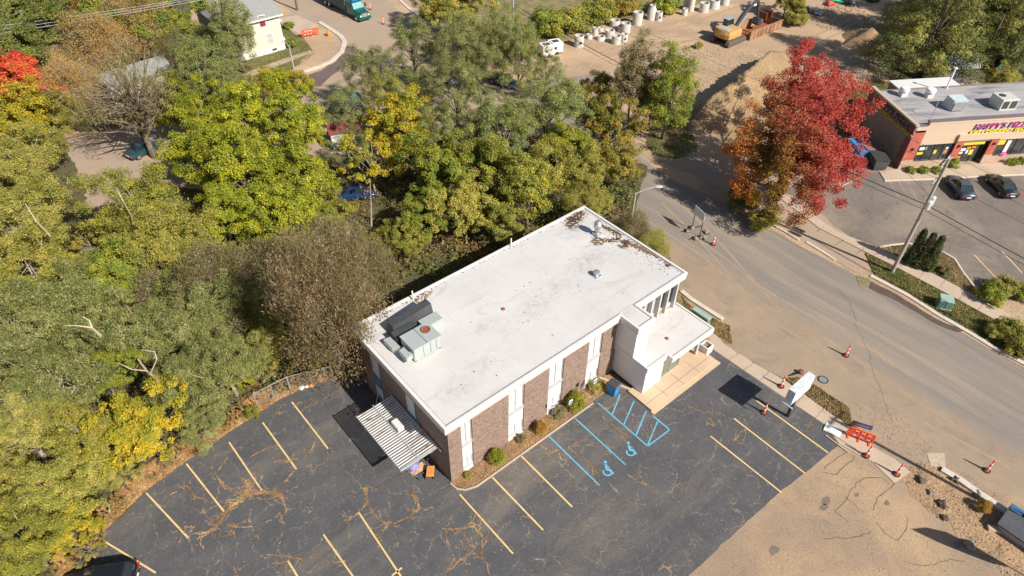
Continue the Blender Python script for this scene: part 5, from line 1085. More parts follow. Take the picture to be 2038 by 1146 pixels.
for s in (-1, 1):
    MB().box(1.0, 1.14, s*.72-.14, s*.72+.14, .85, 1.1).build('headlight', M_head, tk); MB().box(-.6, -.4, s*1.3-.1, s*1.3+.1, 1.7, 2.3).build('mirror', M_lid, tk)
    MB().loft([[(-.5, s*.8, .9), (-.5, s*1.18, .9), (-.5, s*1.18, 1.2), (-.5, s*.8, 1.2)], [(.9, s*.8, .7), (.9, s*1.18, .7), (.9, s*1.1, 1.1), (.9, s*.8, 1.1)]]).build('wing', M_tg, tk)
    for x in (.3, -8.2, -9.4):
        wq = MB().tube((x, s*.9, .5), (x, s*1.2, .5), .5, n=20).build('wheel', M_tyre, tk); MB().tube((x, s*1.19, .5), (x, s*1.23, .5), .26, n=14).build('rim', M_swhite, wq)
MB().box(-1.9, -1.1, -.7, .7, 2.71, 2.85).build('roof_marker', plain('blue beacon', (.05, .15, .5), .4), tk)
# ---------------------------------------------------------------- excavator
M_cat = surf('digger yellow', (.56, .33, .11), (.48, .28, .09), 1.2, .6, c3=(.34, .21, .11), s3=1.2, t3=(.6, .8), fine=.1); M_dk = plain('digger dark steel', (.07, .08, .09), .5, .2); M_track = surf('track', (.16, .12, .09), (.10, .08, .07), 5, .9, fine=.3)
ea, eb = G(1441, 99), G(1487, 79); ed = (eb-ea).normalized(); eaz = math.atan2(ed.y, ed.x); en = Vector((-ed.y, ed.x, 0))
ec = (ea+eb)/2+en*1.6; ex = empty('excavator', ec, eaz, 'yellow tracked excavator with a dark boom reaching into the rusty container', 'excavator', None, 1.12)
for s in (-1, 1):
    tr = MB().loft([[(x, s*1.3-.3, z) for x, z in pf] for pf in [[(-2.1, .4), (-1.9, .08), (1.9, .08), (2.1, .4), (1.9, .78), (-1.9, .78)]]]+[[(x, s*1.3+.3, z) for x, z in [(-2.1, .4), (-1.9, .08), (1.9, .08), (2.1, .4), (1.9, .78), (-1.9, .78)]]]).build('track', M_track, ex)
    rl = MB()
    for i in range(6): rl.tube((-1.6+i*.64, s*1.3-s*.0-.31, .33), (-1.6+i*.64, s*1.3+.31, .33), .17, n=10)
    rl.build('roller', M_dk, tr)
MB().box(-.9, .9, -1.0, 1.0, .35, .85).build('undercarriage', M_dk, ex)
up_ = MB().tube((0, 0, .85), (0, 0, 1.0), .7, n=20).build('turntable', M_dk, ex)
ba = R_(-2)
prof = [(-1.75+.0, -1.2), (-1.95, -.6), (-2.0, 0), (-1.95, .6), (-1.75, 1.2), (-1.1, 1.3), (1.2, 1.3), (1.2, .35), (1.0, .35), (1.0, -1.3), (-1.1, -1.3)]
MB().loft([[(x, y, 1.0) for x, y in prof], [(x*1.02, y*1.0, 1.6) for x, y in prof], [(x*.93, y*.93, 2.05) for x, y in prof]]).build('engine_house', M_cat, ex)
MB().box(-1.6, -.4, -.7, .9, 2.051, 2.12).build('engine_cover', plain('grey cover', (.40, .38, .35), .6), ex)
cbn = MB().loft([[(-.2, .45, 1.6), (1.5, .45, 1.6), (1.5, 1.25, 1.6), (-.2, 1.25, 1.6)], [(-.2, .45, 2.9), (1.1, .45, 2.9), (1.1, 1.2, 2.9), (-.2, 1.2, 2.9)]]).build('cab', M_cglass, ex)
MB().box(-.25, 1.15, .4, 1.25, 2.901, 2.98).beam((1.5, .45, 1.6), (1.12, .45, 2.9), .07, .07).beam((1.5, 1.25, 1.6), (1.12, 1.2, 2.9), .07, .07).build('cab_frame', plain('faded blue grey', (.30, .36, .38), .5), cbn)
bz = .25
MB().path([(.9, -.0, 1.5), (2.2, -.0, 2.9), (3.8, 0, 4.1), (5.6, 0, 4.6)], [.22, .3, .30, .2], 4).build('boom', M_dk, ex)
MB().path([(5.3, 0, 4.8), (5.9, 0, 3.9), (6.5, 0, 1.7)], [.16, .24, .14], 4).build('stick', M_dk, ex)
MB().tube((1.4, .25, 1.4), (3.0, .25, 3.1), .08).tube((1.4, -.25, 1.4), (3.0, -.25, 3.1), .08).build('ram', M_galv, ex)
MB().tube((3.6, 0, 4.35), (5.2, 0, 5.0), .08).build('ram', M_galv, ex)
MB().loft([[(6.3, -.55, 1.8), (6.9, -.55, 1.7), (7.1, -.55, 1.0), (6.4, -.55, .8), (6.0, -.55, 1.2)], [(6.3, .55, 1.8), (6.9, .55, 1.7), (7.1, .55, 1.0), (6.4, .55, .8), (6.0, .55, 1.2)]]).build('bucket', M_dk, ex)
MB().box(4.2, 4.9, -.305, -.301, 4.0, 4.25).build('boom_plate', M_swhite, ex)
# rusty open container
M_rust2 = surf('rusty orange steel', (.40, .22, .12), (.29, .16, .09), .8, .85, c3=(.18, .09, .06), s3=.6, t3=(.5, .7), fine=.2, fs=8)
da, db = G(1491, 81), G(1552, 57); dd = (db-da); dl = dd.length*1.02; daz = math.atan2(dd.y, dd.x); dh = top_height(da, 64)
dk = empty('open_container', da, daz, 'rusty open topped container beside the excavator', 'container'); WC = 3.4
MB().box(0, dl, 0, .08, .1, dh).build('side_panel', M_rust2, dk); MB().box(0, dl, WC-.08, WC, .1, dh).build('side_panel', M_rust2, dk)
MB().box(dl-.08, dl, .081, WC-.081, .1, dh).build('end_panel', M_rust2, dk); MB().box(0, dl, .0, WC, 0, .099).build('floor', M_rust, dk)
e_ = MB()
for y in (.0, .85, 1.7, 2.55, WC-.12): e_.box(-.06, .0, y, y+.12, .1, dh)
for z in (.1, dh*.5, dh-.12): e_.box(-.12, -.061, 0, WC, z, z+.12)
e_.build('end_gate', M_rust, dk)
rb = MB(); k = 8
for i in range(k+1): x = dl*i/k; rb.box(x-.05, x+.05, -.07, -.001, .1, dh)
rb.box(-.05, dl+.05, -.1, .1, dh+.001, dh+.1); rb.box(-.05, dl+.05, WC-.1, WC+.1, dh+.001, dh+.1); rb.build('rib', M_rust2, dk)
for x in (.75, .93): MB().box(dl*x, dl*x+.15, 1.8, WC-.1, dh-.1, dh+1.0).build('rack', M_rust, dk)
# ---------------------------------------------------------------- concrete rings and pipes
M_pipe = surf('pale precast concrete', (.58, .55, .50), (.48, .45, .41), 1.5, .85, c3=(.38, .31, .24), s3=1.0, t3=(.58, .75), fine=.12, fs=10)
def ringpipe(px, py, wpx, top, lab, neck=0, hole=False, taper=1.0):
    b_ = G(px, py-wpx*.22); s_ = mpp(b_+Vector((0, 0, 1))); r = wpx*s_/2; h = max(.6, top_height(b_, top+wpx*.22)); e = empty('concrete_ring', b_, random.Random(px).uniform(0, 1), lab, 'concrete pipe', 'precast concrete pipe sections in the yard')
    t = .12*r+.06; r2 = r*taper
    pr = [(r, 0), (r2, h*.97), (r2-.01, h), (r2-t, h), (r2-t, h-.15), (r-t, .1)]
    if neck: pr = [(r, 0), (r, h*.72), (r*.72, h*.86), (r*.72, h), (r*.72-t, h), (r*.72-t, h*.8), (r-t, .1)]
    MB().lathe((0, 0, 0), pr, 22).build('barrel', M_pipe, e, smooth=True)
    MB().lathe((0, 0, 0), [(r-t-.01, .1), (r-t-.01, .12)], 16).build('opening', M_mud, e)
    if hole:
        v = Vector((CAM[0]-b_.x, CAM[1]-b_.y, 0)).normalized(); v = Matrix.Rotation(R_(22)-e.rotation_euler.z, 3, 'Z') @ v
        MB().tube(v*(r-.05)+Vector((0, 0, h*.45)), v*(r+.03)+Vector((0, 0, h*.45)), r*.33, n=14).build('port', M_lid, e)
for a in [(1151.7, 96, 19, 66, 'large concrete ring with a round port nearest the white generators', 0, True), (1172.5, 79, 12, 65, 'smallest low ring right of the large ported ring'), (1184, 72, 12, 52, 'thin tall pipe section at the back left of the cluster'),
          (1195, 64, 11, 55, 'thin rough ring half hidden behind the tall thin pipe'), (1195.5, 83, 20, 67, 'tapered low ring at the front left of the cluster', 0, False, .8), (1213, 76, 19, 55, 'wide ring in the middle of the cluster'),
          (1226, 90, 19, 66, 'front ring of the cluster nearest the camera'), (1223, 56, 20, 35, 'tall wide ring at the back of the cluster'), (1235, 65, 12, 48, 'slim ring squeezed between the back rings'), (1244, 68, 20, 41, 'tall wide ring at the right of the cluster'),
          (1241.5, 84, 14, 64, 'ring with a dark port at the front right of the cluster', 0, True), (1267.6, 52, 20, 19, 'big plain ring standing alone right of the cluster'), (1295.5, 42, 17, 6, 'bottle necked tall concrete section', 1), (1310.5, 43, 13, 20, 'narrow ring with a port beside the bottle necked section', 0, True),
          (1362, 32, 11, 14, 'narrow ring in front of the stained double stack'), (1374, 24, 13, -6, 'tall stained stack at the top beyond the bare soil'), (1400, 27, 19, 1, 'ring with red marks near the top of the yard'), (1421, 20, 22, -5, 'bulging wide section at the top edge', 0, False, .85), (1442, 12, 17, -8, 'last concrete ring at the right of the row'), (1364, 18, 10, -8, 'blue green stained ring behind the narrow ring')]:
    ringpipe(*a)
def genset(px, py, lab):
    q = G(px, py); e = empty('generator', (q.x, q.y, 0), R_(-18), lab, 'generator', 'white generators in the yard')
    MB().bbox(-.95, .95, -.9, .9, .3, 1.75).build('housing', M_swhite, e); MB().box(-.5, .5, -.4, .4, 1.751, 1.8).build('exhaust_cover', M_lid, e)
    MB().box(-1.0, 1.0, -.7, .7, .12, .3).build('trailer', M_lid, e); MB().box(-.6, -.1, -.915, -.901, .8, 1.3).build('vent', M_lid, e)
    for s in (-1, 1): MB().tube((0, s*.75, .25), (0, s*.95, .25), .25, n=14).build('wheel', M_tyre, e)
genset(1087, 110, 'left of two white box generators under the trees'); genset(1104, 104, 'right of two white box generators with a dark top opening')
q = G(1133, 60); tag(MB().box(-.03, .03, -.03, .03, 0, 1.6).box(-.25, .25, -.05, -.03, 1.3, 1.9).build('small_sign', M_swhite, loc=q), 'small white sign on a post behind the concrete rings', 'sign')
# ---------------------------------------------------------------- sand piles
M_sand = surf('sand pile', (.33, .22, .115), (.27, .175, .09), .5, .97, c3=(.39, .265, .14), s3=.3, t3=(.5, .7), fine=.3, fs=3, bmp=.7, bd=.15)
def heap(name, ridge, hs, wS, wN, lab, mat, seed=0, res=.35, kind=None):
    rng = np.random.default_rng(seed); R2 = [Vector(r) for r in ridge]; xs = [r.x for r in R2]; ys = [r.y for r in R2]; mg = max(wS, wN)+1
    X = np.arange(min(xs)-mg, max(xs)+mg, res); Y = np.arange(min(ys)-mg, max(ys)+mg, res); XX, YY = np.meshgrid(X, Y); Hh = np.zeros_like(XX)
    for i in range(len(R2)-1):
        a, b_ = R2[i], R2[i+1]; d = b_-a; L2 = d.x**2+d.y**2; t = np.clip(((XX-a.x)*d.x+(YY-a.y)*d.y)/L2, 0, 1); px_ = a.x+d.x*t; py_ = a.y+d.y*t
        dx = XX-px_; dy = YY-py_; dist = np.hypot(dx, dy); side = (d.x*dy-d.y*dx) > 0; wd = np.where(side, wN, wS); h = (hs[i]*(1-t)+hs[i+1]*t)
        Hh = np.maximum(Hh, h*np.clip(1-dist/(wd*h/max(hs)+.3), 0, 1))
    nz = sum(np.sin(XX*f+rng.uniform(0, 6)+1.3*np.sin(YY*f*.7))*np.sin(YY*f*.9+rng.uniform(0, 6)+np.sin(XX*f*.6)) *a for f, a in ((.9, .18), (2.1, .10), (4.7, .05)))
    Hh = np.where(Hh > 0, Hh*(1+.25*nz)+nz*.25*np.clip(Hh, 0, 1)+rng.normal(0, .035, Hh.shape)*np.clip(Hh*2, 0, 1), 0); idx = {}; mb = MB(); ny, nx = Hh.shape
    keep = Hh > .015
    for j in range(ny-1):
        for i in range(nx-1):
            if keep[j:j+2, i:i+2].any():
                f = []
                for jj, ii in ((j, i), (j, i+1), (j+1, i+1), (j+1, i)):
                    if (jj, ii) not in idx: idx[(jj, ii)] = len(mb.v); mb.v.append((float(XX[jj, ii]), float(YY[jj, ii]), float(max(Hh[jj, ii], 0)) if keep[jj, ii] else -.05))
                    f.append(idx[(jj, ii)])
                mb.f.append(tuple(f))
    me = mb.mesh(name); me.materials.append(mat); me.polygons.foreach_set('use_smooth', [True]*len(me.polygons)); o = bpy.data.objects.new(name, me); sc.collection.objects.link(o); return tag(o, lab, 'sand pile', kind=kind)
heap('sand_pile', [G(1400, 206, 1), G(1425, 190, 2.6), G(1468, 165, 3.2), G(1500, 140, 3.2), G(1528, 114, 2.2), G(1550, 104, .8)], [1.4, 3.4, 4.4, 4.4, 3.2, 1.0], 6.8, .6, 'long sand pile with a steep shaded back beside the red tree', M_sand, 3)
heap('sand_pile', [G(1712, 62, 1), G(1735, 60, 2), G(1760, 75, .8)], [1.4, 2.4, .8], 3.8, 3.0, 'round brown sand pile under the conifers', surf('brown sand', (.34, .22, .12), (.25, .16, .09), .6, .97, fine=.35, fs=4, bmp=.7, bd=.1), 5)
stuff(heap('churned_sand', [G(1375, 205, .2), G(1385, 225, .2), G(1450, 250, .2), G(1500, 262, .2)], [.3, .5, .5, .4], 3, 3, None, M_sand, 7), 'churned sand along the foot of the long pile', 'sand')
for i, (px, py, mt, r, lab) in enumerate([(1598, 24, M_lid, 1.0, 'black rubbish heap by the green brush at the top'), (1606, 20, M_swhite, .7, 'white sheet on the rubbish heap at the top'), (1628, 28, M_galv, .8, 'grey rubbish heap right of the white sheet'), (1650, 10, plain('red scrap', (.6, .1, .06), .7), .8, 'red scrap beside the green kayak shape'), (1690, 8, M_lid, 1.2, 'dark scrap heap near the top centre right'), (1735, 2, M_lid, 1.1, 'dark scrap near the top edge left of the conifers'), (1780, 92, M_galv, .7, 'grey rubble at the foot of the brown sand pile')]):
    q = G(px, py); blob('scrap_heap', mt, (q.x, q.y, 0), r, .5, 60+i, lab, 'scrap', .4)
q = G(1664, 6); kb = MB().loft([[(x, -.3*k_, .3), (x, .3*k_, .3), (x, .18*k_, .0), (x, -.18*k_, .0)] for x, k_ in ((-2, .05), (-1.2, .9), (0, 1.1), (1.2, .9), (2, .05))]).build('kayak', plain('sea green', (.10, .62, .42), .4), loc=(q.x, q.y, .2), rot=(0, 0, R_(-60))); tag(kb, 'sea green kayak lying at the top of the yard', 'kayak')
M_net = plain('green netting', (.15, .55, .40), .8)
nf = empty('netting_fence', G(1985, 135), 0, 'sea green netting fence behind the conifers at the right edge', 'fence'); a0 = G(1985, 135); nb = MB()
pp = [G(1975, 150)-a0, G(2005, 120)-a0, G(2030, 100)-a0, G(2080, 60)-a0]
for i in range(3): nb.beam(pp[i]+Vector((0, 0, .6)), pp[i+1]+Vector((0, 0, .6)), .03, .9)
nb.build('netting', M_net, nf)
for q in pp: MB().tube(q, q+Vector((0, 0, 1.3)), .03).build('fence_post', M_post, nf)
# ================================================================ HOUSES
M_siding = surf('cream siding', (.66, .60, .47), (.62, .56, .44), .4, .8, fine=.04, fs=6, bmp=.05, stretch=(.2, .2, 8)); M_shing = surf('grey green shingle', (.22, .23, .22), (.28, .28, .26), 3, .95, fine=.22, fs=9, bmp=.4, bd=.03)
hs = empty('yellow_house', (16.6, 76.6, 0), 0, 'cream two storey house with grey shingled roof at the top left', 'house'); HWd, HDp, HE = 8.25, 11.0, 5.3
MB().box(0, HWd, 0, HDp, .75, HE).build('wall', M_siding, hs); MB().box(-.05, HWd+.05, -.05, HDp+.05, 0, .75).build('foundation', M_white, hs)
MB().loft([[(0, 0, HE+.001), (HWd, 0, HE+.001), (HWd, HDp, HE+.001), (0, HDp, HE+.001)], [(1.5, HDp/2, HE+2.6), (HWd-.1, HDp/2, HE+2.6), (HWd-.1, HDp/2+.1, HE+2.6), (1.5, HDp/2+.1, HE+2.6)]]).build('gable', M_siding, hs)
rf = MB(); o_ = .45
rf.loft([[(-o_, -o_, HE-.12), (HWd+o_, -o_, HE-.12), (HWd+o_, HDp+o_, HE-.12), (-o_, HDp+o_, HE-.12)], [(-o_, -o_, HE+.05), (HWd+o_, -o_, HE+.05), (HWd+o_, HDp+o_, HE+.05), (-o_, HDp+o_, HE+.05)], [(HWd*.42, HDp/2-.2, HE+3.4), (HWd+o_, HDp/2-.2, HE+3.4), (HWd+o_, HDp/2+.2, HE+3.4), (HWd*.42, HDp/2+.2, HE+3.4)]])
rf.build('roof', M_shing, hs)
gt = MB().box(-o_-.08, HWd+o_+.08, -o_-.1, -o_-.002, HE-.14, HE+.08).box(HWd+o_+.002, HWd+o_+.1, -o_, HDp+o_, HE-.14, HE+.06).box(HWd-.15, HWd+.04, -.06, -.002, 0.75, HE-.13).build('gutter', M_white, hs)
for px, py, ww, hh, mt in ((521.5, 42, .85, 1.5, plain('maroon curtain', (.22, .03, .06), .4)), (537.5, 76, .85, 1.45, M_grey)):
    q = PLN(px, py, (0, 76.55, 0), (0, 1, 0)); x = q.x-16.6; z = q.z
    fr_ = MB().box(x-ww/2-.14, x+ww/2+.14, -.07, -.001, z-hh/2-.14, z+hh/2+.14).build('window', M_white, hs); MB().box(x-ww/2, x+ww/2, -.085, -.071, z-hh/2, z+hh/2).build('pane', mt, fr_); MB().box(x-ww/2, x+ww/2, -.1, -.086, z-.03, z+.03).build('bar', M_white, fr_)
MB().box(6.2, 6.9, -.08, -.051, .3, .6).build('vent', M_lid, hs)
MB().box(HWd+.45, HWd+1.6, 3.0, 4.2, 3.0, 3.15).build('porch_roof', M_white, hs); MB().box(HWd+.06, HWd+1.5, 3.1, 4.1, 0, .4).build('porch_step', M_white, hs)
h2 = empty('dark_roofed_house', G(330, -30), R_(12), 'dark blue roofed white house at the top left edge', 'house')
MB().box(-5, 5, -4, 4, 0, 4.2).build('wall', M_white, h2); MB().loft([[(-5.4, -4.5, 4.1), (5.4, -4.5, 4.1), (5.4, 4.5, 4.1), (-5.4, 4.5, 4.1)], [(-5.4, -.1, 7), (5.4, -.1, 7), (5.4, .1, 7), (-5.4, .1, 7)]]).build('roof', plain('slate roof', (.08, .09, .13), .8), h2)
q = G(292, 196); h3 = empty('white_garage', (q.x, q.y+2.6, 0), R_(4), 'low white garage with grey roof behind the bare tree', 'garage')
MB().box(-4.2, 4.2, -2.6, 2.6, 0, 2.6).build('wall', M_white, h3)
for x in ((-3.6, -1.0), (.8, 3.4)): MB().box(*x, -2.66, -2.601, 0, 2.1).build('garage_door', plain('beige door', (.62, .50, .36), .7), h3)
MB().loft([[(-4.5, -2.9, 2.55), (4.5, -2.9, 2.55), (4.5, 2.9, 2.55), (-4.5, 2.9, 2.55)], [(-4.5, -.05, 3.9), (4.5, -.05, 3.9), (4.5, .05, 3.9), (-4.5, .05, 3.9)]]).build('roof', M_shing, h3)
q = G(690, 285); h4 = empty('red_roofed_shed', (q.x, q.y, 0), R_(-20), 'small white shed with dark red roof glimpsed between the yellow trees', 'shed')
MB().box(-1.8, 1.8, -1.2, 1.2, 0, 2.2).build('wall', M_white, h4); MB().loft([[(-2, -1.4, 2.2), (2, -1.4, 2.2), (2, 1.4, 2.2), (-2, 1.4, 2.2)], [(-2, -.05, 3), (2, -.05, 3), (2, .05, 3), (-2, .05, 3)]]).build('roof', plain('maroon roof', (.20, .04, .04), .8), h4)
q = G(698, 230); h5 = empty('blue_canopy', (q.x, q.y, 0), R_(20), 'blue tarpaulin canopy glimpsed through the grey green trees', 'canopy')
MB().loft([[(-1.8, -1.5, 2.1), (1.8, -1.5, 2.1), (1.8, 1.5, 2.1), (-1.8, 1.5, 2.1)], [(-1.6, -.1, 2.7), (1.6, -.1, 2.7), (1.6, .1, 2.7), (-1.6, .1, 2.7)]]).build('canopy_cloth', plain('tarp blue', (.06, .18, .34), .6), h5)
for x in (-1.7, 1.7):
    for y in (-1.4, 1.4): MB().tube((x, y, 0), (x, y, 2.1), .03).build('leg', M_galv, h5)
q = G(655, 72); tag(MB().lathe((0, 0, 0), [(.3, 0), (.3, .5), (.22, .9), (.05, 1.0)], 12).build('traffic_drum', M_orange, loc=(q.x, q.y, .03)), 'orange traffic drum beside the faded red barricade', 'drum')
#@@PART6
# ================================================================ TREES
M_bark = surf('grey brown bark', (.22, .17, .12), (.15, .115, .085), 2.5, .95, fine=.3, fs=12, bmp=.5)
M_palebark = surf('pale bark', (.42, .35, .26), (.34, .28, .20), 2.5, .95, fine=.25, fs=12, bmp=.5)
LM = {
 'chart': leafmat('chartreuse leaf', (.37, .365, .022), (.52, .465, .03), (.24, .27, .025), .28),
 'yellow': leafmat('yellow leaf', (.52, .38, .025), (.66, .47, .04), (.34, .32, .03), .25),
 'gold': leafmat('gold leaf', (.40, .27, .04), (.54, .36, .07), (.24, .22, .04), .3),
 'olive': leafmat('olive leaf', (.21, .235, .045), (.32, .32, .06), (.42, .36, .07), .3),
 'olivey': leafmat('olive yellow leaf', (.37, .335, .045), (.50, .42, .06), (.25, .255, .045), .3),
 'sage': leafmat('sage leaf', (.29, .29, .10), (.42, .39, .15), (.22, .235, .07), .3),
 'tansage': leafmat('tan sage leaf', (.45, .38, .10), (.58, .48, .14), (.34, .32, .07), .3),
 'green': leafmat('mid green leaf', (.13, .20, .03), (.21, .28, .045), (.33, .33, .04), .25),
 'dark': leafmat('deep green leaf', (.09, .125, .035), (.15, .18, .05), (.22, .23, .05), .25),
 'greygreen': leafmat('grey green leaf', (.16, .20, .08), (.25, .29, .12), (.30, .31, .08), .25),
 'brown': leafmat('brown twig leaf', (.27, .19, .12), (.40, .30, .19), (.24, .21, .08), .3),
 'straw': leafmat('straw yellow leaf', (.50, .41, .09), (.62, .51, .15), (.36, .35, .07), .3),
 'rust': leafmat('rusty leaf', (.32, .21, .12), (.44, .31, .19), (.22, .17, .08), .3),
 'tan': leafmat('tan twig leaf', (.33, .24, .14), (.43, .32, .19), (.46, .29, .09), .25),
 'orange': leafmat('orange leaf', (.66, .26, .04), (.76, .38, .05), (.66, .10, .05), .3),
 'conifer': leafmat('conifer needles', (.34, .33, .07), (.52, .47, .11), (.15, .17, .05), .28, .35),
 'thuja': leafmat('thuja leaf', (.03, .055, .018), (.07, .10, .03), (.12, .14, .03), .2),
 'globe': leafmat('yellow globe leaf', (.40, .36, .03), (.50, .42, .04), (.22, .25, .02), .3),
 'orangebush': leafmat('orange bush leaf', (.56, .34, .05), (.66, .42, .06), (.42, .24, .05), .3),
}
def maplemat():
    mt, N, L, bs = newmat('red maple leaf'); geo = N.new('ShaderNodeNewGeometry'); v = coords(N, L)
    red = mixc(N, L, geo.outputs['Random Per Island'], (.42, .05, .055), (.62, .15, .10)); dkr = mixc(N, L, geo.outputs['Random Per Island'], (.30, .09, .05), (.46, .19, .08))
    org = mixc(N, L, geo.outputs['Random Per Island'], (.60, .20, .05), (.72, .30, .09)); olv = mixc(N, L, geo.outputs['Random Per Island'], (.16, .12, .025), (.30, .22, .03))
    sx = N.new('ShaderNodeSeparateXYZ'); L.new(v, sx.inputs[0])
    def axis(cx_, cy_, cz_, lo, hi, nz=1.6):
        d = N.new('ShaderNodeVectorMath'); d.operation = 'DOT_PRODUCT'; L.new(v, d.inputs[0]); d.inputs[1].default_value = (cx_, cy_, cz_)
        a = N.new('ShaderNodeMath'); a.operation = 'MULTIPLY_ADD'; L.new(noise(N, L, v, .55, 5, .7), a.inputs[0]); a.inputs[1].default_value = nz*4; L.new(d.outputs['Value'], a.inputs[2])
        return ramp(N, L, a.outputs[0], lo, hi)
    # right of the tree (towards +x -y) is red; left towards -x +y is olive then orange
    c = mixc(N, L, axis(-.72, .6, 0, 2.4, 6.0), red, dkr); c = mixc(N, L, axis(-.78, .45, -.18, 4.4, 8.2), c, olv); c = mixc(N, L, axis(-.6, .8, -.1, 5.8, 8.0), c, org)
    g = N.new('ShaderNodeMapRange'); L.new(noise(N, L, v, 1.1, 2), g.inputs[0]); g.inputs[1].default_value = .3; g.inputs[2].default_value = .7; g.inputs[3].default_value = .7; g.inputs[4].default_value = 1.25
    cb = N.new('ShaderNodeCombineColor')
    for i in range(3): L.new(g.outputs[0], cb.inputs[i])
    c = mixc(N, L, 1.0, c, cb.outputs[0], 'MULTIPLY'); N.remove(bs); out = N['Material Output']
    df = N.new('ShaderNodeBsdfDiffuse'); tr = N.new('ShaderNodeBsdfTranslucent'); mx = N.new('ShaderNodeMixShader'); mx.inputs[0].default_value = .3
    L.new(c, df.inputs[0]); L.new(c, tr.inputs[0]); L.new(df.outputs[0], mx.inputs[1]); L.new(tr.outputs[0], mx.inputs[2]); L.new(mx.outputs[0], out.inputs[0]); return mt
def clump_centres(rng, n, R, zc, rz, inner=.35, lobes=.28):
    d = rand_unit(rng, n*3); d = d[d[:, 2] > -.62][:n]; n = len(d)
    ph = rng.uniform(0, 6.28, 6)
    az = np.arctan2(d[:, 1], d[:, 0]); k = 1+lobes*(np.sin(az*2+ph[0])*.5+np.sin(az*3+ph[1]+d[:, 2]*2)*.5+np.sin(az*5+ph[2]+d[:, 2]*4)*.35)
    r = (inner+(1-inner)*rng.random(n)**.38)*k
    C = np.stack([d[:, 0]*r*R, d[:, 1]*r*R, zc+d[:, 2]*r*rz], 1); return C, d
def crown_mesh(name, seed, R=4.5, zc=6.2, rz=4.0, nclump=95, nleaf=15000, leaf=.30, aspect=.62, cr=(.4, 1.05), flat=.72, inner=.3, lobes=.28, droop=0.0, centres=None, jitter=.75):
    rng = np.random.default_rng(seed); C, d = centres if centres is not None else clump_centres(rng, nclump, R, zc, rz, inner, lobes)
    n = len(C); s = rng.uniform(*cr, n); k = rng.choice(n, nleaf, p=s**2/np.sum(s**2)); u = rand_unit(rng, nleaf); rr = rng.random(nleaf)**.45
    loc = u*rr[:, None]*s[k][:, None]; loc[:, 2] *= flat; loc[:, 2] -= droop*(np.hypot(loc[:, 0], loc[:, 1])**2)/(s[k]+.1)
    P = C[k]+loc; P[:, 2] = np.maximum(P[:, 2], .15)
    N_ = u*.7+d[k]*.5+np.array([0, 0, .75]); N_ /= np.linalg.norm(N_, axis=1)[:, None]
    U, V = leaf_arrays(rng, P, N_, leaf, aspect, jitter); me = quads_mesh(name, P, U, V); me.materials.append(LM['green']); return me, C
def twig_mesh(name, seed, R=4.5, zc=4.8, rz=4.2, n=9000, leaf=.16, nleaf=5000):
    """bare crown: many thin upward twigs and few small leaves"""
    rng = np.random.default_rng(seed); C, d = clump_centres(rng, 120, R, zc, rz, .25, .22); k = rng.integers(0, len(C), n)
    base = np.array([0, 0, zc*.35]); P = C[k]+rng.normal(0, .55, (n, 3)); D = (P-base); D /= np.linalg.norm(D, axis=1)[:, None]; D = D*.8+rand_unit(rng, n)*.9+np.array([0, 0, .2]); D /= np.linalg.norm(D, axis=1)[:, None]
    ln = rng.uniform(.3, 1.0, n)[:, None]; S = np.cross(D, rand_unit(rng, n)); S /= np.linalg.norm(S, axis=1)[:, None]
    U = D*ln*.5; V = S*rng.uniform(.014, .035, n)[:, None]
    P2 = C[rng.integers(0, len(C), nleaf)]+rng.normal(0, .6, (nleaf, 3)); N2 = rand_unit(rng, nleaf)+np.array([0, 0, .8]); N2 /= np.linalg.norm(N2, axis=1)[:, None]; U2, V2 = leaf_arrays(rng, P2, N2, leaf, .5, .5)
    me = quads_mesh(name, np.concatenate([P, P2]), np.concatenate([U, U2]), np.concatenate([V, V2])); me.materials.append(LM['brown']); return me, C
def trunk_mesh(name, C, seed, r0=.26, top=5.2, nl=14, mat=None, lean=.5, thin=1.0):
    rnd = random.Random(seed); mb = MB(); n = 7; P = []; x = y = 0.0
    for i in range(n):
        P.append(Vector((x, y, top*i/(n-1)))); x += rnd.uniform(-.18, .18)*lean*2; y += rnd.uniform(-.18, .18)*lean*2
    mb.path(P, [r0*(1.25 if i == 0 else 1-.72*i/(n-1)) for i in range(n)], 8)
    for c in rnd.sample([tuple(c) for c in C], min(nl, len(C))):
        c = Vector(c); t = rnd.uniform(.3, .95); i = min(n-2, int(t*(n-1))); s = P[i].lerp(P[i+1], t*(n-1)-i)
        if c.z < s.z-.5: s = P[2].copy()
        mid = s.lerp(c, .5)+Vector((rnd.uniform(-.35, .35), rnd.uniform(-.35, .35), rnd.uniform(0, .5))); r = r0*(1-.72*t)*.62*thin
        mb.path([s, s.lerp(mid, .5)+Vector((0, 0, .08)), mid, mid.lerp(c, .6)+Vector((rnd.uniform(-.2, .2), rnd.uniform(-.2, .2), 0)), c], [r, r*.8, r*.6, r*.38, r*.12], 6)
        for _ in range(2):
            e = mid+Vector((rnd.gauss(0, .9), rnd.gauss(0, .9), rnd.uniform(.2, 1.2))); mb.path([mid, mid.lerp(e, .5)+Vector((0, 0, .1)), e], [r*.45, r*.3, r*.08], 5)
    me = mb.mesh(name); me.materials.append(mat or M_bark); me.polygons.foreach_set('use_smooth', [True]*len(me.polygons)); return me
PROTO = {}
def proto(key, crown_kw, trunk_kw, kind='leaf'):
    me, C = (crown_mesh if kind == 'leaf' else twig_mesh)('crown', **crown_kw); PROTO[key] = (me, trunk_mesh('trunk', C, crown_kw['seed'], **trunk_kw))
for i, s in enumerate((11, 12, 13)): proto(f'broad{i}', dict(seed=s, nclump=(150, 125, 170)[i], nleaf=27000, leaf=.235, lobes=(.42, .5, .38)[i]), dict(r0=.26))
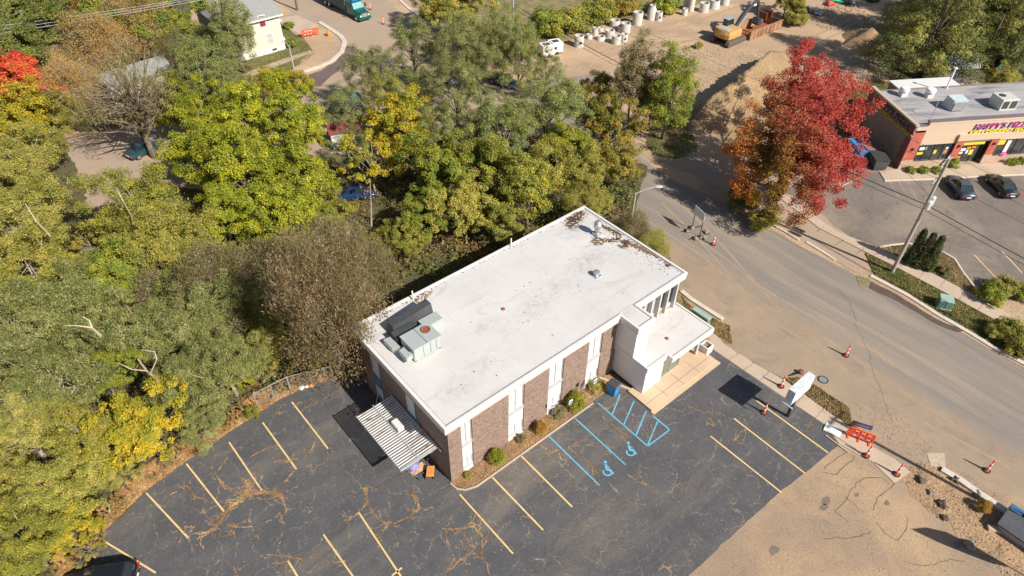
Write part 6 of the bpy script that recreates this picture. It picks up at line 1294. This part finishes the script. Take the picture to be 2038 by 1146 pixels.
for i, s in enumerate((21, 22, 23)): proto(f'feather{i}', dict(seed=s, nclump=150, nleaf=36000, leaf=.235, aspect=.34, cr=(.4, 1.15), flat=.6, droop=.25, lobes=.42, jitter=.9), dict(r0=.30, nl=18, mat=M_palebark))
for i, s in enumerate((31, 32)): proto(f'fine{i}', dict(seed=s, nclump=150, nleaf=32000, leaf=.18, aspect=.5, cr=(.35, 1.0), flat=.75, lobes=.36), dict(r0=.24, nl=14))
for i, s in enumerate((35, 36)): proto(f'airy{i}', dict(seed=s, nclump=110, nleaf=19000, leaf=.20, aspect=.42, cr=(.45, 1.0), flat=.6, lobes=.32, droop=.1), dict(r0=.2, nl=26, mat=M_bark, top=6))
proto('sparse', dict(seed=41, nclump=60, nleaf=8500, leaf=.24, cr=(.35, .75), lobes=.3), dict(r0=.20, nl=26, mat=M_palebark, top=6))
proto('tall', dict(seed=42, R=2.7, zc=6.4, rz=6.0, nclump=170, nleaf=27000, leaf=.22, aspect=.4, cr=(.4, .85), flat=1.0, lobes=.15), dict(r0=.2, top=9))
proto('twig0', dict(seed=51, n=9000, nleaf=26000, leaf=.17), dict(r0=.13, nl=40, top=3.5, thin=1.0), 'twig'); proto('twig1', dict(seed=52, n=9000, nleaf=21000, leaf=.17), dict(r0=.13, nl=45, top=3.0), 'twig')
proto('bare', dict(seed=53, R=5.0, zc=6.5, rz=4.2, n=3800, nleaf=900, leaf=.15), dict(r0=.34, nl=90, top=6.5, mat=M_bark), 'twig')
def whorl(seed, H=11, R=4.6):
    rng = np.random.default_rng(seed); C = []; D = []
    for i in range(16):
        z = 1.6+(H-1.8)*i/15; r = R*(1-(i/15)**1.25)*rng.uniform(.85, 1.1)+.35; m_ = max(3, int(9*(1-i/19)))
        for j in range(m_):
            a = 6.28*j/m_+rng.uniform(-.3, .3)+i
            for t in ((.45, .8, 1.0) if r > 1.6 else (.6, 1.0)): C.append((r*t*math.cos(a), r*t*math.sin(a), z-.10*r*t+rng.uniform(-.15, .15))); D.append((math.cos(a)*.7, math.sin(a)*.7, .4))
    return np.array(C), np.array(D)
for i, s in enumerate((61, 62)):
    cs = whorl(s); proto(f'conifer{i}', dict(seed=s, centres=cs, nleaf=36000, leaf=.25, aspect=.28, cr=(.5, .95), flat=.45, jitter=.8), dict(r0=.24, top=10.5, nl=30))
proto('shrub', dict(seed=71, R=1.6, zc=1.0, rz=1.0, nclump=60, nleaf=6500, leaf=.17, cr=(.3, .55), flat=.8, inner=.3, lobes=.2), dict(r0=.05, top=1.0, nl=10))
proto('globe', dict(seed=72, R=.55, zc=.62, rz=.62, nclump=90, nleaf=6500, leaf=.075, cr=(.14, .24), flat=.9, inner=.7, lobes=.03, jitter=.9), dict(r0=.05, top=.6, nl=6))
def conecent(seed, H=1.9, R=.42):
    rng = np.random.default_rng(seed); z = rng.random(150)**1.3; a = rng.uniform(0, 6.28, 150); r = R*(1-z)**.75*rng.uniform(.6, 1, 150)
    return np.stack([r*np.cos(a), r*np.sin(a), .12+z*H], 1), np.stack([np.cos(a), np.sin(a), a*0+.5], 1)
proto('column', dict(seed=73, centres=conecent(73), nleaf=6000, leaf=.085, cr=(.12, .2), flat=1.2, jitter=.8), dict(r0=.05, top=1.6, nl=6))
PR = {'broad0': 4.5, 'broad1': 4.5, 'broad2': 4.5, 'feather0': 4.5, 'feather1': 4.5, 'feather2': 4.5, 'fine0': 4.5, 'fine1': 4.5, 'sparse': 4.3, 'airy0': 4.5, 'airy1': 4.5, 'tall': 2.7, 'twig0': 4.6, 'twig1': 4.6, 'bare': 5.0, 'conifer0': 4.4, 'conifer1': 4.4, 'shrub': 1.8, 'globe': .62, 'column': .5}
PZ = {'broad': 6.2, 'feather': 6.2, 'fine': 6.2, 'sparse': 6.2, 'airy': 6.2, 'tall': 7.0, 'twig': 4.8, 'bare': 6.5, 'conifer': 5.0, 'shrub': 1.0, 'globe': .62, 'column': 1.0}
nt_ = 0
def plant(key, col, px, py, rpx, label, cat='tree', group=None, name=None, sz=1.0, bark=None, at=None, base=None):
    """px, py: where the middle of the crown shows in the photo, rpx its radius there; the trunk then stands on the ground below"""
    global nt_; nt_ += 1
    zr_ = PZ[key.rstrip('0123456789')]; z = 5.0
    if at is None:
        for _ in range(6):
            p = G(px, py, z); s = rpx*mpp(p)/PR[key]; z = zr_*s*sz
        p = G(px, py, z)
    else: p = Vector((at[0], at[1], 0)); s = rpx
    nm = name or {'broad': 'broadleaf_tree', 'feather': 'feathery_tree', 'fine': 'leafy_tree', 'sparse': 'sparse_tree', 'airy': 'airy_tree', 'tall': 'tall_tree', 'twig': 'twiggy_thicket', 'bare': 'bare_tree', 'conifer': 'conifer_tree', 'shrub': 'shrub', 'globe': 'round_shrub', 'column': 'columnar_shrub'}[key.rstrip('0123456789')]
    rv = random.Random(nt_); big = cat == 'tree'; e = empty(nm, (p.x, p.y, (base or 0.0)), (nt_*2.399) % 6.283, label, cat, group, scale=(s*(rv.uniform(.86, 1.2) if big else 1), s*(rv.uniform(.86, 1.2) if big else 1), s*sz*(rv.uniform(.95, 1.15) if big else 1)))
    for part, me in (('crown', PROTO[key][0]), ('trunk', PROTO[key][1])):
        o = bpy.data.objects.new(part if cat == 'tree' else {'crown': 'foliage', 'trunk': 'stem'}[part], me); sc.collection.objects.link(o); o.parent = e
        if part == 'crown': o.material_slots[0].link = 'OBJECT'; o.material_slots[0].material = LM[col]
    return e
#@@TREES
T = [
 # ---- upper left
 ('broad0','dark',40,30,80,'big dark green tree filling the top left corner'), ('broad1','dark',130,70,70,'dark green tree crossed by the three grey wires'), ('broad2','green',205,35,62,'green tree behind a red topped tree at the top left'),
 ('sparse','orange',166,12,30,'small red leaved tree poking out at the top left'), ('broad1','yellow',255,18,52,'yellowish tree at the top between green trees'), ('broad0','green',322,45,58,'dark green tree beside the dark roofed house'),
 ('broad2','dark',30,118,62,'shadowy green tree above the orange red tree'),
 ('broad0','orange',22,150,62,'orange tree with red tips at the left edge'), ('broad1','orange',72,190,46,'red orange tree just right of the orange tree at the left edge'), ('broad2','yellow',30,235,62,'bright yellow tree at the left edge below the orange trees'),
 ('broad0','gold',80,225,40,'small golden tree below the red orange tree'),
 ('twig0','tan',190,110,68,'tan leafless tree below the green trees at the upper left'), ('twig1','tan',278,66,66,'wide tan leafless tree right above the white garage'), ('twig0','tan',135,180,58,'tan twiggy tree between the orange trees and the garage'), ('twig1','brown',345,110,42,'brown twiggy tree between garage and feathery green tree'),
 ('bare','brown',262,195,104,'bare spreading tree with dark limbs below the white garage'), ('bare','brown',318,215,52,'second bare tree with dark trunks right of the spreading one'), ('twig1','tansage',130,222,36,'pale twiggy shrub tree beside the dirt turnaround'),
 ('feather0','greygreen',412,135,62,'feathery grey green tree beside the cream house corner'), ('tall','sage',466,62,34,'slim tree standing in front of the cream house wall'), ('feather1','greygreen',440,185,48,'feathery tree over the house pavement'), ('feather2','sage',385,75,38,'small feathery tree below the dark roofed house'),
 ('sparse','gold',520,190,34,'thin golden tree on the front lawn strip of the cream house'),
 # ---- yellow green centre left
 ('broad0','yellow',555,168,38,'small bright yellow tree top beside the thin white pole'), ('broad1','chart',372,215,56,'bright yellow green tree left of the turnaround car'), ('broad2','chart',400,300,66,'yellow green tree at the left of the bright group'),
 ('broad0','chart',500,235,62,'yellow green tree at the back of the bright group'), ('broad1','chart',590,255,68,'brightest yellow green tree near the street'), ('broad2','chart',480,340,76,'broad yellow green tree in the middle of the bright group'),
 ('broad0','chart',590,345,72,'yellow green tree right of the middle of the bright group'), ('broad1','chart',455,430,66,'yellow green tree at the lower left of the bright group'), ('broad2','chart',575,435,74,'yellow green tree at the lower right of the bright group'),
 ('broad0','olivey',650,430,46,'small olive yellow tree beside the bare trunked yellow tree'),
 ('feather0','olivey',280,428,84,'olive yellow tree with a pale forked trunk left of centre'), ('feather1','olive',330,500,78,'olive tree below the forked olive yellow tree'), ('broad2','green',250,540,62,'dark green undergrowth tree left of the brown thicket'), ('broad1','dark',370,560,52,'dark green tree tucked above the grey green trees'),
 ('sparse','gold',185,490,40,'sparse golden tree in the gap below the turnaround'),
 # ---- left edge
 ('feather2','straw',42,310,72,'pale tan tree at the left edge below the yellow tree'), ('feather0','straw',40,430,84,'large pale yellow tan tree at the left edge'), ('feather1','olivey',75,392,44,'yellowish tree beside the dirt turnaround'), ('feather2','olive',60,540,88,'olive tree at the left edge, mid height'),
 ('feather0','sage',150,610,92,'grey green tree with a broken pale branch'), ('feather1','sage',40,660,92,'grey green tree at the left edge below the olive tree'), ('feather2','sage',280,650,78,'grey green tree above the dead leaning trunk'), ('feather0','sage',390,640,74,'grey green tree left of the brown thicket'),
 ('feather1','sage',445,725,72,'grey green tree nearest the fence'), ('feather2','sage',110,760,96,'grey green tree in the lower left wood'), ('feather0','tansage',40,850,84,'tan green tree at the left edge, lower part'), ('feather1','sage',360,760,62,'grey green tree behind the bright yellow bush'),
 ('feather2','sage',405,832,48,'small grey green tree overhanging the lot edge'), ('feather0','olive',170,880,72,'olive grey tree left of the yellow tree by the lot'), ('broad0','green',205,745,48,'dark green low tree in the lower left wood gap'),
 ('broad1','yellow',285,850,78,'bright yellow tree at the edge of the parking lot'), ('broad2','gold',25,930,42,'orange gold tree at the lower left edge'), ('feather1','straw',110,975,68,'yellow olive tree near the lower left corner'), ('broad0','yellow',135,1055,50,'yellow tree over the lower left lot corner'),
 ('feather2','olivey',45,1075,76,'olive yellow tree filling the lower left corner'), ('broad1','green',30,1120,44,'green tree in the very lower left corner'), ('sparse','gold',172,1088,34,'small golden branchy tree over the black car'), ('fine0','tansage',230,940,44,'low tan green tree at the lot edge'),
 # ---- brown thickets
 ('twig0','brown',430,590,82,'brown leafless thicket left of the office'), ('twig1','brown',520,560,74,'brown leafless thicket beside the leafy green ones'), ('twig0','brown',620,560,96,'largest brown leafless thicket in the middle'), ('twig1','brown',715,545,76,'brown leafless thicket touching the long white roof'),
 ('twig0','brown',690,640,60,'brown thicket reaching over the roof corner with the air unit'), ('twig1','rust',0,0,.80,'rusty twigs hanging over the roof beside the black duct','tree',None,None,1.85,None,(-1.2,13.0)), ('twig1','rust',718,712,40,'reddish twiggy tree at the shaded office corner'),
 ('broad2','olive',590,650,52,'olive bush tree behind the fence'), ('broad0','olivey',640,690,44,'yellow olive bush tree above the fence corner'), ('fine1','olive',520,700,50,'olive brown tree left of the fence'), ('broad1','chart',478,745,34,'small yellow green bush by the fence end'),
 # ---- middle right of the wood
 ('sparse','yellow',738,318,60,'yellow tree with a tall bare trunk in the middle'), ('broad1','yellow',800,245,66,'golden yellow tree near the street in the middle'), ('broad0','gold',755,480,34,'small gold bush near the long roof edge'),
 ('airy0','greygreen',690,215,48,'blue green tree over the tarpaulin canopy'), ('airy1','greygreen',690,300,46,'grey green tree between the yellow trees'), ('airy1','sage',745,160,58,'pale feathery tree over the street junction'), ('airy0','sage',825,90,58,'pale green tree beside the street lamp at the top'),
 ('airy1','sage',905,180,60,'grey green tree with a leaning trunk over the street'), ('airy0','greygreen',845,175,36,'grey green tree in front of the white car'), ('airy1','sage',955,120,60,'tall sage tree in front of the blue car'), ('airy0','sage',925,72,48,'sage tree at the top beside the tall pole'),
 ('airy1','greygreen',1010,65,50,'grey tree growing round the tall pole'), ('feather2','greygreen',1000,245,76,'dark grey green tree below the blue car'), ('fine1','greygreen',1090,225,68,'grey green tree left of the gold tree'), ('fine0','sage',895,275,64,'sage tree in the middle of the wood'),
 ('broad0','green',880,345,66,'green tree above the office roof'), ('broad1','olivey',970,345,66,'olive yellow tree behind the long roof'), ('broad2','olivey',1050,375,66,'golden olive tree close behind the roof'), ('broad0','olive',925,420,60,'olive tree against the long roof edge'), ('broad1','green',850,430,54,'deep green tree with a red vine on its trunk'),
 ('broad2','olivey',800,470,42,'yellow green bush against the roof edge near the thicket'), ('broad1','olivey',990,440,46,'low olive tree touching the roof edge'), ('fine0','olive',1120,345,64,'olive brown tree behind the far roof corner'), ('fine1','olive',1165,405,50,'brown olive tree next to the street lamp'), ('broad0','chart',1135,290,42,'yellow green tree left of the big gold tree'),
 ('broad1','gold',1215,240,58,'big gold brown tree beside the road'), ('broad2','gold',1225,320,52,'gold tree in front of the big gold brown one'), ('broad0','gold',1195,185,38,'gold tree top nearest the yard'),
 ('tall','brown',1262,165,38,'brown grey tree left of the pointed green tree'), ('tall','green',1335,172,46,'pointed green tree beside the sand pile'), ('tall','dark',1298,205,24,'dark green tree between the brown and the pointed green trees'),
 ('twig0','brown',1262,455,30,'scraggly shrub at the foot of the street lamp'), ('twig1','tansage',1298,500,34,'scraggly yellowish shrub beside the far roof edge'),
 ('airy0','sage',1000,80,46,'tallest airy sage tree by the transformerless pole','tree',None,None,1.6), ('airy1','sage',915,110,46,'tall airy tree in front of the side street','tree',None,None,1.5), ('airy0','sage',1035,120,40,'tall thin sage tree right of the pole','tree',None,None,1.5), ('airy1','olivey',770,200,44,'airy yellow green tree by the junction','tree',None,None,1.3),
 ('twig0','brown',350,560,60,'small brown thicket left of the long brown ones'), ('twig1','brown',660,500,60,'brown thicket behind the largest one'), ('twig0','tansage',560,620,60,'tan thicket between the brown thicket and the fence'),
 # ---- top
 ('broad0','olive',905,22,48,'olive tree at the top above the street'), ('shrub','green',1085,50,44,'green tree at the top right of the tall pole'), ('shrub','olivey',1135,38,40,'yellow green bush row tree behind the generators'), ('shrub','olivey',1190,22,36,'yellow bush tree behind the concrete rings'),
 ('broad0','olivey',1040,88,26,'bush above the white generators'), ('shrub','gold',1250,10,32,'gold tree at the top edge behind the large ring'), ('shrub','green',1322,8,30,'dark tree at the top edge behind the bottle necked section'), ('airy0','sage',1085,150,40,'thin pale tree below the white generators'),
 ('feather0','olive',870,0,44,'olive tree on the top edge above the teal car'),
 # ---- conifers on the right
 ('conifer0','conifer',0,0,1.45,'conifer beside the brown sand pile','tree',None,None,1.15,None,'P1822,150'), ('conifer1','conifer',0,0,1.5,'tallest conifer behind the grey shed','tree',None,None,1.25,None,'P1955,112'), ('conifer0','conifer',0,0,1.4,'conifer nearest the green netting','tree',None,None,1.1,None,'P1990,120'),
 ('conifer1','conifer',0,0,1.4,'conifer at the top right beside the scrap heaps','tree',None,None,1.15,None,'P1845,85'), ('conifer0','conifer',0,0,1.5,'conifer in the top right corner','tree',None,None,1.2,None,'P2035,70'), ('conifer1','conifer',0,0,1.5,'conifer at the top edge left of the corner one','tree',None,None,1.2,None,'P1940,60'),
 ('broad0','olive',1995,160,28,'round bush beside the green netting fence'),
 ('broad1','olivey',1570,-8,30,'yellow bush at the top above the excavator'), ('broad0','olive',1480+100,12,20,'small olive bush by the black rubbish heap'),
]
for t in T:
    if len(t) > 11 and isinstance(t[11], str):
        g_ = G(*[float(v) for v in t[11][1:].split(',')]); t = t[:11]+((g_.x, g_.y),)
    plant(*t)
SH = [
 ('shrub','olive',2000,570,30,'green shrub beside the tall plant at the right edge'), ('shrub','green',1975,585,30,'round green shrub at the end of the parking island'), ('shrub','green',2036,580,26,'green shrub cut by the right edge of the photo'), ('shrub','olivey',2010,655,34,'yellow green shrub on the right verge'), ('shrub','olive',2035,690,32,'olive shrub at the right edge below the pavement'), ('shrub','olive',1985,660,24,'low olive brush on the verge by the kerb'),
 ('shrub','brown',1884,538,16,'dark reddish low shrub on the parking island'), ('shrub','green',1866,338,12,'clipped hedge piece under the store window, right part'), ('shrub','green',1838,338,12,'clipped hedge piece under the store window, middle part'), ('shrub','green',1812,338,11,'clipped hedge piece under the store window, left part'),
 ('shrub','green',1895,322,17,'leafy bush left of the store door'), ('shrub','green',2015,322,12,'low hedge right of the store door'), ('shrub','green',2036,320,12,'low hedge at the right edge of the store front'),
 ('shrub','olive',1398,672,14,'dark green shrub beside the white planter'), ('shrub','brown',1112,818,17,'bare brown bush under the blue parking sign'), ('shrub','olive',1185,766,18,'loose grey green bush near the blue bin'), ('shrub','brown',1037,872,12,'small dry bush between the round shrubs'), ('shrub','olive',930,945,10,'low green plant at the front corner of the brick wall'),
 ('shrub','olive',1335,560,22,'scrubby bush beside the office right corner'), ('shrub','olive',1515,436,30,'dark weeds below the orange leaves of the maple'), ('shrub','dark',1480,395,36,'dark green shrub in the maple shade'),
 ('shrub','olive',1585,35,26,'grassy bush beside the black rubbish heap'), ('shrub','green',610,170,18,'small bush on the lawn by the wet road'), ('shrub','green',575,50,12,'bush at the right corner of the cream house'), ('shrub','green',580,85,14,'second bush along the cream house wall'),
 ('shrub','olivey',500,820,18,'low yellow bush at the leafy lot edge'), ('shrub','brown',330,915,16,'dry brush at the lot edge near the yellow tree'), ('shrub','olive',1390,90,10,'weeds by the digger tracks'),
 ('globe','globe',988,908,17,'round yellow green shrub at the left of the bed'), ('globe','globe',1146,798,19,'round yellow green shrub at the right of the bed'), ('globe','orangebush',1077,850,14,'round golden shrub in the middle of the bed'), ('globe','orangebush',1960,1008,13,'round orange bush beside the kerb at the lower right'),
 ('column','thuja',1820,500,16,'leftmost of the three dark columnar shrubs'), ('column','thuja',1838,507,16,'middle of the three dark columnar shrubs'), ('column','thuja',1855,513,16,'rightmost of the three dark columnar shrubs'),
]
for t in SH:
    e = plant(*t, cat='shrub')
    if t[1] == 'thuja': e['group'] = 'dark columnar shrubs on the parking island'; e.scale = (e.scale[0], e.scale[1], e.scale[2]*1.25)
# red maple: one tree of many lobes
LM['maple'] = maplemat()
mc = G(1588, 262, 7.6); mbs = Vector((mc.x, mc.y, 0))
def maple():
    rng = np.random.default_rng(77); Cs = []; Ds = []
    for (px, py, z, r, n) in [(1612, 165, 9.5, 3.6, 55), (1650, 245, 8.2, 4.2, 70), (1560, 250, 8.0, 3.8, 60), (1650, 340, 6.6, 3.6, 60), (1560, 345, 5.8, 3.8, 60), (1500, 300, 5.5, 2.9, 36), (1600, 290, 9.0, 3.6, 55), (1600, 110, 9.8, 2.0, 18), (1690, 175, 8, 2.0, 18), (1500, 365, 4.2, 2.6, 30), (1600, 230, 8.6, 4.2, 70), (1610, 320, 7.5, 4.2, 70), (1540, 300, 7, 3.4, 50), (1585, 390, 4.5, 3.0, 40), (1570, 180, 9, 3.0, 34)]:
        c = np.array(G(px, py, z))-np.array(mbs); C, d = clump_centres(rng, n, r, 0, r*.8, .3, .3); Cs.append(C+c); Ds.append(d)
    C = np.concatenate(Cs); C[:, 2] = np.maximum(C[:, 2], 1.2); me, _ = crown_mesh('crown', 78, nleaf=120000, leaf=.20, aspect=.6, cr=(.45, .95), flat=.8, centres=(C, np.concatenate(Ds)), jitter=.9); me.materials[0] = LM['maple']
    e = empty('maple_tree', mbs, 0, 'large maple turning crimson, orange and olive beside the pizza store', 'tree')
    for nm, m_ in (('crown', me), ('trunk', trunk_mesh('trunk', C, 5, r0=.36, top=8.5, nl=40))):
        o = bpy.data.objects.new(nm, m_); sc.collection.objects.link(o); o.parent = e
maple()
# dead pale trunks and limbs that show through the crowns
def deadlimb(pts, r, lab, mt=M_palebark, cat='dead trunk'):
    P = [G(x, y, z) for x, y, z in pts]; n = len(P); o = MB().path([p-P[0] for p in P], [r*.62*(1-.75*i/(n-1)) for i in range(n)], 8).build('dead_trunk', mt, loc=P[0], smooth=True); tag(o, lab, cat)
M_dead = surf('bleached wood', (.52, .44, .33), (.42, .35, .26), 2, .9, fine=.2, fs=10)
deadlimb([(364, 812, .0), (335, 780, 2.5), (312, 755, 5), (292, 738, 7.2), (275, 715, 9.0)], .30, 'dead leaning bleached trunk above the yellow tree', M_dead)
deadlimb([(292, 738, 7.2), (262, 735, 8.6), (235, 722, 9.4)], .09, 'bleached side branch of the dead leaning trunk', M_dead, 'dead branch')
deadlimb([(300, 742, 7.5), (312, 715, 9), (308, 700, 9.5), (280, 696, 9.8)], .09, 'curved bleached branch above the dead leaning trunk', M_dead, 'dead branch')
deadlimb([(200, 668, 9.0), (183, 652, 10.2), (178, 638, 10.6), (165, 630, 11)], .16, 'bare pale forked branch on the grey green trees', M_dead, 'dead branch')
deadlimb([(183, 652, 10.2), (155, 648, 10.6), (125, 648, 10.8)], .10, 'straight bare pale branch beside the forked one', M_dead, 'dead branch')
deadlimb([(268, 478, 4.0), (262, 430, 8.0), (245, 400, 10.2), (232, 375, 11)], .15, 'pale forked limb in the olive yellow tree', M_dead, 'dead branch')
deadlimb([(100, 470, 7), (72, 440, 9.2), (50, 405, 10.2)], .15, 'pale bare limb in the tan tree at the left edge', M_dead, 'dead branch')
deadlimb([(137, 97, 0), (134, 62, 5)], .4, 'broken brown trunk at the upper left under the wires', M_bark)
deadlimb([(740, 480, 0), (739, 440, 2), (738, 395, 5), (736, 355, 7.5)], .22, 'tall bare brown trunk of the thin yellow tree', M_palebark)
deadlimb([(858, 460, 1.5), (872, 425, 4), (885, 400, 5.5)], .22, 'trunk wrapped in red vine behind the roof', surf('red vine', (.42, .12, .07), (.30, .18, .08), 2.5, .9, fine=.3, fs=9))
